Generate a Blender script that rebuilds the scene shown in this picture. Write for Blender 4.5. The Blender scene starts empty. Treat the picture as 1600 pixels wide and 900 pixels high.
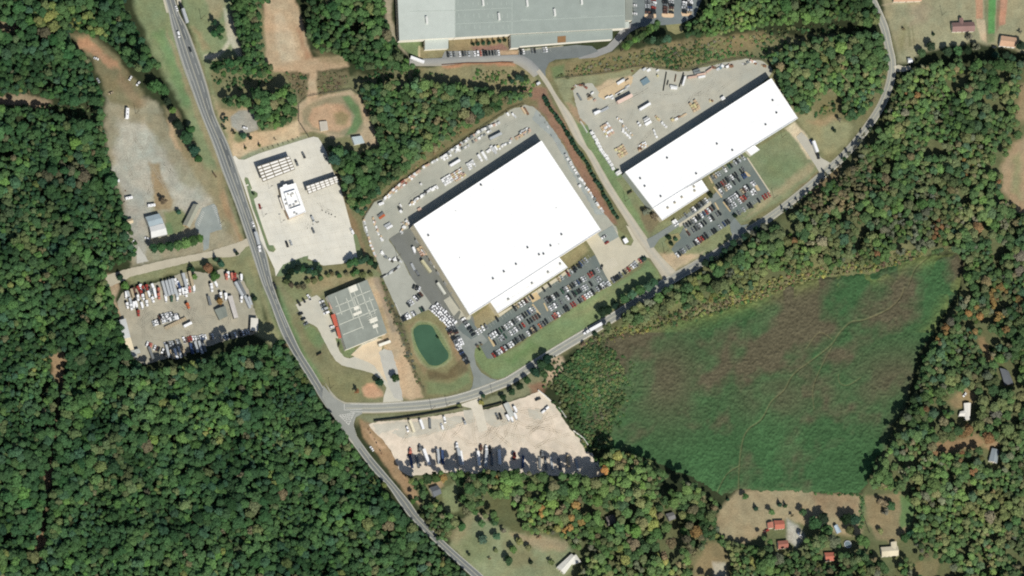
import bpy, math, random
import numpy as np
from mathutils import Vector, Matrix
from mathutils.geometry import tessellate_polygon

rng = random.Random(7)
NR = np.random.default_rng(11)
scene = bpy.context.scene
col = scene.collection

# ------------------------------------------------------------------ camera
TILT = math.radians(26.0)
LEAN = Vector((0.75, 0.66)).normalized()
DIST = 8000.0
MPP = 0.55                      # metres on the ground for one pixel of the 1600 x 900 photograph
rot = Matrix.Rotation(TILT, 3, Vector((LEAN.y, -LEAN.x, 0)))
fwd = rot @ Vector((0, 0, -1))
eye = -fwd * DIST
RX = np.array(rot @ Vector((1, 0, 0)))
UY = np.array(rot @ Vector((0, 1, 0)))
FW = np.array(fwd)
EY = np.array(eye)
cam = bpy.data.cameras.new("camera")
cam.sensor_width = 36.0
cam.lens = 36.0 * DIST / (1600 * MPP)
cam.clip_start = 10.0
cam.clip_end = 60000.0
cam_o = bpy.data.objects.new("camera", cam)
cam_o.matrix_world = Matrix.Translation(eye) @ rot.to_4x4()
col.objects.link(cam_o)
scene.camera = cam_o


def G(x, y, z=0.0):
    """Survey coordinate (x east, y south, as read off the aerial map) to the ground, at height z."""
    u = (np.asarray(x, float) - 800.0) * MPP / DIST
    v = (450.0 - np.asarray(y, float)) * MPP / DIST
    d = FW + np.multiply.outer(u, RX) + np.multiply.outer(v, UY)
    t = (np.asarray(z, float) - EY[2]) / d[..., 2]
    return EY + d * t[..., None]


def g(x, y, z=0.0):
    return Vector(G(x, y, z))


def P(s):
    return [tuple(float(c) for c in q.split(",")) for q in s.split()]


# ------------------------------------------------------------------ light
k = 0.92
sh = G(800 - 0.19 * k * 100, 450 - 0.98 * k * 100) - G(800, 450)     # shadow of a thing 100 px tall
hm = 100 * MPP
to_sun = Vector((-sh[0], -sh[1], hm)).normalized()
sun = bpy.data.lights.new("sun", "SUN")
sun.energy = 4.7
sun.angle = math.radians(0.53)
sun.color = (1.0, 0.965, 0.90)
sun_o = bpy.data.objects.new("sun", sun)
sun_o.rotation_euler = to_sun.to_track_quat("Z", "Y").to_euler()
col.objects.link(sun_o)
w = bpy.data.worlds.new("World")
scene.world = w
w.use_nodes = True
nt = w.node_tree
bg = nt.nodes["Background"]
sky = nt.nodes.new("ShaderNodeTexSky")
sky.sky_type = "NISHITA"
sky.sun_disc = False
sky.sun_elevation = math.asin(to_sun.z)
sky.sun_rotation = math.atan2(to_sun.x, to_sun.y)
nt.links.new(sky.outputs[0], bg.inputs[0])
bg.inputs[1].default_value = 0.078
scene.view_settings.view_transform = "Standard"
scene.view_settings.look = "None"
scene.view_settings.exposure = 0.0
scene.cycles.max_bounces = 4
scene.cycles.diffuse_bounces = 2
scene.cycles.use_denoising = False
scene.cycles.filter_width = 2.0

# ------------------------------------------------------------------ colours and materials
EXPO = 1.22


def S(r, g_, b):
    out = []
    for c in (r, g_, b):
        c /= 255.0
        l = c / 12.92 if c <= 0.04045 else ((c + 0.055) / 1.055) ** 2.4
        out.append(min(l / EXPO, 0.9))
    return tuple(out)


def new_mat(name):
    m = bpy.data.materials.new(name)
    m.use_nodes = True
    n = m.node_tree
    b = n.nodes["Principled BSDF"]
    b.inputs["Roughness"].default_value = 0.85
    b.inputs["Specular IOR Level"].default_value = 0.12
    return m, n, b


def noise_val(n, scale, detail, lo, hi, pos=None, rough=0.6):
    """A Noise texture over world position, mapped to lo..hi."""
    if pos is None:
        pos = n.nodes.new("ShaderNodeNewGeometry").outputs["Position"]
    t = n.nodes.new("ShaderNodeTexNoise")
    t.inputs["Scale"].default_value = scale
    t.inputs["Detail"].default_value = detail
    t.inputs["Roughness"].default_value = rough
    n.links.new(pos, t.inputs["Vector"])
    mr = n.nodes.new("ShaderNodeMapRange")
    mr.inputs["From Min"].default_value = 0.3
    mr.inputs["From Max"].default_value = 0.7
    mr.inputs["To Min"].default_value = lo
    mr.inputs["To Max"].default_value = hi
    n.links.new(t.outputs["Fac"], mr.inputs["Value"])
    return mr.outputs["Result"], t.outputs["Fac"]


def mul(n, a, b):
    m = n.nodes.new("ShaderNodeMath")
    m.operation = "MULTIPLY"
    n.links.new(a, m.inputs[0])
    if isinstance(b, float):
        m.inputs[1].default_value = b
    else:
        n.links.new(b, m.inputs[1])
    return m.outputs[0]


def vscale(n, colour, fac):
    v = n.nodes.new("ShaderNodeVectorMath")
    v.operation = "SCALE"
    if isinstance(colour, tuple):
        v.inputs[0].default_value = colour[:3]
    else:
        n.links.new(colour, v.inputs[0])
    n.links.new(fac, v.inputs["Scale"])
    return v.outputs[0]


def attr(n, name, typ="GEOMETRY"):
    a = n.nodes.new("ShaderNodeAttribute")
    a.attribute_type = typ
    a.attribute_name = name
    return a.outputs["Color"]


def bump(n, b, fac, dist, strength=1.0):
    bn = n.nodes.new("ShaderNodeBump")
    bn.inputs["Distance"].default_value = dist
    bn.inputs["Strength"].default_value = strength
    n.links.new(fac, bn.inputs["Height"])
    n.links.new(bn.outputs[0], b.inputs["Normal"])


_mats = {}


def surf(name, rgb=None, big=0.08, mid=0.08, fine=0.06, rough=0.9, tint=None, bmp=0.0, source=None, fs=1.1):
    """A matt surface: one base colour (or an attribute) broken up by three sizes of noise."""
    if name in _mats:
        return _mats[name]
    m, n, b = new_mat(name)
    pos = n.nodes.new("ShaderNodeNewGeometry").outputs["Position"]
    f1, _ = noise_val(n, 0.022, 3, 1 - big, 1 + big, pos)
    f2, _ = noise_val(n, 0.14, 3, 1 - mid, 1 + mid, pos)
    f3, raw = noise_val(n, fs, 2, 1 - fine, 1 + fine, pos)
    f = mul(n, mul(n, f1, f2), f3)
    if source:
        c = attr(n, source[0], source[1])
    else:
        c = S(*rgb)
        if tint:
            mx = n.nodes.new("ShaderNodeMix")
            mx.data_type = "RGBA"
            t1, _ = noise_val(n, 0.05, 4, 0.0, 1.0, pos)
            n.links.new(t1, mx.inputs["Factor"])
            mx.inputs["A"].default_value = (*S(*rgb), 1)
            mx.inputs["B"].default_value = (*S(*tint), 1)
            c = mx.outputs["Result"]
    n.links.new(vscale(n, c, f), b.inputs["Base Color"])
    b.inputs["Roughness"].default_value = rough
    if bmp:
        bump(n, b, raw, bmp)
    _mats[name] = m
    return m


def plain(name, rgb, rough=0.7, spec=0.2, metal=0.0):
    if name in _mats:
        return _mats[name]
    m, n, b = new_mat(name)
    f, _ = noise_val(n, 0.6, 2, 0.93, 1.07)
    n.links.new(vscale(n, S(*rgb), f), b.inputs["Base Color"])
    b.inputs["Roughness"].default_value = rough
    b.inputs["Specular IOR Level"].default_value = spec
    b.inputs["Metallic"].default_value = metal
    _mats[name] = m
    return m


def paint_mat(name, rough=0.35, spec=0.4, var=0.05):
    """Takes its colour from the object's own "paint" property."""
    if name in _mats:
        return _mats[name]
    m, n, b = new_mat(name)
    f, _ = noise_val(n, 0.9, 2, 1 - var, 1 + var)
    n.links.new(vscale(n, attr(n, "paint", "OBJECT"), f), b.inputs["Base Color"])
    b.inputs["Roughness"].default_value = rough
    b.inputs["Specular IOR Level"].default_value = spec
    _mats[name] = m
    return m


# ------------------------------------------------------------------ objects
def tag(o, label=None, cat=None, group=None, kind=None):
    if label:
        o["label"] = label
    if cat:
        o["category"] = cat
    if group:
        o["group"] = group
    if kind:
        o["kind"] = kind
    return o


def link(name, me, parent=None, mats=()):
    o = bpy.data.objects.new(name, me)
    col.objects.link(o)
    if parent is not None:
        o.parent = parent
    if me is not None:
        for m in mats:
            me.materials.append(m)
    return o


def empty(name, loc=(0, 0, 0), rz=0.0, label=None, cat=None, group=None):
    o = bpy.data.objects.new(name, None)
    o.location = loc
    o.rotation_euler = (0, 0, rz)
    o.empty_display_size = 1
    col.objects.link(o)
    return tag(o, label, cat, group)


class MB:
    """Collects shapes for ONE mesh."""

    def __init__(self):
        self.v, self.f, self.m = [], [], []

    def poly(self, pts, mi=0):
        i = len(self.v)
        self.v += [tuple(p) for p in pts]
        self.f.append(tuple(range(i, i + len(pts))))
        self.m.append(mi)

    def box(self, x0, x1, y0, y1, z0, z1, mi=0, tx=0.0, ty=0.0):
        """Axis-aligned box; tx, ty pull the top in."""
        i = len(self.v)
        self.v += [(x0, y0, z0), (x1, y0, z0), (x1, y1, z0), (x0, y1, z0),
                   (x0 + tx, y0 + ty, z1), (x1 - tx, y0 + ty, z1), (x1 - tx, y1 - ty, z1), (x0 + tx, y1 - ty, z1)]
        for q in ((3, 2, 1, 0), (4, 5, 6, 7), (0, 1, 5, 4), (1, 2, 6, 5), (2, 3, 7, 6), (3, 0, 4, 7)):
            self.f.append(tuple(i + a for a in q))
            self.m.append(mi)

    def prism(self, pts, z0, z1, mi=0, mtop=None):
        """Walls and lid over a polygon of (x, y)."""
        a = sum(p[0] * q[1] - q[0] * p[1] for p, q in zip(pts, pts[1:] + pts[:1]))
        if a < 0:
            pts = pts[::-1]
        n, i = len(pts), len(self.v)
        self.v += [(p[0], p[1], z0) for p in pts] + [(p[0], p[1], z1) for p in pts]
        for j in range(n):
            self.f.append((i + j, i + (j + 1) % n, i + n + (j + 1) % n, i + n + j))
            self.m.append(mi)
        tri = tessellate_polygon([[Vector((p[0], p[1], 0)) for p in pts]])
        for t in tri:
            c = [pts[q] for q in t]
            s = (c[1][0] - c[0][0]) * (c[2][1] - c[0][1]) - (c[2][0] - c[0][0]) * (c[1][1] - c[0][1])
            t = t if s > 0 else t[::-1]
            self.f.append(tuple(i + n + q for q in t))
            self.m.append(mi if mtop is None else mtop)

    def cyl(self, cx, cy, z0, z1, r0, r1=None, n=10, mi=0, axis="z"):
        r1 = r0 if r1 is None else r1
        i = len(self.v)
        for z, r in ((z0, r0), (z1, r1)):
            for j in range(n):
                a = 2 * math.pi * j / n
                p = (r * math.cos(a), r * math.sin(a), z)
                if axis == "y":
                    p = (cx + p[0], p[2], cy + p[1])
                elif axis == "x":
                    p = (p[2], cx + p[0], cy + p[1])
                else:
                    p = (cx + p[0], cy + p[1], p[2])
                self.v.append(p)
        for j in range(n):
            self.f.append((i + j, i + (j + 1) % n, i + n + (j + 1) % n, i + n + j))
            self.m.append(mi)
        self.f.append(tuple(i + j for j in range(n))[::-1])
        self.f.append(tuple(i + n + j for j in range(n)))
        self.m += [mi, mi]

    def mesh(self, name):
        me = bpy.data.meshes.new(name)
        me.from_pydata(self.v, [], self.f)
        me.polygons.foreach_set("material_index", self.m)
        me.update()
        return me

    def build(self, name, mats, parent=None):
        return link(name, self.mesh(name), parent, mats if isinstance(mats, (list, tuple)) else [mats])


# ------------------------------------------------------------------ curves and flat sheets
def smooth(pts, n=6, closed=False):
    """Catmull-Rom through points."""
    p = [np.array(q, float) for q in pts]
    out = []
    m = len(p)
    segs = m if closed else m - 1
    for i in range(segs):
        if closed:
            a, b, c, d = p[(i - 1) % m], p[i], p[(i + 1) % m], p[(i + 2) % m]
        else:
            a, b, c, d = p[max(i - 1, 0)], p[i], p[i + 1], p[min(i + 2, m - 1)]
        for j in range(n):
            t = j / n
            out.append(0.5 * (2 * b + (c - a) * t + (2 * a - 5 * b + 4 * c - d) * t * t + (3 * b - a - 3 * c + d) * t ** 3))
    if not closed:
        out.append(p[-1])
    return [tuple(q) for q in out]


def ragged(pts, amp, step=3.0, seed=1):
    """Break a polygon's straight edges up, as a verge or a gravel edge is."""
    r = random.Random(seed)
    out = []
    for a, b in zip(pts, pts[1:] + pts[:1]):
        L = math.hypot(b[0] - a[0], b[1] - a[1])
        n = max(1, int(L / step))
        nx, ny = -(b[1] - a[1]) / max(L, 1e-6), (b[0] - a[0]) / max(L, 1e-6)
        for j in range(n):
            t = j / n
            e = r.uniform(-amp, amp)
            out.append((a[0] + (b[0] - a[0]) * t + nx * e, a[1] + (b[1] - a[1]) * t + ny * e))
    return out


def sheet(name, pts, mat, z, kind="structure", thick=0.0, parent=None, rag=0.0, seed=1):
    if rag:
        pts = ragged(pts, rag, seed=seed)
    w3 = [g(x, y, z) for x, y in pts]
    mb = MB()
    if thick:
        mb.prism([(p.x, p.y) for p in w3], z - thick, z)
    else:
        mb.v = [tuple(p) for p in w3]
        for t in tessellate_polygon([[Vector((p.x, p.y, 0)) for p in w3]]):
            c = [w3[q] for q in t]
            s = (c[1].x - c[0].x) * (c[2].y - c[0].y) - (c[2].x - c[0].x) * (c[1].y - c[0].y)
            mb.f.append(tuple(t) if s > 0 else tuple(t[::-1]))
            mb.m.append(0)
    o = mb.build(name, mat, parent)
    if kind:
        o["kind"] = kind
    return o


def strip_mesh(name, left, right, profile, mat, z, kind="structure"):
    """A road between two edge lines; profile: [(t across, colour)] stored as vertex colour."""
    n, c = len(left), len(profile)
    A, B = np.array(left), np.array(right)
    vs, cs = [], []
    for i in range(n):
        for t, rgb in profile:
            vs.append(A[i] * (1 - t) + B[i] * t)
            j = rng.uniform(0.97, 1.03)
            cs.append((*[q * j for q in S(*rgb)], 1))
    vs = np.array(vs)
    w3 = G(vs[:, 0], vs[:, 1], z)
    fs = []
    for i in range(n - 1):
        for j in range(c - 1):
            a = i * c + j
            fs.append((a, a + 1, a + c + 1, a + c))
    me = bpy.data.meshes.new(name)
    me.from_pydata([tuple(p) for p in w3], [], fs)
    if sum(p.normal.z for p in me.polygons) < 0:
        me.flip_normals()
    at = me.color_attributes.new("Col", "FLOAT_COLOR", "POINT")
    at.data.foreach_set("color", np.array(cs, np.float32).ravel())
    o = link(name, me, None, [mat])
    o["kind"] = kind
    return o


def offset_line(pts, d):
    out = []
    for i, p in enumerate(pts):
        a, b = pts[max(i - 1, 0)], pts[min(i + 1, len(pts) - 1)]
        L = math.hypot(b[0] - a[0], b[1] - a[1]) or 1
        out.append((p[0] - (b[1] - a[1]) / L * d, p[1] + (b[0] - a[0]) / L * d))
    return out


def lines_mesh(name, lines, width, mat, z, dash=None):
    """Painted lines: each a polyline, width in px."""
    mb = MB()
    for ln in lines:
        acc = 0.0
        for a, b in zip(ln, ln[1:]):
            L = math.hypot(b[0] - a[0], b[1] - a[1])
            if L < 1e-6:
                continue
            on = dash is None or (acc % (dash[0] + dash[1])) < dash[0]
            acc += L
            if not on:
                continue
            nx, ny = -(b[1] - a[1]) / L * width / 2, (b[0] - a[0]) / L * width / 2
            q = [(a[0] + nx, a[1] + ny), (b[0] + nx, b[1] + ny), (b[0] - nx, b[1] - ny), (a[0] - nx, a[1] - ny)]
            w3 = [g(x, y, z) for x, y in q]
            s = (w3[1].x - w3[0].x) * (w3[2].y - w3[0].y) - (w3[2].x - w3[0].x) * (w3[1].y - w3[0].y)
            mb.poly(w3 if s > 0 else w3[::-1])
    o = mb.build(name, mat)
    o["kind"] = "structure"
    return o


# ------------------------------------------------------------------ noise for painting and scattering
def lattice(seed, n=256):
    return np.random.default_rng(seed).random((n, n))


_lat = {}


def vnoise(x, y, scale, seed, octaves=3):
    """Smooth value noise, 0..1."""
    out, amp, tot = 0.0, 1.0, 0.0
    for o in range(octaves):
        s = seed * 13 + o
        if s not in _lat:
            _lat[s] = lattice(s)
        L = _lat[s]
        fx, fy = np.asarray(x) / scale + 91.7 * o, np.asarray(y) / scale + 37.1 * o
        ix, iy = np.floor(fx).astype(int), np.floor(fy).astype(int)
        tx, ty = fx - ix, fy - iy
        tx, ty = tx * tx * (3 - 2 * tx), ty * ty * (3 - 2 * ty)
        a, b = L[iy % 256, ix % 256], L[iy % 256, (ix + 1) % 256]
        c, d = L[(iy + 1) % 256, ix % 256], L[(iy + 1) % 256, (ix + 1) % 256]
        out = out + amp * ((a * (1 - tx) + b * tx) * (1 - ty) + (c * (1 - tx) + d * tx) * ty)
        tot += amp
        amp *= 0.55
        scale *= 0.5
    return out / tot


def sdist(x, y, poly):
    """Signed distance to a polygon (positive inside)."""
    x, y = np.asarray(x, float), np.asarray(y, float)
    best = np.full(x.shape, 1e18)
    inside = np.zeros(x.shape, bool)
    for (ax, ay), (bx, by) in zip(poly, poly[1:] + poly[:1]):
        dx, dy = bx - ax, by - ay
        L2 = dx * dx + dy * dy
        if L2 < 1e-9:
            continue
        t = np.clip(((x - ax) * dx + (y - ay) * dy) / L2, 0, 1)
        best = np.minimum(best, (x - ax - t * dx) ** 2 + (y - ay - t * dy) ** 2)
        if dy != 0:
            cr = ((ay > y) != (by > y)) & (x < dx * (y - ay) / dy + ax)
            inside ^= cr
    d = np.sqrt(best)
    return np.where(inside, d, -d)

# ================================================================== the ground
# (polygon, colour, feather px, ragged px, strength)
LAND = [
    # rough grass is the base everywhere between the highway and the county road
    ("300,-40 380,-40 470,130 600,112 850,95 1200,56 1395,60 1400,100 1345,230 1200,352 1060,434 930,525 860,565 720,645 640,656 560,662 500,604 440,460 395,380 345,240 300,100", (126, 122, 84), 6, 5, 1),
    ("500,225 512,236 534,288 548,330 566,392 580,420 566,425 552,400 540,345 524,290 505,240", (140, 126, 90), 3, 3, .9),
    ("540,325 556,345 572,395 600,430 585,425 566,400 548,360", (146, 120, 86), 3, 3, .8),
    ("896,182 918,188 934,214 962,262 980,284 968,306 938,262 912,222", (120, 140, 94), 2, 1, 1),
    ("736,498 768,473 786,492 748,520", (156, 140, 102), 2, 1, 1),
    ("1140,346 1160,332 1200,302 1206,308 1164,346 1148,360", (136, 138, 98), 2, 1, 1),
    # paler, grassier floors under the open eastern and southern woods
    ("1405,128 1640,86 1640,940 1120,940 1124,800 1350,765 1420,640 1500,460 1500,396 1420,398 1290,424 1100,478 945,520 1002,472 1150,392 1300,284 1362,214", (112, 114, 74), 8, 6, .85),
    ("634,742 948,748 1120,800 1124,940 900,940 760,800 660,800", (112, 114, 74), 8, 6, .8),
    ("1000,492 1040,470 1080,462 1070,480 1020,500", (134, 136, 84), 6, 6, .9), ("1110,462 1160,436 1200,425 1190,442 1130,470", (128, 134, 82), 6, 6, .9), ("1225,420 1290,396 1320,392 1300,412 1240,430", (134, 134, 86), 6, 6, .9),
    ("1340,398 1400,378 1440,384 1400,404 1350,412", (138, 132, 88), 6, 6, .9), ("1170,398 1220,368 1232,376 1185,408", (126, 130, 84), 5, 6, .8), ("1450,600 1500,590 1520,600 1470,616", (120, 126, 82), 6, 6, .9),
    ("1440,700 1500,712 1490,730 1445,722", (124, 124, 84), 6, 6, .8), ("1250,290 1300,262 1320,270 1270,305", (140, 118, 84), 6, 6, .8),
    # west clearing and trail
    ("165,148 215,150 245,160 258,185 272,215 300,250 335,268 362,320 384,385 340,392 230,412 205,418 198,360 188,310 172,270 163,215", (158, 148, 120), 6, 4, 1),
    ("190,190 225,185 250,228 285,285 330,308 326,345 285,342 262,300 242,262 236,350 214,385 206,385 200,300 178,262 182,215", (180, 175, 157), 9, 5, .95),
    ("172,262 182,262 190,300 198,360 214,410 224,410 236,352 232,300 205,290 190,275", (166, 162, 148), 5, 3, .9),
    ("205,175 255,178 266,212 250,225 225,190 205,190", (150, 138, 108), 5, 3, .8),
    ("108,50 150,58 185,88 205,118 226,150 215,168 170,158 158,120 140,90", (132, 122, 88), 5, 4, 1),
    ("120,58 140,62 172,88 186,108 174,106 150,86 128,74", (190, 140, 104), 4, 4, .9),
    ("185,110 200,130 215,150 230,160 215,168 196,150 182,128", (150, 128, 96), 5, 3, .8),
    ("232,253 249,255 256,285 270,312 266,326 244,330 238,290", (158, 134, 98), 2.5, 2, .9),
    ("256,333 284,327 300,345 282,362 264,366", (128, 136, 92), 3, 2, .95),
    ("258,350 268,350 272,364 262,366", (110, 142, 92), 3, 2, .8),
    ("255,165 275,172 290,215 322,245 345,245 352,300 372,385 345,345 330,308 300,268 275,225", (150, 134, 98), 5, 3, .85),
    ("262,188 273,190 276,215 283,235 275,232 266,212", (205, 168, 128), 3, 2, .8),
    # highway verges
    ("205,-40 260,-40 262,0 285,80 300,130 335,225 348,268 320,262 300,215 285,170 262,130 238,80 214,25", (130, 140, 98), 5, 3, 1),
    ("238,50 255,45 280,110 298,160 296,168 284,166 262,110", (112, 140, 88), 6, 4, .8),
    ("258,45 268,60 300,140 330,215 345,262 338,262 318,212 290,140", (160, 140, 104), 3, 2, .7),
    ("272,-40 362,-40 358,40 378,85 345,92 330,94 328,126 338,160 352,196 372,240 362,242 345,190 326,130 306,70", (132, 142, 100), 5, 3, 1),
    ("318,-40 352,-40 352,18 340,30 330,30 322,8", (165, 148, 112), 5, 4, .8),
    ("300,40 312,48 326,75 316,80", (168, 142, 104), 5, 4, .6),
    ("350,14 362,28 372,64 381,92 374,92 362,70 352,78 342,86 332,94 318,92 318,86 345,80 356,62 352,40", (200, 190, 164), 3, 2, .9),
    ("333,150 345,168 372,172 392,162 402,180 400,205 372,205 366,235 362,240 350,200", (182, 158, 118), 4, 3, .95),
    ("364,222 400,206 430,204 468,186 469,212 480,213 405,238 375,249 363,243", (206, 176, 136), 3, 2, 1),
    ("376,252 482,218 481,210 440,222 404,232 376,246", (148, 150, 116), 2, 1, .9),
    ("345,262 378,385 396,380 402,402 400,440 412,500 440,520 430,545 392,518 396,470 376,428 330,414 205,446 198,432 386,383", (136, 136, 96), 4, 2, 1),
    ("338,275 352,302 366,345 384,378 376,380 356,340 340,300", (172, 138, 100), 3, 2, .7),
    ("318,255 345,262 352,290 340,310 330,300", (148, 136, 98), 5, 3, .6),
    ("384,400 398,400 420,470 438,520 425,515 405,470", (146, 140, 98), 4, 3, .8),
    ("415,420 424,470 446,530 486,598 470,590 446,545 424,500 408,440", (122, 134, 92), 4, 2, .6),
    ("165,430 176,428 186,446 182,470 196,500 190,505 176,470", (196, 165, 130), 3, 2, .9),
    # small lots, ball field, sand field
    ("360,183 374,173 392,172 400,180 404,202 388,208 372,206 361,198", (162, 160, 148), 2, 1, 1),
    ("366,206 386,210 384,220 372,224 364,218", (118, 132, 88), 3, 2, .9),
    ("465,166 480,152 510,146 546,141 562,150 572,175 582,200 594,226 576,226 556,212 540,212 520,214 505,210 490,206 467,210", (188, 162, 128), 3, 2, 1),
    ("472,172 490,158 520,151 545,149 560,160 568,185 566,205 548,214 520,208 492,204 474,192", (150, 138, 106), 3, 1, .9),
    ("482,186 488,170 510,162 536,163 548,178 548,196 530,206 505,204 488,198", (194, 156, 120), 3, 1, 1),
    ("522,176 535,172 545,182 540,196 525,194", (150, 134, 92), 4, 2, .9),
    ("533,152 545,150 560,166 566,190 556,208 540,212 548,198 554,182 546,168", (104, 132, 84), 2.5, 1, .95),
    ("410,-40 465,-40 462,0 476,45 488,92 540,88 546,104 496,112 495,152 478,156 482,116 430,112 416,96 412,40", (192, 162, 126), 3, 2, 1),
    ("428,18 440,20 460,60 470,95 440,98 430,60", (206, 182, 148), 4, 3, .7),
    ("462,40 474,48 486,90 478,92", (176, 130, 96), 4, 3, .7),
    ("446,112 480,114 480,142 468,160 462,148", (118, 104, 76), 3, 3, 1),
    ("495,113 545,108 548,128 520,146 497,150", (116, 106, 76), 3, 3, 1),
    ("490,80 530,86 548,98 540,102 500,96", (140, 128, 92), 4, 3, .6),
    # around the grey warehouse
    ("598,-40 612,-40 612,30 622,66 640,92 618,70 602,30", (176, 160, 132), 3, 2, .9),
    ("618,62 657,64 657,94 640,84 626,74", (114, 130, 86), 2, 1, 1),
    ("653,74 702,76 702,88 656,96", (146, 136, 98), 2, 1, 1),
    ("654,72 656,72 656,96 653.6,96", (200, 180, 140), .6, 0, 1),
    ("700,58 800,52 800,78 782,82 702,84", (146, 128, 92), 2, 1, 1),
    ("735,74 785,69 797,76 788,80 742,80", (150, 108, 94), 3, 2, .9),
    ("778,80 810,78 810,86 782,87", (196, 160, 124), 2, 1, .9),
    ("810,78 880,72 880,76 812,82", (206, 196, 170), 1.5, 1, .9),
    ("688,102 780,96 804,99 806,104 745,104 690,109", (192, 134, 98), 2, 1.5, 1),
    ("655,108 745,102 803,103 830,116 846,134 848,146 830,150 800,136 700,120", (150, 138, 98), 4, 3, 1),
    ("828,136 852,138 862,160 882,190 905,240 932,290 952,330 966,352 950,350 930,314 905,273 886,236 862,200 846,175 820,162 800,162 800,150", (152, 114, 90), 4, 2, 1),
    ("786,150 830,150 838,164 800,168 760,190 715,222 660,262 615,292 590,312 575,328 566,330 600,295 660,250 720,205", (128, 116, 78), 4, 4, 1),
    ("852,100 905,92 965,82 1065,62 1180,50 1205,60 1150,84 1100,98 1062,110 1040,107 1010,103 960,112 872,124 856,128 852,115", (140, 124, 86), 5, 4, 1),
    ("900,98 1000,84 1100,70 1150,66 1100,88 1060,102 1000,98 930,108", (110, 108, 66), 8, 8, .6),
    ("858,104 880,100 884,118 866,124", (110, 130, 82), 4, 3, .8),
    ("866,124 960,113 992,107 985,120 960,136 925,132 900,140 893,156 906,178 918,186 902,192 886,166 872,138", (146, 146, 108), 2, 1, 1),
    ("886,160 900,168 920,184 916,194 904,190 890,172", (176, 138, 106), 3, 2, .8),
    ("925,138 948,126 985,118 980,126 955,142 940,150", (204, 180, 144), 3, 2, .9),
    # north-east farm
    ("1374,-40 1640,-40 1640,70 1600,82 1560,72 1520,66 1470,76 1440,82 1422,96 1404,100 1399,80 1394,52 1382,20", (160, 152, 116), 4, 2, 1),
    ("1420,6 1450,2 1450,30 1425,40", (168, 148, 118), 8, 5, .7),
    ("1400,70 1412,40 1418,42 1408,85", (138, 134, 92), 5, 3, .7),
    ("1418,42 1421,42 1424,72 1420,74", (122, 120, 84), 1.5, 1, .7),
    ("1425,40 1427,40 1430,72 1427,72", (126, 122, 86), 1.5, 1, .7),
    ("1378,8 1440,-4 1440,1 1380,9", (190, 170, 138), 2, 1, .9),
    ("1524.5,-40 1537,-40 1536,30 1524.5,30", (192, 142, 108), 1, .5, 1),
    ("1565,-40 1578,-40 1571,38 1561,41", (190, 138, 108), 1, .5, 1),
    ("1546,-40 1558,-40 1554,53 1543,53", (96, 150, 82), 1, .5, 1),
    ("1538,0 1545,0 1543,66 1539,66", (122, 122, 84), 1.5, .5, .8),
    ("1558,0 1564,0 1560,44 1556,52", (136, 106, 80), 1.5, .5, .8),
    ("1524.5,31 1539,31 1541,66 1532,60", (208, 178, 140), 1.5, 1, 1),
    ("1543,54 1555,54 1556,66 1544,66", (118, 130, 88), 3, 2, .8),
    ("1605,210 1580,228 1563,262 1566,300 1590,328 1610,340 1640,345 1640,205", (168, 142, 108), 5, 3, 1),
    ("1580,245 1592,240 1596,310 1582,300", (136, 140, 96), 6, 4, .7),
    # around the north-east warehouse
    ("1196,296 1162,240 1172,236 1184,230 1230,202 1246,196 1262,216 1284,250 1284,262 1262,284 1228,308 1188,334 1158,350 1152,342 1190,316 1204,300", (130, 136, 98), 3, 2, 1),
    ("1190,250 1230,240 1262,262 1230,290 1200,285", (118, 136, 92), 12, 6, .6),
    ("1160,344 1204,302 1262,258 1276,252 1270,270 1228,300 1190,326", (180, 158, 122), 5, 3, .55),
    ("1226,200 1241,190 1256,206 1282,248 1274,253 1262,248 1246,222", (216, 196, 160), 2, 1, 1),
    ("1206,108 1214,118 1250,182 1262,170 1310,184 1332,200 1322,226 1292,244 1276,232 1256,200 1248,190 1222,160 1200,120", (152, 146, 104), 4, 3, 1),
    ("1262,190 1300,176 1310,186 1280,198", (172, 144, 104), 4, 3, .8),
    ("1268,172 1290,148 1312,152 1312,170 1282,186", (128, 120, 80), 5, 3, 1),
    ("960,278 976,274 1012,330 1032,346 1072,344 1022,372 1010,372 986,336", (134, 136, 96), 2, 1, 1),
    ("998,326 1020,328 1034,346 1018,366 1004,352", (128, 112, 84), 5, 4, .8),
    ("925,232 938,240 970,290 1000,340 1012,366 998,356 968,316 944,280", (124, 142, 94), 2, 1, 1),
    ("1012,384 1050,352 1060,350 1148,300 1150,348 1152,366 1110,396 1050,422 1040,408", (136, 140, 98), 2, 1, 1),
    ("1030,396 1062,396 1100,394 1076,410 1050,424 1038,412", (206, 178, 142), 4, 3, .85),
    ("960,352 976,366 990,372 992,380 980,386 968,384 966,372", (132, 136, 92), 2, 1, 1),
    # main warehouse front
    ("744,512 776,478 790,494 764,510 746,518", (158, 142, 104), 1.5, 1, 1),
    ("874,404 914,380 920,392 888,418", (150, 140, 100), 1.5, 1, 1),
    ("740,545 752,536 768,560 800,546 860,506 920,466 960,444 1000,420 1012,406 1030,424 1032,436 960,482 930,507 880,542 830,568 800,592 772,592 752,576 742,562", (124, 140, 92), 2, 1, 1),
    ("790,560 830,535 842,540 800,572", (104, 134, 80), 6, 4, .7),
    ("880,500 960,452 990,436 940,480", (146, 146, 102), 8, 5, .6),
    ("622,506 640,498 668,488 690,492 706,508 724,540 738,576 737,602 716,612 690,622 664,616 648,600 638,570 628,536", (136, 128, 88), 3, 2, 1),
    ("690,495 708,520 730,570 724,580 706,545", (160, 128, 94), 5, 3, .8),
    ("634,508 650,500 660,505 644,520 650,545 672,575 664,585 645,555", (152, 128, 94), 5, 3, .7),
    ("668,580 700,582 724,560 730,580 700,592 672,592", (108, 92, 64), 3, 2, .8),
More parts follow.
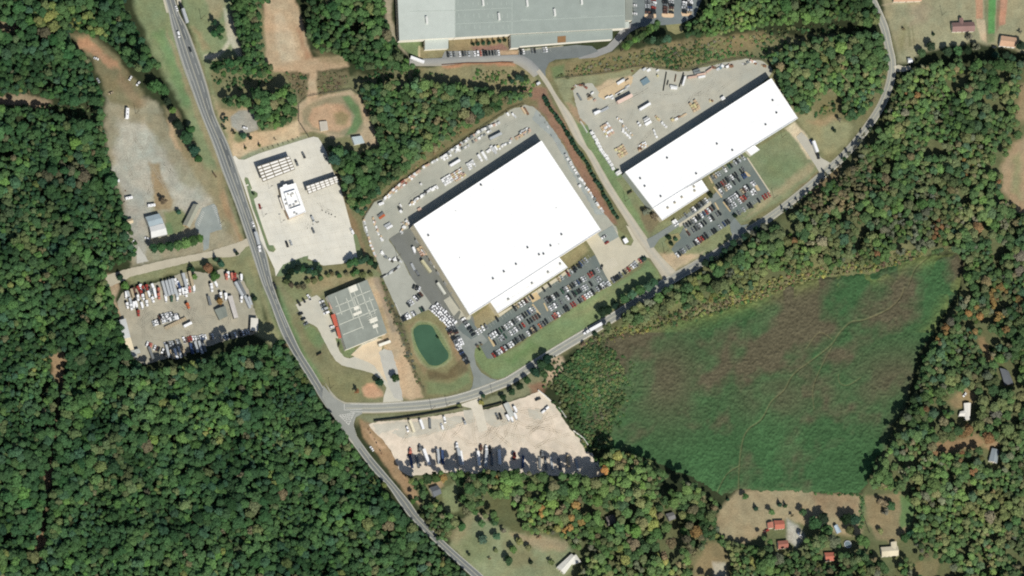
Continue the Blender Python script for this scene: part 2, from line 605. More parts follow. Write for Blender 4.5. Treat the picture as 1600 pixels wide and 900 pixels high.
    ("664,596 700,600 732,582 736,600 700,616 668,614", (122, 134, 90), 4, 2, .9),
    ("641,514 648,504 657,501 671,502 681,507 690,520 699,534 706,548 707,562 698,571 682,577 668,576 658,568 646,550", (150, 150, 108), 1.5, 1, .9),
    ("643,516 650,506 657,503.5 670,504.5 679,509 688,522 697,536 704,549 704.5,560 697,568 682,574 669,573 661,566 648,548", (124, 138, 90), 1.5, 1, .9),
    # tan strip and ditch west of the pond
    ("570,432 592,430 604,466 620,505 644,580 662,620 640,626 616,618 606,582 600,545 590,500", (202, 172, 134), 3, 2, 1),
    ("582,430 594,436 606,470 614,500 622,520 612,520 600,480", (168, 146, 120), 3, 2, .9),
    ("585,478 598,482 608,520 604,545 596,500", (176, 150, 108), 4, 2, .7),
    ("594,436 604,445 616,480 630,506 642,560 656,596 666,614 656,606 640,570 624,522 608,480", (106, 98, 72), 3, 3, 1),
    ("440,424 500,424 586,424 602,434 588,436 520,446 500,462 462,474 438,444", (132, 134, 92), 4, 3, 1),
    ("476,432 520,430 575,440 520,448 490,460", (170, 146, 108), 5, 4, .6),
    # lawns by the junction
    ("430,436 462,472 498,522 520,560 535,574 580,584 600,598 606,614 598,630 560,632 540,630 524,620 508,602 478,560 460,522 444,480", (134, 130, 92), 3, 1, 1),
    ("462,500 482,498 500,530 514,560 506,580 484,550", (124, 120, 84), 8, 5, .6),
    ("434,450 452,490 470,540 508,598 498,596 470,556 446,500", (112, 140, 90), 5, 2, .8),
    ("470,505 490,510 506,532 500,545 480,530", (110, 138, 88), 6, 4, .7),
    ("500,585 560,585 600,605 590,625 540,626 515,608", (136, 132, 90), 8, 5, .7),
    ("566,604 572,598 586,600 598,612 600,620 585,622 570,618", (206, 156, 118), 3, 2, 1),
    ("548,528 556,552 548,560 534,556 524,530 536,528", (120, 134, 90), 2, 1, 1),
    # south side of the county road
    ("560,650 640,647 720,636 760,624 800,604 860,562 880,556 864,600 842,612 790,628 726,642 640,656 578,662", (134, 132, 98), 3, 2, 1),
    ("562,655 578,662 606,695 628,735 650,765 660,790 640,778 612,742 588,708 566,682", (164, 132, 96), 3, 2, 1),
    ("572,668 584,684 602,700 596,702 578,684", (206, 166, 128), 2, 1.5, .7),
    ("856,556 880,556 888,575 870,590 850,600", (192, 164, 132), 4, 3, .9),
    ("826,600 852,600 850,620 830,618", (150, 108, 84), 4, 3, .8),
    # southern yards
    ("690,765 714,754 716,796 700,802 692,790", (134, 140, 96), 3, 2, 1),
    ("664,748 690,745 694,758 672,764", (176, 146, 108), 3, 3, .9),
    ("724,812 738,795 766,815 800,832 862,838 888,850 902,878 880,908 760,908 738,888 704,852", (142, 146, 106), 5, 4, 1),
    ("800,834 866,838 886,848 880,862 830,858", (170, 146, 112), 6, 4, .8),
    ("740,800 770,800 775,812 750,812", (178, 160, 128), 3, 3, .8),
    ("720,850 745,835 770,850 760,880 730,880", (126, 134, 92), 8, 6, .8), ("790,850 830,862 850,885 800,890", (134, 124, 86), 9, 6, .7), ("700,838 735,800 745,812 715,850", (150, 138, 100), 5, 4, .7),
    ("1130,790 1150,765 1266,764 1272,772 1346,773 1352,800 1345,838 1300,832 1230,812 1180,840 1160,850 1125,836 1118,812", (164, 146, 110), 4, 2, 1),
    ("1265,772 1345,774 1342,808 1290,806", (156, 128, 94), 8, 4, .8),
    ("1350,776 1408,770 1426,800 1424,820 1400,850 1370,842 1356,820", (146, 128, 92), 4, 2, 1),
    ("1408,772 1424,780 1430,800 1424,822 1406,826", (98, 130, 76), 3, 2, .9),
    ("1346,774 1352,774 1350,822 1342,824", (92, 118, 70), 3, 2, .9),
    ("1228,812 1245,820 1258,838 1245,856 1230,846", (176, 172, 158), 4, 2, .9),
    ("1085,870 1120,840 1140,865 1145,905 1080,905", (150, 130, 92), 8, 5, .9),
    ("1112,878 1132,880 1140,905 1116,905", (190, 182, 160), 3, 2, .8),
    ("900,545 950,515 1000,500 1100,470 1180,446 1240,424 1300,410 1400,396 1460,388 1440,410 1370,430 1300,436 1180,476 1100,502 1000,528 930,550", (124, 124, 80), 4, 4, 1),
    ("1050,500 1130,470 1180,458 1170,470 1100,494", (150, 140, 98), 4, 4, .7),
    # eastern clearings
    ("1480,625 1510,606 1526,618 1520,632 1490,640", (160, 132, 92), 5, 4, .9),
    ("1455,690 1530,678 1548,690 1520,704 1470,710", (166, 132, 94), 6, 5, .9),
    ("1535,700 1560,680 1568,690 1550,705", (176, 140, 102), 4, 3, .9),
    ("1528,525 1540,528 1550,560 1540,562 1530,545", (158, 128, 90), 4, 3, .8),
    ("1430,880 1470,870 1462,900 1420,905", (150, 130, 90), 6, 5, .6),
    ("1598,130 1640,130 1640,200 1590,190 1586,150", (170, 142, 106), 6, 5, .7),
    ("1384,120 1404,114 1392,140 1384,160", (130, 124, 84), 4, 3, .6),
    # bare patches in the western woods
    ("78,556 100,548 104,560 98,588 92,600 82,585", (166, 136, 100), 4, 3, 1),
    ("70,735 84,728 80,760 72,765", (160, 130, 98), 4, 2, 1),
    ("60,838 70,830 74,852 56,858", (196, 150, 108), 3, 2, 1),
    ("100,560 104,560 80,730 74,800 66,850 58,905 52,905 64,830 74,740", (138, 112, 82), 3, 2, .9),
    ("-40,150 40,148 80,158 82,170 40,166 -40,164", (164, 138, 108), 4, 3, 1),
    ("-40,28 30,36 40,50 10,50 -40,44", (160, 138, 104), 5, 4, .9),
    ("30,436 60,440 105,436 110,446 60,450 30,452", (150, 120, 90), 6, 4, .7),
]

nx0 = np.arange(-60, 1661, 1.7)
ny0 = np.arange(-60, 961, 1.7)
far = np.array([9000, 5000, 2600, 1300, 700, 350, 160])
gx = np.concatenate([-60 - far, nx0, nx0[-1] + far[::-1]])
gy = np.concatenate([-60 - far, ny0, ny0[-1] + far[::-1]])
XX, YY = np.meshgrid(gx, gy)
base = np.array(S(56, 64, 42))
CC = np.empty(XX.shape + (3,))
n1 = vnoise(XX, YY, 60, 1, 4)
CC[:] = base * (0.7 + 0.6 * n1)[..., None]
wx = (vnoise(XX, YY, 14, 5, 3) - 0.5) * 2
wy = (vnoise(XX, YY, 14, 6, 3) - 0.5) * 2
for s, rgb, f, wa, al in LAND:
    p = P(s)
    xs, ys = [q[0] for q in p], [q[1] for q in p]
    m = f + wa * 2 + 2
    i0, i1 = np.searchsorted(gx, (min(xs) - m, max(xs) + m))
    j0, j1 = np.searchsorted(gy, (min(ys) - m, max(ys) + m))
    sl = (slice(j0, j1), slice(i0, i1))
    d = sdist(XX[sl] + wx[sl] * wa * 1.6, YY[sl] + wy[sl] * wa * 1.6, p)
    a = np.clip(d / (2 * f) + 0.5, 0, 1)
    a = (a * a * (3 - 2 * a) * al)[..., None]
    lum = .3 * rgb[0] + .5 * rgb[1] + .2 * rgb[2]
    rgb = (rgb[0] * .82 + lum * .18 - 1, rgb[1] * .9 + lum * .1 + 1, rgb[2] * .85 + lum * .15)
    CC[sl] = CC[sl] * (1 - a) + np.array(S(*rgb)) * a
# turf is never one green: mottle it, with drier and greener drifts
mo = vnoise(XX, YY, 34, 21, 5)
hu = vnoise(XX, YY, 22, 22, 4) - 0.5
CC *= (0.84 + 0.32 * mo)[..., None]
CC[..., 0] *= 1 + 0.22 * hu
CC[..., 2] *= 1 - 0.10 * hu
W3 = G(XX.ravel(), YY.ravel(), 0.0)
nyv, nxv = XX.shape
idx = np.arange(nxv * nyv).reshape(nyv, nxv)
quads = np.stack([idx[1:, :-1], idx[1:, 1:], idx[:-1, 1:], idx[:-1, :-1]], -1).reshape(-1, 4)


def grid_object(name, co, quads, colours, mat, kind):
    me = bpy.data.meshes.new(name)
    nq = len(quads)
    me.vertices.add(len(co))
    me.vertices.foreach_set("co", np.asarray(co, np.float32).ravel())
    me.loops.add(nq * 4)
    me.loops.foreach_set("vertex_index", quads.astype(np.int32).ravel())
    me.polygons.add(nq)
    me.polygons.foreach_set("loop_start", np.arange(0, nq * 4, 4, dtype=np.int32))
    me.update()
    at = me.color_attributes.new("Col", "FLOAT_COLOR", "POINT")
    c4 = np.ones((len(co), 4), np.float32)
    c4[:, :3] = colours
    at.data.foreach_set("color", c4.ravel())
    me.polygons.foreach_set("use_smooth", np.ones(nq, bool))
    o = link(name, me, None, [mat])
    o["kind"] = kind
    return o


M_GROUND = surf("turf_and_soil", source=("Col", "GEOMETRY"), big=0.06, mid=0.14, fine=0.16, rough=1.0, bmp=0.25, fs=0.7)
grid_object("ground", W3, quads, CC.reshape(-1, 3), M_GROUND, "structure")

# ------------------------------------------------------------------ the big meadow: rank grass, a surface of its own with real tufts
MEADOW = P("905,548 920,531 960,526 1000,516 1050,501 1100,490 1170,470 1220,447 1290,432 1370,426 1420,402 1450,400 1495,396 1506,412 1500,450 1480,490 1452,530 1432,560 1426,600 1416,640 1397,666 1392,690 1367,722 1356,755 1341,771 1270,769 1150,766 1125,776 1095,752 1050,737 1000,712 950,702 900,642 886,600 885,572")
mxs, mys = np.arange(880, 1512, 1.0), np.arange(392, 780, 1.0)
MX, MY = np.meshgrid(mxs, mys)
mwx, mwy = (vnoise(MX, MY, 9, 31, 3) - .5) * 9, (vnoise(MX, MY, 9, 32, 3) - .5) * 9
md = sdist(MX + mwx, MY + mwy, MEADOW)
grain = vnoise(MX, MY, 3.0, 41, 2)
tuft = vnoise(MX, MY, 8, 42, 3)
edge = np.clip(md / 5, 0, 1)
hgt = (0.12 + (1.5 * grain + .8 * tuft) * (0.55 + 0.6 * vnoise(MX, MY, 40, 43, 2))) * edge
br = vnoise(MX + 0.25 * MY, MY, 80, 44, 5)
br = np.clip((br - 0.46) * 5, 0, 1)
br = np.maximum(br * 0.85, np.exp(-(((MX - 1400) / 75) ** 2 + ((MY - 600) / 55) ** 2)) * 0.8)
br = np.maximum(br, np.exp(-(((MX - 1215) / 70) ** 2 + ((MY - 620) / 40) ** 2)) * 0.6)
br = np.maximum(br, np.exp(-(((MX - 1040) / 60) ** 2 + ((MY - 590) / 70) ** 2)) * 0.8)
MC = np.array(S(64, 96, 60)) * (1 - br)[..., None] + np.array(S(97, 87, 70)) * br[..., None]
gr = np.clip((vnoise(MX, MY + 0.3 * MX, 50, 45, 3) - 0.55) * 5, 0, 1)[..., None]
MC = MC * (1 - gr * .6) + np.array(S(70, 106, 66)) * gr * .6
fr = np.exp(-((md - 2) / 14) ** 2) * (vnoise(MX, MY, 30, 46, 2) > 0.35) * (MY < 520)
MC = MC * (1 - 0.6 * fr[..., None]) + np.array(S(120, 130, 76)) * 0.6 * fr[..., None]
for tr in ("1413,450 1405,468 1385,485 1350,500 1330,503 1312,520 1298,540 1270,562 1240,585 1225,610 1205,628 1190,655 1170,670 1160,690 1155,730 1154,766",
           "1300,542 1290,560 1278,585 1270,610 1272,640", "1155,728 1135,742 1120,770", "1300,530 1280,520 1260,545", "1450,402 1430,420 1420,446",
           "1345,590 1325,602 1312,598 1310,585"):
    q = smooth(P(tr), 5)
    best = np.full(MX.shape, 1e9)
    for a, b in zip(q, q[1:]):
        dx, dy = b[0] - a[0], b[1] - a[1]
        t = np.clip(((MX - a[0]) * dx + (MY - a[1]) * dy) / (dx * dx + dy * dy + 1e-9), 0, 1)
        best = np.minimum(best, np.hypot(MX - a[0] - t * dx, MY - a[1] - t * dy))
    f = np.exp(-(best / (1.1 if len(tr) > 90 else 0.8)) ** 2)
    hgt *= 1 - 0.7 * f
    f = f[..., None] * 0.45
    MC = MC * (1 - f) + np.array(S(128, 124, 88)) * f
MC *= (0.72 + 0.42 * grain + 0.2 * tuft)[..., None]
keep = (md > 0)
ids = np.cumsum(keep.ravel()).reshape(keep.shape) - 1
qk = keep[:-1, :-1] & keep[1:, :-1] & keep[:-1, 1:] & keep[1:, 1:]
mq = np.stack([ids[1:, :-1][qk], ids[1:, 1:][qk], ids[:-1, 1:][qk], ids[:-1, :-1][qk]], -1)
mco = G(MX[keep], MY[keep], 0.08 + hgt[keep])
M_MEADOW = surf("meadow_grass", source=("Col", "GEOMETRY"), big=0.05, mid=0.12, fine=0.3, rough=1.0, fs=1.3)
grid_object("meadow_grass", mco, mq, MC[keep], M_MEADOW, "stuff")

# ================================================================== paved and gravelled surfaces
M_ROAD = surf("asphalt_road", source=("Col", "GEOMETRY"), big=0.05, mid=0.05, fine=0.05)
M_LOT = surf("asphalt_car_park", (106, 117, 113), big=0.06, mid=0.07, fine=0.05, tint=(122, 128, 120))
M_DARK = surf("asphalt_dark", (118, 120, 112), big=0.05, mid=0.05, fine=0.05, tint=(126, 128, 122))
M_DRIVE = surf("asphalt_drive", (150, 154, 146), big=0.07, mid=0.08, fine=0.05, tint=(128, 134, 128))
M_YARD = surf("yard_hardstanding", (168, 170, 156), big=0.07, mid=0.06, fine=0.06, tint=(180, 178, 162))
M_YARD2 = surf("yard_pale", (188, 184, 166), big=0.06, mid=0.06, fine=0.06, tint=(178, 178, 164))
M_ACC = surf("access_road_gravel", (190, 182, 162), big=0.05, mid=0.05, fine=0.05, tint=(180, 176, 160))
M_CONC = surf("concrete_forecourt", (226, 221, 204), big=0.05, mid=0.06, fine=0.04, tint=(214, 211, 197))
M_PAD = surf("concrete_pad", (204, 196, 172), big=0.05, mid=0.05, fine=0.04, tint=(196, 190, 168))
M_SAND = surf("pale_gravel", (228, 212, 190), big=0.07, mid=0.11, fine=0.08, tint=(208, 198, 178))
M_TRUCK = surf("truck_yard_gravel", (164, 161, 143), big=0.1, mid=0.11, fine=0.08, tint=(182, 174, 152))
M_APRON = surf("sandy_apron", (224, 202, 168), big=0.06, mid=0.08, fine=0.06, tint=(212, 198, 170))
M_GREY = surf("grey_gravel", (190, 188, 176), big=0.06, mid=0.06, fine=0.06)
M_PATCH = surf("worn_grey_ground", (196, 191, 174), big=0.08, mid=0.1, fine=0.06)
M_LAWN = surf("kerbed_lawn", (112, 132, 100), big=0.1, mid=0.12, fine=0.14, bmp=0.2, tint=(126, 136, 96))
M_DRYLAWN = surf("dry_lawn", (150, 140, 102), big=0.1, mid=0.14, fine=0.14, bmp=0.2, tint=(134, 138, 96))
M_WHITE = plain("road_paint_white", (232, 230, 220))
M_WORN = plain("road_paint_worn", (196, 196, 184))
M_YEL = plain("road_paint_yellow", (196, 192, 168))
M_KERB = plain("kerb_concrete", (206, 196, 170))

HW = [(-130, 212, 230), (-30, 248, 266), (0, 258, 274), (22, 264, 281), (45, 268.5, 293), (90, 281, 310), (135, 297, 324.5), (180, 314, 336.5), (225, 332, 357), (270, 348, 373), (315, 366, 387),
      (360, 381.5, 402.5), (395, 393, 416), (440, 408, 426), (475, 422.5, 437.5), (520, 439, 457), (550, 456, 471), (580, 474.5, 490), (600, 487, 502), (625, 502, 518),
      (650, 520, 540), (680, 541, 557), (710, 563, 578), (735, 582, 599), (760, 606, 620), (785, 623, 641), (810, 642, 659), (850, 682, 699), (900, 736, 756), (940, 778, 800), (1030, 870, 892)]
hl = smooth([(a, y) for y, a, b in HW], 5)
hr = smooth([(b, y) for y, a, b in HW], 5)
HPROF = [(0, (166, 164, 150)), (.06, (156, 156, 146)), (.1, (146, 148, 142)), (.18, (120, 124, 122)), (.26, (132, 135, 131)), (.36, (116, 120, 118)), (.48, (140, 142, 136)), (.56, (118, 122, 120)),
         (.7, (124, 127, 124)), (.8, (112, 117, 115)), (.9, (138, 140, 134)), (.95, (156, 154, 142)), (1, (172, 166, 146))]
strip_mesh("road", hl, hr, HPROF, M_ROAD, 0.14)


def across(t, a=0, b=None):
    b = len(hl) if b is None else b
    return [(hl[i][0] * (1 - t) + hr[i][0] * t, hl[i][1]) for i in range(a, b)]


i640 = next(i for i, p in enumerate(hl) if p[1] > 612)
i665 = next(i for i, p in enumerate(hl) if p[1] > 672)
lines_mesh("road_marking", [across(.10, 0, i640), across(.92, 0, i640), across(.10, i665), across(.93, i665)], 0.62, M_WORN, 0.20)
lines_mesh("road_marking", [across(.50, 0, i640), across(.535, i665)], 0.6, M_YEL, 0.205)
lines_mesh("road_marking", [across(.30, 15, 67)], 0.6, M_WORN, 0.21)
lines_mesh("road_marking", [across(.73, 13, 75)], 0.6, M_WORN, 0.215, dash=(9, 5))

CR = P("536,637 570,637.5 600,637 660,633 700,627 740,616 783,600 800,592 857,556 912,523 940,507 1000,469 1040,442 1090,413 1134,386 1165,363 1200,341 1240,311 1300,260 1330,230 1356,197 1377,164 1390,130 1393.5,100 1388,72 1382,45 1371,18 1356,-14 1345,-40")
cr = smooth(CR, 5)
ci = next(i for i, p in enumerate(cr) if p[0] > 1394 or (p[1] < 110 and p[0] > 1300))
wid = [8.4 if p[0] < 700 else (7.6 if p[0] < 1100 else 6.2) for p in cr]
cl = [offset_line(cr, -q)[i] for i, q in enumerate(wid)]
crr = [offset_line(cr, q)[i] for i, q in enumerate(wid)]
strip_mesh("road", cl, crr, [(0, (178, 172, 150)), (.12, (168, 166, 150)), (.2, (158, 158, 148)), (.32, (150, 152, 144)), (.5, (164, 164, 152)), (.68, (150, 152, 144)), (.8, (158, 158, 146)), (.9, (172, 168, 148)), (1, (182, 172, 148))], M_ROAD, 0.22)
lines_mesh("road_marking", [offset_line(cr, 6.0)[2:], offset_line(cr, -6.0)[2:62]], 0.6, M_WHITE, 0.29)
lines_mesh("road_marking", [offset_line(cr, 0.5)[1:40], offset_line(cr, -0.6)[40:]], 0.8, M_YEL, 0.295)
strip_mesh("road", smooth(P("560,632 546,630 530,624 517,611 507,596")), smooth(P("560,650 548,652 540,660 541,680 556,700")),
           [(0, (174, 170, 152)), (.2, (160, 160, 148)), (.6, (150, 152, 146)), (1, (172, 168, 150))], M_ROAD, 0.18)
sheet("road", P("505,602 522,622 538,631 566,631 566,646.5 556,652 552,664 556,680 566,694 560,702 540,675 520,648 503,622"), surf("junction_asphalt", (152, 154, 146), big=.05, mid=.05, fine=.05), 0.255)
tri = P("530,649 554,645 545,664")
mk = [[tri[0], tri[1], tri[2], tri[0]]]
for t in np.linspace(.14, .86, 6):
    mk.append([(530 + 24 * t, 649 - 4 * t), (530 + 15 * t + 9 * t * t * .9, 649 + 15 * t - 8 * t * t)])
for t in np.linspace(.18, .85, 5):
    mk.append([(554 - 9 * t, 645 + 19 * t), (530 + 15 * t, 649 + 15 * t)])
mk += [[(538, 631), (538, 641)], [(538, 640.6), (566, 639.4)]]
lines_mesh("road_marking", mk, 0.55, M_WHITE, 0.31)
lines_mesh("road_marking", [[(562, 645.5), (556, 649), (553, 656), (552.5, 666), (557, 680)]], 0.5, M_WORN, 0.312)

# drives, lots and yards (each sheet a little above the one below)
sheet("road", P("166,430 200,420 260,406 330,392 380,376 386,372 396,372 402,388 392,384 384,386 372,400 360,402 330,402 270,416 205,432 190,440 172,448 165,442"), surf("side_road_gravel", (190, 182, 160), big=.06, mid=.07, fine=.06), 0.10, rag=.5)
sheet("path", P("216,384 224,396 232,408 214,412 213,396"), M_GREY, 0.085, rag=.6, seed=3)
sheet("parking_lot", P("316,325 334,318 338,322 346,352 347,358 328,364 326,388 318,392 317,372 306,358 304,350"), surf("motel_car_park", (142, 150, 145), big=.07, mid=.08, fine=.06, tint=(156, 162, 154)), 0.09, rag=.3)
ml = []
for i in range(13):
    t = i / 12
    ml.append([(331 + 14 * t, 322 + 32 * t), (336.5 + 10 * t, 321 + 31 * t)])
for i in range(8):
    t = i / 7
    ml.append([(316 - 8 * t, 330 + 20 * t), (319.5 - 8 * t, 333 + 20 * t)])
lines_mesh("parking_marking", ml, 0.5, M_WHITE, 0.14)
sheet("truck_yard", P("183,472 190,458 210,452 250,440 284,426 300,424 330,428 345,420 366,426 377,432 388,452 398,486 404,500 402,520 388,524 360,530 300,549 262,560 226,570 212,562 206,546 192,505"), M_TRUCK, 0.09, rag=.8, seed=5)
sheet("fuel_forecourt", P("364,245 367,243 373,249 382,249.5 404,240 480,216 490,213.5 497,215 502,222 510,238 518,262 530,287 540,322 552,367 560,397 558,402 535,412 505,415 475,401 455,408 442,414 435,425 431,432 429,420 416,392 407,375 402,352 390,318 380,288 372,268"), M_CONC, 0.16)
for q in ("383,276.5 388,278.5 394.5,295 393,296 388,287.5 384,289 381.5,281",
          "384.5,291 388,290 392,298 397,298.5 402,302 402,307 396,311 400,325 412,358 421,383 428,383.5 431.5,390 428,394 421,392.5 418,388 405,353 394,325 386,297"):
    sheet("kerbed_island", P(q), M_KERB, 0.30, thick=.14)
    c = P(q)
    cx, cy = sum(a[0] for a in c) / len(c), sum(a[1] for a in c) / len(c)
    sheet("lawn", [(a[0] + (cx - a[0]) * .02 + (.5 if a[0] < cx else -.5), a[1]) for a in c], M_LAWN, 0.33)
sheet("lawn", P("475,401 482,399 480,407 500,410 500,424 432,432 435,425 442,414 455,408"), M_LAWN, 0.17, rag=.4)
sheet("lawn", P("552,367 557,366 567,396 572,412 562,412 558,400"), M_LAWN, 0.17, rag=.4)
sheet("parking_lot", P("462,476 478,468 495,461 501,466 512,487 524,514 534,530 524,528 530,548 538,558 546,560 556,556 562,552 549,554 566,538 590,528 594,542 602,582 610,600 618,616 628,626 640,631 598,631 600,618 604,606 596,594 582,583 555,576 534,571 525,564 516,551 505,530 496,512 490,508 476,502"),
      surf("office_drive", (204, 198, 178), big=.05, mid=.06, fine=.05, tint=(196, 194, 178)), 0.12, rag=.3, seed=8)
sheet("gravel_apron", P("548,555 566,540 592,529 600,531 596,548 600,582 608,600 600,592 584,570 566,562"), M_APRON, 0.16, rag=.6, seed=9)
sheet("gravel_apron", P("592,550 600,545 612,548 616,560 622,582 626,606 630,626 616,622 606,600 599,578"), M_GREY, 0.17, rag=.6, seed=10)

YARD = P("566,345 575,330 584,316 598,311 616,293 656,266 717,225 760,196 797,172 820,164 832,166 842,174 852,186 862,200 872,214 886,236 905,273 930,314 945,335 962,354 966,364 945,372 925,372 850,230 760,280 655,350 622,366 608,374 598,420 588,402 577,378 569,360")
sheet("storage_yard", YARD, M_YARD, 0.10, rag=.7, seed=12)
sheet("storage_yard", P("588,402 604,370 630,408 640,430 662,458 677,480 655,490 640,497 628,501 616,474 610,460 598,433"), surf("lower_lot", (172, 173, 160), big=.06, mid=.06, fine=.05), 0.13, rag=.4, seed=13)
sheet("storage_yard", P("838,172 852,186 872,214 905,273 930,314 945,335 932,336 905,290 880,245 862,214 846,200 832,186"), surf("yard_grey_edge", (160, 166, 160), big=.08, mid=.1, fine=.06), 0.125, rag=1, seed=14)
sheet("asphalt_apron", P("608,373 625,362 650,352 668,385 702,437 729,478 740,497 742,506 724,515 706,500 690,487 676,478 661,457 645,437 632,411"), M_DARK, 0.17)
sheet("concrete_pad", P("693,469 703,463 718,484 709,494"), M_YARD2, 0.22)
sheet("concrete_pad", P("700,460 703,463 716,482 736,494 734,500 716,498 720,488"), M_YARD2, 0.2)
sheet("parking_lot", P("720,515 736,499 746,517 770,502 800,483 830,463 842,454 868,440 920,404 930,398 946,430 954,443 930,457 900,477 860,503 820,529 790,549 767,561 761,560 748,537"), M_LOT, 0.18)
sheet("road", P("698,506 706,499 724,514 740,506 752,520 762,532 756,538 748,538 742,546 741,556 744,570 752,582 766,591 784,595 764,607 742,616 733,612 738,604 740,590 734,568 716,532"), M_DRIVE, 0.20)
sheet("road", P("722,505 736,498 744,512 748,524 736,530 722,520 714,512"), surf("drive_dark", (112, 122, 118), big=.06, mid=.06, fine=.05), 0.215)
sheet("path", P("703,508.5 713.5,502 715,504.5 704.5,511"), M_PAD, 0.24)
sheet("concrete_pad", P("916,376 934,364 945,370 960,358 965,362 966,368 974,382 986,384 990,376 985,366 978,352 1000,362 1012,384 1025,406 1010,402 990,416 968,428 952,440 946,430 930,398"), M_PAD, 0.19)
sheet("concrete_pad", P("934,366 957,352 967,370 946,382"), surf("dock_asphalt", (150, 158, 150), big=.06, mid=.06, fine=.05), 0.23)
hz = []
for i in range(13):
    t = i / 12
    hz.append([(942 + 16 * t, 410 + 0.5 * t - 9 * t), (950 + 17 * t, 424 - 9 * t)])
lines_mesh("parking_marking", hz, 0.4, plain("faint_paint", (214, 208, 190)), 0.25)
# walkway along the office front
sheet("path", P("778,491 800,478 830,459 872,432 888,420 892,423 872,438 842,458 836,463 828,472 818,466 800,481 781,495"), M_PAD, 0.24)
sheet("path", P("826,463 838,456 845,466 832,473"), surf("dry_bed", (206, 182, 140), big=.1, mid=.1, fine=.08), 0.26)
ACC_L = smooth(P("838,112 848,126 863,150 884,190 900,220 916,240 940,285 967,328 976,342 990,367 1008,392 1022,412 1035,434"))
ACC_R = smooth(P("843,108 857,126 871,150 895,183 917,228 927,240 956,290 980,327 988,338 1010,370 1026,392 1042,410 1060,428"))
strip_mesh("road", ACC_L, ACC_R, [(0, (182, 174, 152)), (.25, (192, 184, 164)), (.5, (182, 178, 162)), (.75, (194, 186, 166)), (1, (184, 178, 156))], M_ROAD, 0.21)
sheet("road", P("1008,392 1042,410 1060,428 1068,432 1040,450 1030,446 1036,434"), M_ACC, 0.195)
sheet("storage_yard", P("895,142 905,131 925,130 938,146 962,136 985,120 1000,108 1012,105 1060,112 1075,111 1130,98 1165,92 1190,95 1203,104 1208,110 1200,122 1150,158 1100,190 1030,236 978,272 968,268 940,238 918,196 906,184 900,165"), M_YARD2, 0.11, rag=.6, seed=16)
sheet("gravel_apron", P("938,140 985,118 990,122 985,135 946,156 934,150"), surf("tan_stockpile_floor", (206, 184, 148), big=.08, mid=.1, fine=.06), 0.15, rag=1, seed=17)
sheet("road", P("1010,374 1022,368 1060,344 1110,308 1124,296 1130,306 1108,320 1066,350 1030,374 1022,386 1016,388"), surf("lot_drive", (134, 140, 134), big=.06, mid=.06, fine=.05), 0.225)
sheet("parking_lot", P("1046,384 1060,370 1070,352 1110,310 1124,300 1112,280 1106,278 1160,245 1168,246 1204,300 1190,312 1150,338 1148,344 1154,350 1150,360 1146,352 1140,350 1100,375 1066,396 1056,399 1048,388"), M_LOT, 0.18)
sheet("road", P("1140,350 1148,340 1158,352 1170,350 1152,366 1146,370 1142,362"), surf("lot_exit", (128, 136, 132), big=.06, mid=.06, fine=.05), 0.235)
sheet("lawn", P("1038,378 1048,366 1060,364 1064,372 1054,382 1048,390"), M_DRYLAWN, 0.21, rag=.4, seed=20)
sheet("path", P("1060,350 1088,332 1110,314 1112,318 1092,336 1062,355"), M_PAD, 0.24)
for q in ("1163,267 1168,270 1173,274.5 1172,276 1168,275.5 1164,270", "1179,290 1183,288.5 1188,297 1186,298 1183,297.5", "1114,292 1116,291 1129,308 1127,309", "1129,316 1131,314.5 1142,330 1140.5,331",
          "1106,274 1110,278 1114,285.5 1112.5,287", "1068,352 1070,351 1077,366 1075,367", "1116,317 1118,316 1124,327 1122,328",
          "762.5,527 765,525 774,540 771,542", "831,476 833,474.5 845,491 842,493", "849,474 851,473 857,485 855,487"):
    sheet("kerbed_island", P(q), plain("island_mulch", (200, 180, 140)), 0.33, thick=.13)
for q in ("1204,300 1202.5,301 1167,247 1168.5,246",):
    sheet("kerb", P(q), M_KERB, 0.34, thick=.14)
# north warehouse approaches
NL = smooth(P("640,92 690,90.6 782,86.5 812,86 828,93 838,102 847,112"))
NRr = smooth(P("640,103 690,103 729,98.5 780,97 802,98.5 822,110 834,121 842,128"))
strip_mesh("road", NL, NRr, [(0, (140, 142, 140)), (.3, (160, 160, 154)), (.6, (166, 165, 156)), (1, (170, 164, 148))], M_ROAD, 0.205)
sheet("parking_lot", P("695,80 780,78 782,86.5 690,91"), surf("front_lot", (146, 148, 144), big=.06, mid=.07, fine=.05), 0.16)
sheet("parking_lot", P("810,86 812,80 858,75 900,70 925,72 935,80 905,90 868,93 858,98 852,110 853,124 848,126 842,112 832,98"), surf("front_lot_dark", (118, 124, 122), big=.06, mid=.07, fine=.05), 0.175)
sheet("road", P("900,84 928,80 948,72 958,62 970,46 985,36 992,30 1000,42 985,50 970,66 956,80 930,90 905,92"), surf("north_drive", (150, 150, 146), big=.06, mid=.07, fine=.05), 0.17)
sheet("parking_lot", P("984,-40 1100,-40 1096,0 1086,26 1064,37 1000,42 986,40 990,20"), surf("north_lot", (124, 132, 130), big=.06, mid=.07, fine=.05), 0.18)
sheet("lawn", P("1040,39 1063,36 1068,50 1056,54 1044,48"), M_DRYLAWN, 0.16, rag=.4)
for q in ("1007,22 1025,22 1025.5,27 1022,29 1010,28.5 1007,26", "1034,21 1053,20.5 1053,26 1050,27.5 1037,27 1034,25", "1064,19 1080,17 1080,23 1075,25 1066,25"):
    sheet("kerbed_island", P(q), plain("sandy_island", (226, 196, 160)), 0.33, thick=.13)
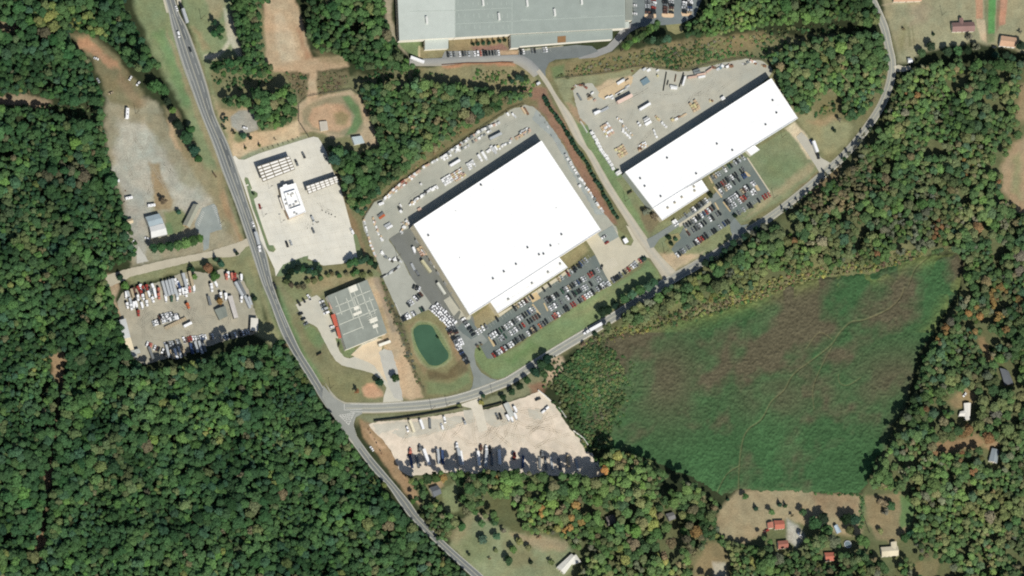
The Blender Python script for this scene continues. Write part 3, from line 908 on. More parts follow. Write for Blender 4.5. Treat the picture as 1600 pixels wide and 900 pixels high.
# south gravel yard and its entrance
sheet("gravel_yard", P("576,663 590,659 640,655 700,647 726,642 746,640 760,640 788,631 822,620 842,611 860,626 872,638 880,655 893,673 906,686 920,701 936,723 948,742 915,748 850,742 780,742 700,738 640,744 624,734 612,706 597,686 581,671"), M_SAND, 0.10, rag=.6, seed=22)
PZ = 0.11
for q, r in (("582,664 640,658 650,668 610,672 590,680", .8), ("612,676 640,660 668,656 705,652 722,650 722,660 700,672 660,680 630,685", .8), ("755,642 785,636 800,660 772,668 758,660", .8), ("825,640 850,640 846,656 828,652", .6)):
    PZ += 0.02
    sheet("worn_patch", P(q), M_PATCH, PZ, rag=1.6, seed=int(len(q)))
sheet("path", P("748,622 751,620 752,628 757,650 762,672 748,676 742,650 736,638 716,633 730,628"), surf("entrance_concrete", (218, 210, 190), big=.05, mid=.05, fine=.05), 0.24)
sheet("lawn", P("724,641 738,640 743,660 728,663"), M_PATCH, 0.15, rag=.5)
sheet("path", P("1396,104 1404,101 1412,104 1422,102 1424,108 1412,112 1402,112"), M_PAD, 0.24)
sheet("road", P("1244,214 1252,206 1262,216 1282,246 1300,256 1296,268 1284,276 1276,262 1262,240"), surf("dock_drive", (188, 184, 168), big=.06, mid=.06, fine=.05), 0.20)
sheet("path", P("1136,384 1146,363 1152,366 1160,358 1176,352 1146,380"), surf("lot_mouth", (150, 152, 146), big=.06, mid=.06, fine=.05), 0.238)
sheet("path", P("247,-30 256,-30 266,20 260,20"), M_PAD, 0.12)
sheet("path", P("272,-30 284,-30 283,6 277,8"), M_PAD, 0.12)

# ------------------------------------------------------------------ wear: tyre arcs, slab joints, patched tarmac
def tracks(name, area, n_, spread, rgb, z, seed, w_=.42, heading_=None):
    r = random.Random(seed)
    poly = P(area)
    xs, ys = [a[0] for a in poly], [a[1] for a in poly]
    out = []
    for _ in range(n_ * 6):
        if len(out) >= n_ * 2:
            break
        x, y = r.uniform(min(xs), max(xs)), r.uniform(min(ys), max(ys))
        a = (heading_ if heading_ is not None else r.uniform(0, 6.28)) + r.gauss(0, .35)
        k_ = r.gauss(0, .035)
        ln, ln2 = [], []
        for s_ in range(int(r.uniform(.5, 1) * spread / 2.5)):
            ln.append((x, y))
            ln2.append((x - math.sin(a) * 3.0, y + math.cos(a) * 3.0))
            a += k_
            x, y = x + math.cos(a) * 2.5, y + math.sin(a) * 2.5
        q_ = np.array(ln + ln2)
        if len(ln) > 3 and sdist(q_[:, 0], q_[:, 1], poly).min() > 1.5:
            out += [ln, ln2]
    if out:
        lines_mesh(name, out, w_, surf("wear_" + str(seed), rgb, big=.06, mid=.1, fine=.08), z)


tracks("tyre_track", "584,668 640,660 760,645 840,618 872,642 905,690 925,715 860,712 700,702 640,705 615,705", 42, 60, (206, 192, 168), 0.205, 31, .55)
tracks("tyre_track", "200,470 300,468 380,440 398,500 300,530 220,550 205,520", 34, 46, (152, 148, 132), 0.118, 32, .5)
tracks("tyre_track", "575,345 616,300 660,272 760,202 825,172 842,190 700,290 620,350", 26, 70, (158, 160, 147), 0.118, 33, .5, -.58)
tracks("tyre_track", "905,165 990,122 1070,118 1190,100 1195,118 1000,240 960,250", 30, 70, (176, 172, 155), 0.128, 34, .5, -.55)
tracks("tyre_track", "385,262 490,222 505,232 552,380 540,404 450,404 430,380", 26, 50, (212, 207, 190), 0.178, 35, .5)
tracks("tyre_track", "185,195 225,190 255,235 325,320 300,335 250,300 235,340 212,340 200,290", 22, 50, (168, 163, 146), 0.05, 36, .5, 1.2)
tracks("tyre_track", "640,365 652,357 735,498 725,505 690,480", 10, 50, (110, 112, 106), 0.185, 37, .5, 1.05)
jl = []
for i in range(1, 12):
    t = i / 12
    jl.append([(366 + 135 * t, 250 - 36 * t + 6), (432 + 122 * t, 425 - 30 * t - 6)])
for i in range(1, 14):
    t = i / 14
    jl.append([(374 + 55 * t, 262 + 150 * t), (505 + 50 * t, 228 + 168 * t)])
lines_mesh("slab_joint", jl, .22, surf("joint_filler", (206, 200, 182), big=.05, mid=.08, fine=.05), 0.181)
for i, (y0, y1, a, b) in enumerate(((30, 62, .55, .74), (100, 128, .12, .3), (150, 190, .56, .72), (215, 262, .55, .8), (300, 340, .3, .5), (430, 470, .55, .88), (525, 560, .12, .45), (690, 716, .5, .9), (790, 815, .1, .5))):
    idx_ = [i_ for i_, p_ in enumerate(hl) if y0 <= p_[1] <= y1]
    q_ = [(hl[i_][0] * (1 - a) + hr[i_][0] * a, hl[i_][1]) for i_ in idx_] + [(hl[i_][0] * (1 - b) + hr[i_][0] * b, hl[i_][1]) for i_ in idx_[::-1]]
    if len(q_) > 5:
        sheet("road_patch", q_, surf("tarmac_patch_%d" % (i % 3), ((104, 108, 107), (140, 142, 137), (116, 119, 116))[i % 3], big=.05, mid=.06, fine=.06), 0.168)

# ------------------------------------------------------------------ the pond
POND = smooth(P("646,517 650,511 657,507.5 669,507.5 676,511 682,522 689,534 694,542 700,551 700.5,559 696,564 688,569.5 680,571.5 671,569.5 665,563 654,546 648,530"), 5, closed=True)
m, n, b = new_mat("pond_water")
f1, raw = noise_val(n, 0.05, 3, 0.85, 1.15)
f2, raw2 = noise_val(n, 1.6, 2, 0.93, 1.07)
n.links.new(vscale(n, S(70, 101, 78), mul(n, f1, f2)), b.inputs["Base Color"])
b.inputs["Roughness"].default_value = 0.28
b.inputs["Specular IOR Level"].default_value = 0.15
bump(n, b, raw2, 0.12, 0.5)
sheet("pond_water", POND, m, 0.09)

# ================================================================== buildings
def ccw(w2):
    a = sum(p[0] * q[1] - q[0] * p[1] for p, q in zip(w2, w2[1:] + w2[:1]))
    return w2 if a > 0 else w2[::-1]


def inset(w2, d):
    """Move a polygon's edges inward by d (negative: outward)."""
    n, out = len(w2), []
    for i in range(n):
        p0, p1, p2 = Vector(w2[i - 1]), Vector(w2[i]), Vector(w2[(i + 1) % n])
        a, b = (p1 - p0).normalized(), (p2 - p1).normalized()
        n1, n2 = Vector((-a.y, a.x)), Vector((-b.y, b.x))
        k_ = n1 + n2
        L = max(k_.length_squared, 0.15)
        out.append(tuple(p1 + k_ * (2 * d / L)))
    return out


def roofpts(px, h, loc):
    return ccw([tuple((g(x, y, h) - loc).xy) for x, y in px])


def walls(mb, w2, z0, z1, mi=0):
    for a, b in zip(w2, w2[1:] + w2[:1]):
        mb.poly([(*a, z0), (*b, z0), (*b, z1), (*a, z1)], mi)


def flat_block(parent, loc, px, h, wm, rm, para=0.5, z0=0.0, wall="wall", roof="roof", over=0.0):
    w2 = roofpts(px, h, loc)
    mb = MB()
    walls(mb, inset(w2, 0.15 + over), z0, h - 0.3)
    mb.build(wall, wm, parent)
    mb = MB()
    mb.prism(w2, h - 0.35, h)
    o = mb.build(roof, rm, parent)
    if para:
        mb = MB()
        inn = inset(w2, 0.45)
        for i in range(len(w2)):
            j = (i + 1) % len(w2)
            mb.prism([w2[i], w2[j], inn[j], inn[i]], h + 0.003, h + para)
        mb.build("parapet", rm, parent)
    return o, w2


def flat_building(name, px, h, wm, rm, label, cat="building", para=0.5, group=None):
    loc = g(sum(p[0] for p in px) / len(px), sum(p[1] for p in px) / len(px), h)
    loc.z = 0
    e = empty(name, loc, 0, label, cat, group)
    flat_block(e, loc, px, h, wm, rm, para)
    return e, loc


def gable(parent, loc, px, eave, ridge, wm, rm, over=0.4, z0=0.0):
    """Pitched roof over four corners; the ridge runs along the longer pair of sides."""
    q = roofpts(px, eave, loc)
    if (Vector(q[1]) - Vector(q[0])).length < (Vector(q[2]) - Vector(q[1])).length:
        q = q[1:] + q[:1]
    m1 = ((q[0][0] + q[3][0]) / 2, (q[0][1] + q[3][1]) / 2)
    m2 = ((q[1][0] + q[2][0]) / 2, (q[1][1] + q[2][1]) / 2)
    mb = MB()
    wq = inset(q, over)
    wm1 = ((wq[0][0] + wq[3][0]) / 2, (wq[0][1] + wq[3][1]) / 2)
    wm2 = ((wq[1][0] + wq[2][0]) / 2, (wq[1][1] + wq[2][1]) / 2)
    walls(mb, wq, z0, eave)
    mb.poly([(*wq[3], eave), (*wq[0], eave), (*wm1, ridge - .15)])
    mb.poly([(*wq[1], eave), (*wq[2], eave), (*wm2, ridge - .15)])
    mb.build("wall", wm, parent)
    mb = MB()
    t = 0.14
    for a, b, c, d in ((q[0], q[1], m2, m1), (q[2], q[3], m1, m2)):
        top = [(*a, eave), (*b, eave), (*c, ridge), (*d, ridge)]
        bot = [(x, y, z - t) for x, y, z in top]
        mb.poly(top)
        mb.poly(bot[::-1])
        for i in range(4):
            j = (i + 1) % 4
            if i != 2:
                mb.poly([bot[i], bot[j], top[j], top[i]])
    return mb.build("roof", rm, parent)


def gable_house(name, px, eave, ridge, wm, rm, label, cat="house", group=None, over=0.4):
    loc = g(sum(p[0] for p in px) / 4, sum(p[1] for p in px) / 4, eave)
    loc.z = 0
    e = empty(name, loc, 0, label, cat, group)
    r = gable(e, loc, px, eave, ridge, wm, rm, over)
    q = inset(roofpts(px, eave, loc), over)
    # a door and windows on the walls that face south
    a, b = min(zip(q, q[1:] + q[:1]), key=lambda s: (s[0][1] + s[1][1]))
    a, b = Vector(a), Vector(b)
    d = (b - a).normalized()
    nrm = Vector((d.y, -d.x))
    L = (b - a).length
    for nm, f, w_, z0, z1, mt in (("window", .2, 1.3, .9, 2.1, "window_glass"), ("door", .48, 1.0, .05, 2.1, "door_paint"), ("window", .76, 1.3, .9, 2.1, "window_glass")):
        if z1 > eave - .2 or L * .2 < w_:
            continue
        mb = MB()
        c = a + d * (L * f)
        p = [c - d * w_ / 2, c + d * w_ / 2]
        mb.prism([tuple(p[0] + nrm * .003), tuple(p[1] + nrm * .003), tuple(p[1] + nrm * .06), tuple(p[0] + nrm * .06)], z0, z1)
        mb.build(nm, plain(mt, (50, 60, 66) if nm == "window" else (120, 90, 70), .25 if nm == "window" else .6), e)
    return e, loc


def roof_unit(parent, loc, x, y, h, lx, ly, hz_, rz=0.0, mat=None, name="roof_unit"):
    p = g(x, y, h) - loc
    mb = MB()
    mb.box(-lx / 2, lx / 2, -ly / 2, ly / 2, 0.004, hz_ * .92, tx=.03, ty=.03)
    mb.box(-lx * .32, lx * .32, -ly * .32, ly * .32, hz_ * .925, hz_)
    o = mb.build(name, mat or plain("galvanised", (206, 206, 200), .5, .3), parent)
    o.location = (p.x, p.y, h)
    o.rotation_euler = (0, 0, rz)
    return o


def roof_line(parent, loc, px, h, width, mat, name="roof_seam"):
    """Raised seams or strips along a roof, all of one roof in one pattern mesh."""
    mb = MB()
    for ln in px:
        for a, b in zip(ln, ln[1:]):
            A, B = (g(*a, h) - loc).xy, (g(*b, h) - loc).xy
            d = (B - A).normalized()
            nn = Vector((-d.y, d.x)) * width / 2
            mb.prism([tuple(A + nn), tuple(A - nn), tuple(B - nn), tuple(B + nn)], h + .004, h + .06)
    return mb.build(name, mat, parent)


WHITE_ROOF = plain("white_roof_membrane", (255, 255, 252), .7, .1)
CREAM_WALL = surf("cream_panel_wall", (216, 206, 178), big=.03, mid=.05, fine=.04)
TEAL_WALL = surf("grey_green_wall", (176, 182, 170), big=.03, mid=.05, fine=.04)
GREY_ROOF_A = surf("light_grey_roof", (198, 205, 195), big=.04, mid=.04, fine=.04)
GREY_ROOF_B = surf("grey_roof", (160, 169, 160), big=.05, mid=.05, fine=.04)
GREY_ROOF_C = surf("flat_grey_roof", (150, 155, 144), big=.08, mid=.1, fine=.06)
DARK_WALL = surf("dark_panel_wall", (120, 120, 112), big=.04, mid=.05, fine=.04)
WHITE_WALL = surf("white_wall", (236, 230, 214), big=.03, mid=.05, fine=.04)
SEAM = plain("pale_seam", (222, 222, 204))
DARK_TRIM = plain("dark_trim", (92, 90, 80))
VENT = plain("vent_dark", (70, 74, 74))


def between(a, b, t):
    return (a[0] + (b[0] - a[0]) * t, a[1] + (b[1] - a[1]) * t)


def dock_doors(e, loc, a, b, h, n, mat, name="dock_door"):
    """Roller doors on the wall between roof corners a and b (px)."""
    A, B = (g(*a, h) - loc).xy, (g(*b, h) - loc).xy
    d = (B - A).normalized()
    nn = Vector((d.y, -d.x))
    if nn.dot((A + B) / 2) < 0:
        nn = -nn
    me = None
    for i in range(n):
        c = A.lerp(B, (i + .5) / n)
        if me is None:
            mb = MB()
            mb.box(-1.7, 1.7, -.05, .12, .02, 3.6)
            mb.box(-2.0, 2.0, -.05, .16, 3.605, 3.9)
            me = mb.mesh(name)
            me.materials.append(mat)
        o = link(name, me, e)
        o.location = (c.x - nn.x * .1, c.y - nn.y * .1, 0)
        o.rotation_euler = (0, 0, math.atan2(d.y, d.x) + (math.pi if nn.dot(Vector((-d.y, d.x))) < 0 else 0))


# --- the two white warehouses
e, loc = flat_building("warehouse", P("646,351 846,220 939,360 734,492.5"), 10.2, CREAM_WALL, WHITE_ROOF, "huge square white-roofed warehouse between the storage yard and the long car park", "warehouse", .55)
flat_block(e, loc, P("766,472 873.5,402 887,418 778,489.5"), 7.0, CREAM_WALL, WHITE_ROOF, .4, wall="annex_wall", roof="annex_roof")
dock_doors(e, loc, (640, 356), (840, 224), 10.2, 14, plain("roller_door", (190, 190, 184)))
dock_doors(e, loc, (650, 365), (728, 480), 10.2, 7, plain("roller_door", (190, 190, 184)))
for q in P("669,368 751,289 849,397 824,387 860,384 842,398 877,366.5 806,413 787,424.5 770,435.5"):
    roof_unit(e, loc, q[0], q[1], 10.2, 1.3, 1.3, 1.25, .5, VENT, "roof_vent")
for q in P("712,330 718,403 753,290.5 869,325 873,382"):
    roof_unit(e, loc, q[0], q[1], 10.2, .8, .8, .5, .5, None, "roof_hatch")
for q in P("856,425.5 875,412.5 831,443 794,468"):
    roof_unit(e, loc, q[0], q[1], 7.0, 1.8, 1.4, 1.2, .5, plain("unit_grey", (160, 160, 150)), "roof_unit")
roof_line(e, loc, [[between((768, 475), (778, 489.5), .5), between((875, 405), (887, 418), .5)]], 7.0, .18, plain("soft_seam", (226, 222, 206)))

e, loc = flat_building("warehouse", P("976.5,269 1205,122.5 1246.5,185 1020.5,326"), 9.2, TEAL_WALL, WHITE_ROOF, "long white-roofed warehouse beside the pale hardstanding, east of the access road", "warehouse", .55)
flat_block(e, loc, P("1019,324 1096,281 1107,297.5 1035,344.5"), 6.4, CREAM_WALL, WHITE_ROOF, .4, wall="annex_wall", roof="annex_roof")
flat_block(e, loc, P("1166.5,235 1178.5,226.5 1187,234 1174,243"), 4.4, WHITE_WALL, WHITE_ROOF, .2, wall="lobby_wall", roof="lobby_roof")
dock_doors(e, loc, (978, 268), (1202, 124), 9.2, 14, plain("roller_door", (190, 190, 184)))
for q in P("1000,279 1007,291 1032,307 1042,247 1144,235 1087.5,271.5 1207,157 1213,176.5 1196,195 1120,225"):
    roof_unit(e, loc, q[0], q[1], 9.2, 1.4, 1.2, 1.2, .5, VENT, "roof_vent")
for q in P("1043,325 1054,317 1065,308.5 1085,298.5 1084,292"):
    roof_unit(e, loc, q[0], q[1], 6.4, 1.9, 1.5, 1.2, .5, plain("unit_tan", (176, 168, 146)))

# --- the grey warehouse to the north
e, loc = flat_building("factory_building", P("620,-40 624,63 711,58.5 711,-40"), 7.4, WHITE_WALL, GREY_ROOF_A, "vast grey-roofed factory cut off by the top edge of the photo", "factory", .0)
flat_block(e, loc, P("711.3,-40 711.3,58.3 800,53 958,44.6 977,43.5 976.5,-40"), 7.45, WHITE_WALL, GREY_ROOF_B, .0)
flat_block(e, loc, P("798,54.5 957,46 957,61 925,63 812,72 812,74 798.5,75"), 5.6, WHITE_WALL, GREY_ROOF_B, .0, wall="annex_wall", roof="annex_roof")
flat_block(e, loc, P("664,62 700.5,60.6 700.5,75.5 664,77.5"), 4.2, WHITE_WALL, GREY_ROOF_A, .0, wall="annex_wall", roof="annex_roof")
flat_block(e, loc, P("977.3,-40 977.3,32 988.5,31.5 988.5,-40"), 5.2, WHITE_WALL, GREY_ROOF_C, .0, wall="lean_to_wall", roof="lean_to_roof")
flat_block(e, loc, P("977,34 983,33.5 983,43 977,43.5"), 3.8, WHITE_WALL, GREY_ROOF_A, .0, wall="porch_wall", roof="porch_roof")
sl = []
for x in (715, 724.5, 738.5, 747, 761, 769, 783, 791):
    for y0, y1 in ((3, 8), (21, 28), (39, 45)):
        sl.append([(x + .07 * y0, y0), (x + .07 * y1, y1)])
sl += [[(711, 16.5), (800, 12)], [(711, 37.5), (977, 24)], [(640, 18), (711, 16.5)], [(711, -40), (711.3, 58)], [(800, -40), (800, 53)], [(813, 30.5), (826, 30)], [(907, 25), (918, 25)], [(975.8, -40), (975.8, 43)]]
roof_line(e, loc, sl, 7.46, .38, plain("dim_seam", (188, 197, 186)), "skylight_strip")
for x, y in P("666,32 754,4 779,26.5 823,5 866,20 908,2"):
    roof_unit(e, loc, x, y, 7.46, 1.9, 6.4, 1.9, .06, plain("unit_white", (228, 228, 220)))
p = MB()
q = roofpts(P("871,57 884,56 884,66 871,67"), 5.61, loc)
p.prism(q, 5.605, 5.75)
p.build("roof_well", plain("well_floor", (150, 116, 80)), e)

# --- flat grey roofed works with red awnings
FH = 6.0
e, loc = flat_building("workshop_building", P("511,462.5 573.5,437 590,476 605,520 541,546 535,527 525,491"), FH, WHITE_WALL, GREY_ROOF_C, "flat grey-roofed works with white roof seams and red awnings on its west side", "workshop", .0)
NWc, NEc, SEc, SWc = (511, 462.5), (573.5, 437), (605, 520), (541, 546)


def fr(u, v):
    return between(between(NWc, NEc, u), between(SWc, SEc, u), v)


ls = []
for v, u0, u1 in ((.23, .1, .5), (.36, .06, .98), (.55, .05, .97), (.74, .05, .55), (.2, .55, .98)):
    ls.append([fr(u0, v), fr(u1, v)])
for u, v0, v1 in ((.18, .06, .4), (.4, .16, .55), (.52, .0, .78), (.56, .2, .5), (.62, .02, .5), (.78, .0, .6), (.8, .5, .95), (.9, .3, .6)):
    ls.append([fr(u, v0), fr(u, v1)])
roof_line(e, loc, ls, FH, .5, SEAM)
for (u0, u1, v0, v1) in ((.53, .72, .0, .11), (.48, .6, .36, .42), (.42, .62, .46, .51), (.72, .9, .66, .74), (.74, .86, .78, .84)):
    mb = MB()
    mb.prism(roofpts([fr(u0, v0), fr(u1, v0), fr(u1, v1), fr(u0, v1)], FH, loc), FH + .07, FH + .25)
    mb.build("skylight", plain("skylight_white", (238, 234, 216)), e)
for i in range(5):
    for j in range(4):
        q = fr(.7 + .045 * i, .6 + .035 * j)
        roof_unit(e, loc, q[0], q[1], FH + .02, .7, .7, .5, .4, plain("curb_white", (214, 214, 200)), "roof_curb")
AW = surf("red_awning", (196, 104, 84), big=.04, mid=.06, fine=.05)
for s in ("517,492.5 526,489 532,507.5 523,510.5", "524.5,511.5 533,508 538,526 529,529"):
    mb = MB()
    mb.prism(roofpts(P(s), 3.4, loc), 3.1, 3.4)
    mb.build("awning", AW, e)
mb = MB()
mb.prism(roofpts(P("511,463.5 514,462.3 520,482 517,483"), 3.4, loc), 3.1, 3.4)
mb.build("awning", surf("faded_awning", (206, 160, 140), big=.04, mid=.06, fine=.05), e)

# --- filling station: canopies, shop, pumps
def canopy(px, h, nu, nv, cols, label, us):
    loc = g(sum(p[0] for p in px) / 4, sum(p[1] for p in px) / 4, h)
    loc.z = 0
    e = empty("canopy", loc, 0, label, "canopy", None)
    q = roofpts(px, h, loc)
    mb = MB()
    mb.prism(q, h - .9, h)
    mb.build("fascia", plain("canopy_fascia", (126, 118, 98)), e)
    # find the px order again so that u runs along the long side
    a, b, c, d = px
    dk = plain("canopy_gutter", (118, 112, 100))
    mb = MB()
    F = lambda u, v: between(between(a, b, u), between(d, c, u), v)
    W_ = lambda u, v: tuple((g(*F(u, v), h) - loc).xy)
    for i in range(len(us) - 1):
        for j in range(nv):
            ea, eb = .014, .04
            u0, u1, v0, v1 = us[i] + ea, us[i + 1] - ea, j / nv + eb, (j + 1) / nv - eb
            mb.prism(ccw([W_(u0, v0), W_(u1, v0), W_(u1, v1), W_(u0, v1)]), h + .003, h + .12)
    mb.build("roof", plain("canopy_panel", (252, 248, 238)), e)
    for u in cols:
        for v in (.28, .74):
            x, y = W_(u, v)
            mb = MB()
            mb.box(x - .3, x + .3, y - .3, y + .3, 0.16, h - .9)
            mb.build("column", plain("column_white", (214, 212, 204)), e)
    pumps = []
    for u in cols:
        for v in (.28, .74):
            pumps.append(Vector((*W_(u, v), 0)) + loc)
    ax = (g(*b) - g(*a)).xy.normalized()
    return e, pumps, math.atan2(ax.y, ax.x)


cn1, pm1, ra1 = canopy(P("401.5,260 452.5,243.5 461,264.5 411,284"), 6.6, 5, 5, (.14, .38, .62, .86), "large white filling-station canopy with a dark grid of gutters", [0, .13, .38, .64, .87, 1])
cn2, pm2, ra2 = canopy(P("478,291 526,275 530,284.5 482,303"), 6.4, 7, 3, (.12, .37, .63, .88), "narrow white filling-station canopy near the eastern edge of the forecourt", [0, .13, .28, .43, .58, .72, .87, 1])
pump_me = None
for nm, ps, ra in (("large canopy", pm1, ra1), ("narrow canopy", pm2, ra2)):
    for i, p in enumerate(ps):
        t = empty("fuel_pump", (p.x + 1.6 * math.cos(ra + 1.57), p.y + 1.6 * math.sin(ra + 1.57), .16), ra, "fuel pump hidden in the shade under the %s" % nm, "fuel pump", "fuel pumps under the %s" % nm)
        mb = MB()
        mb.box(-.5, .5, -.3, .3, 0, 1.9, tx=.05, ty=.05)
        mb.build("cabinet", plain("pump_white", (220, 220, 214)), t)
        mb = MB()
        mb.box(-.36, .36, -.34, -.302, 1.1, 1.6)
        mb.build("display", plain("pump_display", (40, 46, 50)), t)

loc = g(456, 313, 5)
loc.z = 0
SR = math.atan2(*(g(462, 286, 5) - g(437, 294, 5)).yx)
e = empty("shop_building", loc, 0, "white flat-roofed filling-station shop with roof machinery, between the two canopies", "shop")
SHOP = P("437,293.5 442.5,291.5 442,289.5 447.5,287.5 449,289.5 462,286 478,331 452.5,341.5 446,327 440.5,311")
flat_block(e, loc, SHOP, 5.4, surf("shop_wall", (190, 172, 146), big=.03, mid=.05, fine=.04), WHITE_ROOF, .35)
mb = MB()
inner = roofpts(P("444,302 460.5,297 470,321.5 452,328"), 6.2, loc)
oi = inset(inner, .35)
for i in range(4):
    j = (i + 1) % 4
    mb.prism([inner[i], inner[j], oi[j], oi[i]], 5.404, 7.3)
mb.build("parapet", WHITE_ROOF, e)
for x, y, a_, b_ in ((446, 313, 2, 1.2), (447.5, 319.5, 2.2, 1.4), (457, 303, 2.2, 1.4), (454.5, 306, .9, 2.6), (462.5, 316, 2.2, 1.4), (459, 320.5, 1.6, 1.4), (453.5, 322, 2, 1.2), (460, 333, 2, 1.2), (463.5, 335, 1.6, .8), (450, 304, 1.4, 1.4)):
    roof_unit(e, loc, x, y, 5.4, a_, b_, 1.2, SR, plain("unit_light_grey", (196, 194, 186)))  # one even light grey for all the shop's roof units
mb = MB()
mb.prism(roofpts(P("436,309 439,308 446,327 443,329"), 3.4, loc), 3.1, 3.4)
mb.build("awning", plain("shop_awning", (226, 220, 206)), e)
mb = MB()
mb.prism(roofpts(P("445.5,329 449,328 452,340 449.5,341.5"), 3.4, loc), 3.1, 3.4)
mb.build("awning", plain("shop_awning_brown", (160, 132, 110)), e)
for i, (x, y) in enumerate(P("420,295 439,348.5 411,339")):
    p = g(x, y)
    t = empty("light_pole", (p.x, p.y, .16), .3, ("slim lamp post standing north-west of the filling-station shop", "slim lamp post standing south of the filling-station shop", "slim lamp post by the long planted strip of the forecourt")[i], "lamp post")
    mb = MB()
    mb.cyl(0, 0, 0, 8.5, .12, .08)
    mb.build("pole", plain("pole_grey", (120, 120, 116)), t)
    mb = MB()
    mb.box(-1.0, 1.0, -.25, .25, 8.4, 8.6)
    mb.build("lamp_head", plain("lamp_dark", (70, 70, 68)), t)

# --- west of the highway
e = empty("shed_building", g(244, 352), 0, "metal shed with a bluish north roof and a white south roof, west of the motel", "shed")
loc = Vector(e.location)
BLUE = surf("bluish_metal_roof", (162, 176, 180), big=.03, mid=.05, fine=.04)
gable(e, loc, P("227,339 248.5,333.5 256,348.5 233.5,355"), 4.2, 5.2, surf("shed_wall", (170, 172, 166), big=.03, mid=.05, fine=.04), BLUE, .1)
gable(e, loc, P("233.5,354.5 256,348.5 261.5,366 236.5,371.5"), 4.5, 5.6, surf("shed_wall", (170, 172, 166)), surf("white_metal_roof", (226, 226, 220), big=.03, mid=.05, fine=.04), .1)
e, _ = gable_house("motel_building", P("285.5,351 302,318.5 312.5,321.5 296.5,356"), 3.2, 4.9, surf("tan_siding", (186, 168, 132)), surf("olive_shingle", (164, 164, 146), big=.05, mid=.06, fine=.05), "long low building with an olive shingle roof beside the small striped car park", "motel", None, .6)
e, _ = gable_house("storage_shed", P("194,344.5 207,341 208.5,348 195.5,351.5"), 3.4, 4.3, WHITE_WALL, surf("cream_shed_roof", (208, 190, 158)), "cream shed against the western woods, west of the metal shed", "shed")
e = empty("shed_building", g(196, 525), 0, "long narrow shed with grey and cream roofs on the truck yard's western edge", "shed")
loc = Vector(e.location)
for s, h, m_ in (("185,500.5 196.5,497.5 204,527 193,529.5", 4.4, surf("pale_grey_roof", (206, 208, 204))), ("193,529.6 204,527.2 209.5,546 200,548.5", 4.2, surf("cream_roof", (232, 218, 186))),
                 ("202,548.6 217,544.5 220,551 214,553 215,558 207,557", 3.6, surf("dull_grey_roof", (184, 186, 176)))):
    flat_block(e, loc, P(s), h, DARK_WALL, m_, 0)
e, _ = flat_building("shed_building", P("392,496.5 403.5,497.5 402.5,517 391,516.5"), 4.4, DARK_WALL, surf("white_shed_roof", (226, 222, 208)), "white-roofed shed at the south-eastern corner of the truck yard", "shed", 0)
e, _ = gable_house("storage_shed", P("355.5,463 363,461.5 372.5,496 366,497.5"), 3.2, 3.7, DARK_WALL, surf("pinkish_roof", (206, 200, 192)), "long pale shed inside the truck yard, east of the rusty tree", "shed", None, .15)
e, _ = gable_house("house", P("335,484 352,478 356,494 343,500"), 3, 4.3, DARK_WALL, surf("dark_grey_shingle", (134, 140, 130)), "small house with a dark grey roof inside the truck yard, west of the long shed", "house")

# --- houses
RED = surf("red_metal_roof", (188, 116, 96), big=.04, mid=.06, fine=.05)
DKR = surf("charcoal_shingle", (108, 112, 116), big=.05, mid=.07, fine=.05)
PUR = surf("purple_brown_shingle", (148, 120, 112), big=.05, mid=.07, fine=.05)
TAN = surf("tan_shingle", (204, 166, 136), big=.05, mid=.06, fine=.05)
e, loc = gable_house("house", P("1487,35.5 1522,34 1523,49 1488,50"), 3.0, 5.0, WHITE_WALL, PUR, "long house with a purplish brown roof and rear wing in the north-eastern fields", "house")
gable(e, loc, P("1499,28 1505,28 1506,42 1500,42"), 3.0, 4.2, WHITE_WALL, PUR, .3)
e, _ = gable_house("house", P("1564.5,55.5 1589,59 1586.5,74 1561.5,71.5"), 3.4, 4.6, plain("bright_white_siding", (250, 246, 236)), TAN, "house with a tan roof and bright white front, east of the green crop strip", "house", None, .2)
e, _ = gable_house("storage_shed", P("1418,91 1425,91 1426,98 1419,98"), 2.6, 3.6, WHITE_WALL, surf("white_tin_roof", (224, 226, 226)), "small white shed by the bend of the county road", "shed", None, .2)
e, _ = gable_house("house", P("1396,-10 1440,-12 1440,2 1396,3"), 3.0, 4.6, WHITE_WALL, TAN, "house with a brown roof cut off by the top edge above the farm field", "house")
for s, lb, m_, hh in (("1199,817 1208,815 1209,825 1200,826", "low pinkish red roofed wing beside the taller red-roofed house", surf("faded_red_roof", (190, 128, 108)), 2.6),
                      ("1209,813.5 1225,813 1226,826 1211,827.5", "red-roofed house with grey lot to its east, northernmost of the red roofs", RED, 3.0),
                      ("1215,845.5 1231,844 1232,856 1216,858", "dull red-roofed house half under trees, just south of the taller red-roofed house", surf("dull_red_roof", (168, 112, 96)), 3.0),
                      ("1288,863.5 1303,863 1303.5,876 1290,877", "small red-roofed house among trees near the bottom edge, easternmost of the red roofs", RED, 2.8)):
    gable_house("house", P(s), hh, hh + 1.2, WHITE_WALL, m_, lb, "house", None, .25)
gable_house("house", P("1303,822 1308,819 1315,831 1308,834"), 2.8, 4.0, WHITE_WALL, surf("pale_blue_roof", (186, 204, 216)), "small pale blue-roofed cabin in the shade of big yard trees", "cabin", None, .25)
e, loc = gable_house("house", P("1376,855 1403,853 1404,868 1378,870"), 3, 4.3, WHITE_WALL, surf("beige_roof", (214, 204, 176)), "beige-roofed house with a rear wing at the clearing's southern edge", "house", None, .25)
gable(e, loc, P("1392,847 1401,846 1402,858 1393,858"), 3.0, 4.0, WHITE_WALL, surf("beige_roof", (214, 204, 176)), .2)
e, loc = gable_house("house", P("1506,630 1517,629.5 1515.5,656 1508,656"), 3, 4.0, WHITE_WALL, surf("white_tin_roof2", (234, 230, 220)), "white-roofed house in the eastern woods with a car parked north of it", "house", None, .25)
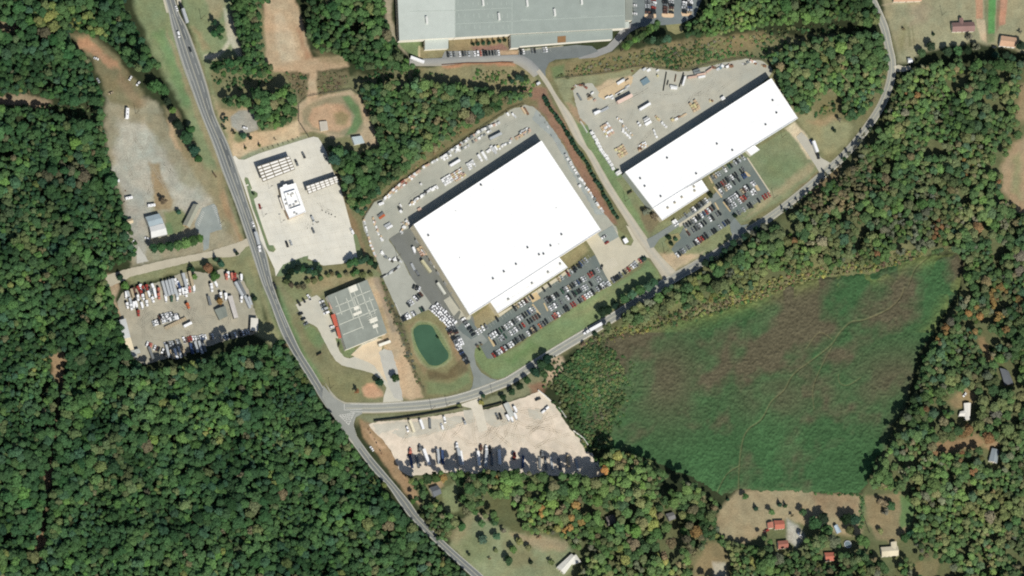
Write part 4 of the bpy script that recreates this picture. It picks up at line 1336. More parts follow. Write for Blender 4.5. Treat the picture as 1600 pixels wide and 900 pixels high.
gable(e, loc, P("1500,643 1508,641 1509,651 1498,650"), 2.7, 3.4, WHITE_WALL, surf("white_tin_roof2", (234, 230, 220)), .2)
gable_house("house", P("1550,700 1561,704 1558,724 1545,720"), 3, 4.6, WHITE_WALL, surf("blue_grey_roof", (146, 156, 160)), "blue-grey roofed house in the south-eastern woods with white eaves", "house", None, .25)
gable_house("house", P("1562,575 1576,580 1584,600 1570,602"), 3, 4.6, DARK_WALL, DKR, "dark-roofed house half lost in shade at the eastern edge of the woods", "house", None, .25)
gable_house("house", P("671,762 684,758 690,771 678,777"), 3, 4.8, WHITE_WALL, DKR, "charcoal-roofed house between trees, east of the highway and south of the gravel yard", "house", None, .25)
e, loc = gable_house("house", P("870,886 893,865 900,873 882,897"), 3, 4.2, WHITE_WALL, surf("white_tin_roof3", (226, 224, 212)), "L-shaped white-roofed house at the bottom edge beside the mown lawn", "house", None, .25)
gable(e, loc, P("888,874 900,866 908,878 896,882"), 2.9, 3.7, WHITE_WALL, surf("white_tin_roof3", (226, 224, 212)), .2)
gable_house("house", P("946,808 958,803 963,816 950,822"), 3, 4.4, DARK_WALL, surf("brown_grey_roof", (124, 118, 112)), "brown-grey roofed house hidden in the southern woods", "house", None, .25)
gable_house("house", P("1040,803 1052,800 1056,810 1046,814"), 3, 4.2, DARK_WALL, surf("mottled_grey_roof", (128, 128, 126)), "mottled grey roof just showing through the southern woods", "house", None, .25)
e, loc = flat_building("utility_building", P("549.5,214 565,212 570,223 554,226"), 3.2, WHITE_WALL, surf("pale_teal_roof", (188, 200, 200)), "pale roofed hut under trees south-east of the ball field", "hut", 0)

# --- small structures
e, loc = flat_building("guard_house", P("973,374 978.5,371 982.5,377.5 977,381"), 3.4, DARK_WALL, WHITE_ROOF, "white gate cabin on the curved lawn beside the access road", "cabin", 0)
e, loc = flat_building("guard_house", P("838,130 843,127 845,130.5 840,133.5"), 2.8, DARK_WALL, surf("pale_cabin_roof", (220, 222, 220)), "pale gate cabin beside the northern stretch of the access road", "cabin", 0)
gable_house("dugout", P("499,190 511,189 513,203 501,205"), 1.6, 1.9, WHITE_WALL, surf("dugout_roof", (196, 188, 172)), "small pale shelter on the orange infield of the ball field", "shelter", None, .2)
# round above-ground pool
p = g(1324, 851)
t = empty("swimming_pool", (p.x, p.y, 0), 0, "round above-ground pool with a white rim in the southern yards", "pool")
mb = MB(); mb.cyl(0, 0, 0, 1.2, 3.3, 3.3, 24); mb.build("basin", plain("pool_wall", (220, 222, 224)), t)
mb = MB(); mb.cyl(0, 0, 1.204, 1.23, 2.9, 2.9, 24); mb.build("pool_cover", plain("pool_cover", (118, 134, 140), .3), t)

# ================================================================== vehicles
GLASS = plain("vehicle_glass", (44, 52, 56), .12, .6)
TYRE = plain("tyre_rubber", (38, 38, 38), .9, .1)
PAINT = paint_mat("vehicle_paint", .4, .3)
TRIM = plain("vehicle_trim", (70, 70, 70), .5)
CARC = {"w": ((250, 250, 248), "white"), "s": ((186, 190, 190), "silver"), "g": ((122, 126, 126), "grey"), "k": ((46, 50, 52), "black"), "b": ((66, 84, 118), "blue"),
        "r": ((162, 70, 60), "red"), "n": ((104, 76, 66), "brown"), "t": ((186, 170, 140), "tan"), "e": ((66, 96, 78), "green"), "o": ((200, 110, 70), "orange"), "y": ((214, 190, 80), "yellow"), "p": ((204, 128, 110), "pinkish red")}


def wheels(mb, xs, hw, r, mi, wd=.24):
    for x in xs:
        for s in (-1, 1):
            y0 = s * hw - (wd if s > 0 else 0)
            mb.cyl(x, r, y0, y0 + wd, r, r, 10, mi, "y")


def car_body(mb, L, W, z0, zb, zr, cab, hood=.06):
    """cab: (rear base, rear top, front top, front base) along x; nose at +x."""
    hl, hw = L / 2, W / 2
    prof = [(-hl, z0 + .1), (-hl + .06, zb - .06), (-hl + .3, zb), (hl - .9, zb - hood), (hl - .12, zb - hood - .16), (hl, z0 + .22), (hl - .1, z0), (-hl + .15, z0)]
    i = len(mb.v)
    n_ = len(prof)
    for s, wv in ((-1, hw), (1, hw)):
        for x, z in prof:
            tp = .9 if abs(x) > hl - .2 else 1.0
            mb.v.append((x, s * wv * tp, z))
    for j in range(n_):
        q = (i + j, i + n_ + j, i + n_ + (j + 1) % n_, i + (j + 1) % n_)
        mb.f.append(q)
        mb.m.append(0)
    mb.f.append(tuple(i + j for j in range(n_)))
    mb.f.append(tuple(i + n_ + j for j in range(n_))[::-1])
    mb.m += [0, 0]
    rb, rt, ft, fb = cab
    w1, w2 = hw * .93, hw * .74
    lo = [(rb, -w1, zb - .05), (fb, -w1, zb - .05), (fb, w1, zb - .05), (rb, w1, zb - .05)]
    hi = [(rt, -w2, zr), (ft, -w2, zr), (ft, w2, zr), (rt, w2, zr)]
    i = len(mb.v)
    mb.v += lo + hi
    for q in ((0, 1, 5, 4), (1, 2, 6, 5), (2, 3, 7, 6), (3, 0, 4, 7)):
        mb.f.append(tuple(i + a for a in q))
        mb.m.append(1)
    mb.f.append((i + 4, i + 5, i + 6, i + 7))
    mb.m.append(0)
    mb.box(rt, ft, -w2 - .02, w2 + .02, zr - .02, zr + .035, 0)
    for x in ((rb + rt) / 2 * .2 + (ft + rt) / 2 * .8,):
        mb.box(x - .05, x + .05, -w1 - .004, w1 + .004, zb - .05, zr - .05, 0, ty=w1 - w2)


def m_car():
    mb = MB(); car_body(mb, 4.7, 1.84, .24, .92, 1.43, (-1.75, -1.05, .35, 1.15)); wheels(mb, (-1.4, 1.42), .9, .33, 2); return mb


def m_suv():
    mb = MB(); car_body(mb, 4.8, 1.94, .28, 1.08, 1.74, (-2.25, -2.0, .3, 1.05)); wheels(mb, (-1.42, 1.45), .95, .37, 2); return mb


def m_van():
    mb = MB(); car_body(mb, 5.5, 2.0, .3, 1.2, 2.15, (-2.65, -2.58, 1.0, 1.75)); wheels(mb, (-1.7, 1.75), .98, .37, 2)
    mb.box(-2.62, .3, -.965, .965, 1.15, 2.14, 0, ty=.18); return mb


def m_pickup():
    mb = MB()
    L, hw = 5.7, .98
    mb.box(-2.85, 2.85, -hw, hw, .42, .72, 0, tx=.05)
    mb.box(.95, 2.82, -hw + .02, hw - .02, .722, 1.12, 0, tx=.08, ty=.06)
    mb.box(-.75, 1.1, -hw, hw, .722, 1.15, 0)
    for y in (-hw, hw - .1):
        mb.box(-2.8, -.76, y, y + .1, .722, 1.14, 0)
    mb.box(-2.84, -2.74, -hw, hw, .722, 1.14, 0)
    mb.box(-2.74, -.76, -hw + .11, hw - .11, .722, .75, 3)
    i = len(mb.v)
    w1, w2 = hw * .95, hw * .76
    mb.v += [(-.72, -w1, 1.152), (1.2, -w1, 1.152), (1.2, w1, 1.152), (-.72, w1, 1.152), (-.55, -w2, 1.8), (.62, -w2, 1.8), (.62, w2, 1.8), (-.55, w2, 1.8)]
    for q in ((0, 1, 5, 4), (1, 2, 6, 5), (2, 3, 7, 6), (3, 0, 4, 7)):
        mb.f.append(tuple(i + a for a in q)); mb.m.append(1)
    mb.f.append((i + 4, i + 5, i + 6, i + 7)); mb.m.append(0)
    mb.box(-.55, .62, -w2 - .02, w2 + .02, 1.78, 1.83, 0)
    wheels(mb, (-1.75, 1.85), hw, .4, 2)
    return mb


VM = {}


def vmesh(kind, fn):
    if kind not in VM:
        me = fn().mesh(kind)
        for m_ in (PAINT, GLASS, TYRE, TRIM):
            me.materials.append(m_)
        VM[kind] = me
    return VM[kind]


VKIND = {"sedan": m_car, "suv": m_suv, "van": m_van, "pickup_truck": m_pickup}
VWORD = {"sedan": "sedan", "suv": "SUV", "van": "van", "pickup_truck": "pickup"}
ORD = ["first", "second", "third", "fourth", "fifth", "sixth", "seventh", "eighth", "ninth", "tenth", "eleventh", "twelfth", "thirteenth", "fourteenth", "fifteenth", "sixteenth", "seventeenth", "eighteenth", "nineteenth"]


def nth(i):
    if i < 19:
        return ORD[i]
    t, u = divmod(i + 1, 10)
    ten = {2: "twent", 3: "thirt", 4: "fort", 5: "fift", 6: "sixt"}[t]
    return ten + "ieth" if u == 0 else ten + "y-" + ORD[u - 1]


def heading(x, y, dx, dy):
    d = g(x + dx, y + dy) - g(x, y)
    return math.atan2(d.y, d.x)


def vehicle(kind, x, y, rz, c, label, group=None, z=0.2):
    o = bpy.data.objects.new(kind, vmesh(kind, VKIND[kind]))
    col.objects.link(o)
    p = g(x, y, z)
    o.location = p
    o.rotation_euler = (0, 0, rz)
    s = rng.uniform(.96, 1.04)
    o.scale = (s, s, rng.uniform(.97, 1.05))
    rgb = CARC[c][0]
    j = rng.uniform(.9, 1.04)
    o["paint"] = [q * j for q in S(*rgb)]
    return tag(o, label, {"sedan": "car", "suv": "car", "van": "van", "pickup_truck": "pickup"}[kind], group)


STALLS = []


def row(where, group, a, b, codes, flip=False, z=.22, first="west", along=False):
    """Cars side by side from a to b; one code letter per bay (upper case: pickup or van)."""
    n_ = len(codes)
    cnt = 0
    total = sum(c not in "-." for c in codes)
    ux, uy = b[0] - a[0], b[1] - a[1]
    L = math.hypot(ux, uy)
    w0 = g(*a); w1 = g(*b)
    d = (w1 - w0).xy.normalized()
    base = math.atan2(d.y, d.x) + (0 if along else math.pi / 2)
    if z > .2 and not flip:
        px_, py_ = -uy / L * 4.6, ux / L * 4.6
        for i in range(n_ + 1):
            x, y = a[0] + ux * i / n_, a[1] + uy * i / n_
            STALLS.append([(x - px_, y - py_), (x + px_, y + py_)])
    for i, c in enumerate(codes):
        t = (i + .5) / n_
        x, y = a[0] + ux * t, a[1] + uy * t
        if c in "-.":
            continue
        big = c.isupper()
        c = c.lower()
        r = rng.random()
        kind = ("pickup_truck" if r < .5 else "van") if big else ("sedan" if r < .5 else "suv" if r < .86 else "pickup_truck")
        x += rng.uniform(-.25, .25)
        y += rng.uniform(-.35, .35)
        rz = base + (math.pi if rng.random() < .3 else 0) + (math.pi if flip else 0) + rng.uniform(-.03, .03)
        lab = "%s %s, %s from the %s end of %s" % (CARC[c][1], VWORD[kind], nth(cnt), first, where)
        vehicle(kind, x, y, rz, c, lab, group, z)
        cnt += 1


GM, GN, GT = "cars in the car park of the square white warehouse", "cars in the car park of the long white warehouse", "cars in the car parks of the grey factory"
row("the office-front row", GM, (743, 521), (842, 457), "wwwg---k-----ktwwngk--")
row("the office-front row beyond the walkway", GM, (842, 457), (913, 411), "-k-k--ts-rsk-k-")
row("the bays beside the dry lawn", GM, (893, 424), (921, 402), "-kkbgs-")
row("the upper middle row, western half", GM, (764, 528), (836, 482), "swwkekwswkgwskkbws")
row("the lower middle row, western half", GM, (771, 537), (844, 492), "k-sse-wswgkr-kknnk")
row("the upper middle row, eastern half", GM, (852, 472), (936, 421), "gkkwkk-egwtkksbkws-rrk-s")
row("the lower middle row, eastern half", GM, (858, 483), (941, 433), "wswg-g--wk-kekksws-k--ss-")
row("the long kerb row beside the lawn", GM, (769, 557), (946, 444), "rkswrskwwkkgkk-wktk-ogkk--rpw--kk-rr-kgpwwwk-skws")
row("the kerb row beside the pale pad", GM, (947, 446), (1007, 403), "sw-gkkkg-ktrtwss-pke")
row("the short row east of the pond drive", GM, (722, 497), (741, 525), "wgwkkk", first="north")
row("the slanting row above the pond", GM, (673, 480), (704, 510), "WwWWwWWwWw", first="north", flip=True)
row("the second slanting row above the pond", GM, (680, 475), (711, 507), "wWwwWWwWwW", first="north", flip=True)
row("the outer row down the pond drive", GM, (699, 512), (731, 569), "gkntkkggwwwkbkkgkk", first="north", flip=True)
row("the inner row down the pond drive", GM, (707, 509), (722, 540), "ggkn-gwww", first="north")
row("the lower lot's central row", GM, (636, 478), (659, 459), "ksw-wkkn")
row("the lower lot's kerb row", GM, (627, 500), (662, 482), "kkwW-wg--ek")
row("the lower lot's short northern row", GM, (644, 447), (657, 453), "kkw")
row("the office row of the long white warehouse", GN, (1051, 351), (1108, 310), "WW----g--gwkkgkgw-")
row("the wall row of the long white warehouse", GN, (1112, 279), (1162, 245), "gtss--W-ek-sks-s")
row("the western block's upper row", GN, (1068, 355), (1120, 321), "gkkgwkkwbrwnk-")
row("the western block's lower row", GN, (1073, 366), (1126, 332), "n-gkgwkk-wk-gk")
row("the western kerb row beside the lawn", GN, (1056, 400), (1140, 345), "wkgs-g--kWrrkk--kk-s-bkk")
row("the eastern block's upper row", GN, (1119, 293), (1163, 264), "kkrnkgwkk-kg")
row("the eastern block's second row", GN, (1124, 301), (1166, 273), "w-tww-k-k-bb")
row("the eastern block's third row", GN, (1132, 318), (1180, 285), "kgwsswk-tnwk-ws")
row("the eastern block's fourth row", GN, (1138, 326), (1180, 298), "gsw-wprg-wW")
row("the eastern kerb row beside the lawn", GN, (1152, 334), (1203, 303), "g-s-kk--k-rrp")
row("the factory front row", GT, (697, 85.5), (781, 82.5), "ksg-wkgs-wwpkkkkgw")
row("the factory front row, east of the porch", GT, (811, 81), (860, 77), "kw--gk--sw-")
for i, (xx, cc_) in enumerate(((1011.5, "wsgsskn"), (1020.5, "rrwsrkk"), (1039, "kkkgnnn"), (1048.5, "wwskntk"), (1069, "gkwsskk"), (1077.5, "swwkbst"))):
    row("the factory lot's %s column" % nth(i), GT, (xx, -6), (xx, 22), cc_, first="north")
row("the factory side bays", GT, (991, 2), (991.5, 24), "-w--w", first="north")
row("the office works' western bays", "cars by the grey flat-roofed works", (463, 476), (486, 463), "kkw")
row("the office works' lower western bays", "cars by the grey flat-roofed works", (467, 487), (480, 511), "kkg", first="north")
row("the bays along the red awnings", "cars by the grey flat-roofed works", (501, 469), (522, 520), "wgSW---wg", first="north", flip=True)
lines_mesh("parking_marking", STALLS, .26, plain("bay_line", (190, 192, 182)), .262)
SING = [("sedan", 275.5, 13.5, 9, 24, "w", "white sedan overtaking the articulated truck at the top of the highway"), ("van", 278.5, 54.5, 6, 24, "w", "white van alone on the highway near the top edge"),
        ("sedan", 296.5, 77.5, 9, 24, "k", "dark sedan on the highway south of the white van"), ("sedan", 395, 350.5, 9, 20, "w", "white car on the highway just ahead of the southern articulated truck"),
        ("pickup_truck", 429, 447, 12, 30, "k", "dark pickup heading along the highway south of the truck yard turn"), ("sedan", 580.5, 701.5, 10, 14, "w", "white sedan on the highway verge beside the gravel yard"),
        ("suv", 382.5, 200.5, 10, 2, "w", "white SUV alone on the small grey lot north of the filling station"), ("suv", 636, 671, 4, 12, "w", "white car beside the cream trailer in the gravel yard"),
        ("van", 694, 656.5, 3, 12, "w", "white van on the dark patch in the gravel yard, northern of two"), ("van", 690, 667, 3, 12, "w", "white van on the dark patch in the gravel yard, southern of two"),
        ("pickup_truck", 776.5, 651, 4, 10, "g", "grey pickup west of the pale shed in the gravel yard"), ("pickup_truck", 781.5, 651, 4, 12, "k", "dark pickup nearest the pale shed in the gravel yard"),
        ("pickup_truck", 840, 624, 10, -4, "k", "dark pickup on the sandy mound in the gravel yard"), ("van", 849, 643, 8, -6, "w", "white van near the gravel yard's east fence, western of two"), ("van", 853, 639, 8, -6, "w", "white van near the gravel yard's east fence, eastern of two"),
        ("pickup_truck", 943, 371, 10, -6, "w", "white truck backed up to the dock by the square warehouse's east corner"), ("sedan", 948, 379.5, 8, -5, "r", "red car at the edge of the pale pad by the dock"),
        ("sedan", 940, 417.5, 2, -8, "k", "dark car alone at the pale pad's western edge"), ("suv", 1341, 93.5, 8, 1, "k", "dark car on the gravel by the tan-roofed house"),
        ("suv", 1553, 74, 9, 1, "k", "black car parked west of the bright white house front"), ("sedan", 1507, 617, 6, -8, "w", "white car parked north of the white-roofed woodland house"),
        ("pickup_truck", 1249, 837, 6, 8, "w", "white pickup on the grey drive among the red-roofed houses"), ("suv", 1267, 222.5, 4, 8, "b", "dark blue vehicle on the drive east of the long warehouse"),
        ("pickup_truck", 448, 382, 6, 18, "k", "dark pickup on the forecourt's open southern half"), ("suv", 489, 361, 6, 14, "g", "grey car on the forecourt, east of the southern pickup"), ("van", 488, 343, 8, 18, "s", "silver van south-east of the filling-station shop"),
        ("pickup_truck", 463, 255, 8, 18, "g", "grey truck beside the east end of the large canopy"), ("pickup_truck", 474, 243, 8, 18, "g", "dark grey pickup north-east of the large canopy"), ("suv", 508, 247, 8, 18, "g", "grey car by the forecourt's eastern kerb"),
        ("van", 549.5, 362, 6, 14, "w", "white van by the forecourt's south-eastern kerb"), ("suv", 454, 380, 6, 16, "s", "silver car beside the dark pickup on the forecourt"), ("sedan", 405.5, 323, 4, 16, "r", "red car beside the long planted strip"),
        ("sedan", 150, 92, 8, 3, "w", "white car in the brush on the north-western trail, northern one"), ("sedan", 153, 126, 4, 8, "s", "silver car in the brush on the north-western trail, by the dark trees"),
        ("sedan", 203.5, 122.5, 5, -8, "w", "white car at the trail's eastern edge, northern one"), ("sedan", 215.5, 131, 5, -6, "w", "white car at the trail's eastern edge, southern one"), ("sedan", 173, 146, 8, -3, "t", "tan car at the northern tip of the western clearing"),
        ("pickup_truck", 725, 659, 5, 12, "s", "silver pickup beside the gravel yard entrance drive"), ("suv", 208, 377, 8, 4, "w", "white car tucked under trees south of the cream shed"), ("sedan", 229.5, 373, 6, 2, "w", "white car at the south-west corner of the metal shed"),
        ("pickup_truck", 1197, 830, 8, -4, "r", "red car beside the low red-roofed wing"), ("sedan", 1310, 884, 5, 8, "r", "red car in the southern yard near the round pool"), ("van", 1325, 882, 3, 7, "w", "white van on the pale drive south of the round pool")]
for kd, x, y, dx, dy, c, lab in SING:
    if "gravel by the tan" in lab:
        continue
    vehicle(kd, x, y, heading(x, y, dx, dy) + (0 if rng.random() < .5 else math.pi), c, lab)


# --- trucks and trailers
def trailer_mb(L=14.5, H=4.0, W=2.55):
    mb = MB()
    mb.box(-L / 2, L / 2, -W / 2, W / 2, 1.15, H, 0)
    for i in range(int(L / 1.2)):
        x = -L / 2 + .6 + i * 1.2
        mb.box(x - .04, x + .04, -W / 2 - .02, W / 2 + .02, H + .003, H + .03, 0)
    mb.box(-L / 2, L / 2, -.5, .5, .9, 1.145, 3)
    wheels(mb, (-L / 2 + 1.2, -L / 2 + 2.5), 1.25, .5, 2, .5)
    for y in (-.8, .7):
        mb.box(L / 2 - 2.6, L / 2 - 2.45, y, y + .1, .02, 1.145, 3)
    return mb


def flatbed_mb(L=14.5, W=2.5):
    mb = MB()
    mb.box(-L / 2, L / 2, -W / 2, W / 2, 1.2, 1.45, 0)
    mb.box(-L / 2, L / 2, -.5, .5, .85, 1.195, 3)
    for i in range(int(L / 1.4)):
        x = -L / 2 + .7 + i * 1.4
        mb.box(x - .07, x + .07, -W / 2 + .05, W / 2 - .05, 1.453, 1.49, 3)
    mb.box(L / 2 - .12, L / 2, -W / 2 + .05, W / 2 - .05, 1.453, 2.6, 0)
    wheels(mb, (-L / 2 + 1.2, -L / 2 + 2.5), 1.22, .5, 2, .5)
    for y in (-.8, .7):
        mb.box(L / 2 - 2.6, L / 2 - 2.45, y, y + .1, .02, .845, 3)
    return mb


def tractor_mb():
    mb = MB()
    mb.box(-3.2, 3.1, -.5, .5, .6, 1.0, 3)
    mb.box(1.3, 3.3, -1.0, 1.0, .7, 1.95, 0, tx=.1, ty=.12)
    mb.box(-.9, 1.3, -1.2, 1.2, .75, 2.2, 0)
    i = len(mb.v)
    mb.v += [(-.2, -1.18, 2.203), (1.35, -1.12, 2.203), (1.35, 1.12, 2.203), (-.2, 1.18, 2.203), (-.2, -1.1, 2.95), (.85, -1.0, 2.95), (.85, 1.0, 2.95), (-.2, 1.1, 2.95)]
    for q in ((0, 1, 5, 4), (1, 2, 6, 5), (2, 3, 7, 6), (3, 0, 4, 7)):
        mb.f.append(tuple(i + a for a in q)); mb.m.append(1)
    mb.f.append((i + 4, i + 5, i + 6, i + 7)); mb.m.append(0)
    mb.box(-1.7, -.205, -1.2, 1.2, .75, 3.6, 0, tx=.12, ty=.08)
    mb.box(-.2, .8, -1.0, 1.0, 2.955, 3.1, 0, tx=.2, ty=.1)
    wheels(mb, (2.2, -1.9, -3.0), 1.2, .5, 2, .45)
    return mb


def straight_mb():
    """Box truck."""
    mb = MB()
    mb.box(-3.6, 3.4, -.5, .5, .55, .9, 3)
    mb.box(-3.7, 1.4, -1.2, 1.2, .95, 3.3, 0)
    mb.box(1.5, 3.5, -1.05, 1.05, .5, 1.4, 0, tx=.06)
    i = len(mb.v)
    mb.v += [(1.5, -1.05, 1.403), (3.3, -1.05, 1.403), (3.3, 1.05, 1.403), (1.5, 1.05, 1.403), (1.55, -.95, 2.2), (2.75, -.95, 2.2), (2.75, .95, 2.2), (1.55, .95, 2.2)]
    for q in ((0, 1, 5, 4), (1, 2, 6, 5), (2, 3, 7, 6), (3, 0, 4, 7)):
        mb.f.append(tuple(i + a for a in q)); mb.m.append(1)
    mb.f.append((i + 4, i + 5, i + 6, i + 7)); mb.m.append(0)
    wheels(mb, (2.5, -2.3), 1.1, .45, 2, .35)
    return mb


def rv_mb():
    mb = MB()
    mb.box(-4, 4, -1.22, 1.22, .55, 3.1, 0, tx=.12, ty=.06)
    mb.box(-1.4, -.6, -.35, .35, 3.103, 3.35, 3)
    mb.box(1.6, 2.1, -.3, .3, 3.103, 3.2, 1)
    mb.box(-2.6, -1.4, -1.225, 1.225, 1.5, 2.2, 1)
    mb.box(1, 2.4, -1.225, 1.225, 1.5, 2.2, 1)
    mb.box(4, 5.2, -.1, .1, .6, .75, 3)
    wheels(mb, (-.5, .5), 1.18, .36, 2)
    return mb


VTR = {"semi_trailer": trailer_mb, "flatbed_trailer": flatbed_mb, "truck_tractor": tractor_mb, "box_truck": straight_mb, "camper_trailer": rv_mb}
VCAT = {"semi_trailer": "trailer", "flatbed_trailer": "trailer", "truck_tractor": "truck", "box_truck": "truck", "camper_trailer": "camper"}


def truck(kind, a, b, c, label, group=None, z=.13, nat=None, parent=None):
    """Stretches between its two ends (px)."""
    o = bpy.data.objects.new(kind, vmesh(kind, VTR[kind]))
    col.objects.link(o)
    A, B = g(*a, z), g(*b, z)
    o.location = (A + B) / 2
    o.rotation_euler = (0, 0, math.atan2((B - A).y, (B - A).x))
    L = (B - A).length
    nat = {"semi_trailer": 14.5, "flatbed_trailer": 14.5, "truck_tractor": 6.5, "box_truck": 7.2, "camper_trailer": 9.2}[kind]
    f = L / nat
    o.scale = (f, min(max(f, .85), 1.15), min(max(f, .8), 1.1)) if kind != "truck_tractor" else (1, 1, 1)
    rgb = c if isinstance(c, tuple) else CARC[c][0]
    o["paint"] = list(S(*rgb))
    return tag(o, label, VCAT[kind], group)


def semi(a, b, cabc, boxc, label, z=.2):
    """Road-going tractor and trailer, nose at b: one thing with parts."""
    A, B = g(*a, z), g(*b, z)
    d = (B - A).normalized()
    rz = math.atan2(d.y, d.x)
    t = empty("articulated_truck", (A + B) / 2, rz, label, "truck")
    L = (B - A).length
    tl = L - 6.0
    for nm, fn, x, c in (("trailer", lambda: trailer_mb(tl), -L / 2 + tl / 2, boxc), ("tractor_unit", tractor_mb, L / 2 - 3.3, cabc)):
        me = fn().mesh(nm)
        for m_ in (PAINT, GLASS, TYRE, TRIM):
            me.materials.append(m_)
        o = link(nm, me, t)
        o.location = (x, 0, 0)
        o["paint"] = list(S(*CARC[c][0]))


semi((291, 37), (280.5, 5), "k", "s", "articulated truck with a silver trailer and dark cab at the top of the highway")
semi((397, 364), (405.5, 394), "w", "s", "articulated truck with a silver trailer and white cab by the side-road junction")
semi((938.5, 507), (911, 522.5), "w", "w", "all-white articulated truck on the county road below the long car park")
semi((1269, 222), (1279, 249), "k", "w", "white-trailered truck leaving the yard east of the long warehouse")
GY, GL = "trailers parked in the truck yard", "trailers parked along the southern tree line"
TY = [("semi_trailer", (252, 441), (258.5, 464.5), "s"), ("semi_trailer", (257.5, 440), (263.5, 463), "s"), ("semi_trailer", (262.5, 438.5), (268, 461.5), "s"), ("semi_trailer", (267, 437), (272.5, 460), "s"),
      ("semi_trailer", (284, 428.5), (290.5, 452.5), "s"), ("semi_trailer", (294, 425.5), (299.5, 448.5), "t"), ("semi_trailer", (203.5, 452.5), (207.5, 466), "t"), ("semi_trailer", (201, 467), (204.5, 481), "s"),
      ("semi_trailer", (239, 452), (242, 466), "w"), ("semi_trailer", (226, 458), (229, 472), "t"), ("semi_trailer", (366, 442), (377.5, 464), "s"), ("semi_trailer", (370.5, 440), (381.5, 462), "g"),
      ("semi_trailer", (381, 463.5), (389.5, 482.5), "s"), ("semi_trailer", (387, 465), (391.5, 477.5), "s"), ("semi_trailer", (324, 464), (327.5, 478), "g"), ("flatbed_trailer", (257, 514), (289, 498.5), "t"),
      ("semi_trailer", (286, 511.5), (298, 505.5), "w"), ("semi_trailer", (197, 456), (200, 464.5), "s"), ("semi_trailer", (272, 452), (276, 466), "s"), ("semi_trailer", (276, 440), (280, 452), "b"),
      ("semi_trailer", (231, 543), (238, 562), "g"), ("semi_trailer", (258, 540), (263, 560), "s"), ("semi_trailer", (265, 548), (270, 562), "t"), ("semi_trailer", (271, 546), (276, 562), "w"), ("semi_trailer", (277, 543), (282, 560), "s"),
      ("semi_trailer", (283, 542), (288, 558), "t"), ("semi_trailer", (303, 535), (308, 552), "s"), ("semi_trailer", (309, 534), (315, 554), "s"), ("semi_trailer", (314, 533), (320, 551), "g"), ("semi_trailer", (296, 538), (300, 554), "b")]
TY.sort(key=lambda q: q[1][0] + q[2][0])
for i, (kd, a, b, c) in enumerate(TY):
    zone = "northern row" if a[1] < 486 and a[0] < 310 else ("eastern group" if a[0] > 320 else ("central strip" if a[1] < 515 else "shaded southern row"))
    k_ = sum(1 for q in TY[:i] if ("northern row" if q[1][1] < 486 and q[1][0] < 310 else ("eastern group" if q[1][0] > 320 else ("central strip" if q[1][1] < 515 else "shaded southern row"))) == zone)
    truck(kd, a, b, c, "%s %s, %s from the west in the truck yard's %s" % (CARC[c][1], kd.replace("_", " "), nth(k_), zone), GY)
CABS = "196,462,w 197.5,477,w 203.5,479.5,w 208,478,w 212,477,w 214,465,w 222,464,w 221,478.5,w 228,473.5,w 232,461,w 237,468,w 238,449.5,w 218,448.5,w 222,451,r 216,453,r 228,449,r 258,467.5,w 276,466,w 279.5,456,w 285,456.5,w 289,459,w 290.5,455,w 294.6,452,p 302,452,w 272.6,439.5,w 276,443.5,w 290,440.5,w 246.6,454,p 246.6,462.5,p 267,466.5,e 215,489,r 292,477.5,o 329,447,w 329.5,451,w 336.7,445,w 352.6,432,p 355,428.7,w 361.5,433,p 366,431,r 365,434.5,r 376,435,w 376,467.5,w 343.5,461,w 351,462,w 352,465,w 210,464,k 224,457,k 219,458,r 234,455,g 208,453.5,n"
for i, s in enumerate(sorted(CABS.split(), key=lambda q: float(q.split(",")[0]))):
    x, y, c = s.split(",")
    x, y = float(x), float(y)
    kd = "truck_tractor" if i % 3 else "box_truck"
    a = rng.uniform(-.25, .25)
    dx, dy = math.sin(.27 + a) * 6, math.cos(.27 + a) * 6
    truck(kd, (x - dx, y - dy), (x + dx, y + dy) if kd == "box_truck" else (x + dx, y + dy), c, "%s %s, %s from the west in the truck yard's crowded north" % (CARC[c][1], kd.replace("_", " "), nth(i)), "trucks in the truck yard") if kd == "truck_tractor" else \
        truck(kd, (x - dx * .9, y - dy * .9), (x + dx * .9, y + dy * .9), c, "%s %s, %s from the west in the truck yard's crowded north" % (CARC[c][1], kd.replace("_", " "), nth(i)), "trucks in the truck yard")
row("the upper central line of the truck yard", "cars lined up in the middle of the truck yard", (247, 497.5), (271, 490.5), "nkwgwwgwk", z=.13)
row("the lower central line of the truck yard", "cars lined up in the middle of the truck yard", (238, 506), (280, 494), "swwk-wwsWWgsWWk", z=.13)
row("the southern line of the truck yard", "cars lined up in the south of the truck yard", (228, 537), (258, 551), "wrp-wnk-wk", z=.13)
row("the sunlit southern line of the truck yard", "cars lined up in the south of the truck yard", (256, 540), (300, 529), "wkssksg-wnrr", z=.13)
row("the south-eastern line of the truck yard", "cars lined up in the south of the truck yard", (299, 529.5), (334, 526), "wwswWw-tw", z=.13)
row("the shaded south-eastern corner of the truck yard", "cars lined up in the south of the truck yard", (340, 530), (390, 518), "-gwsk-w-kwsw", z=.13)
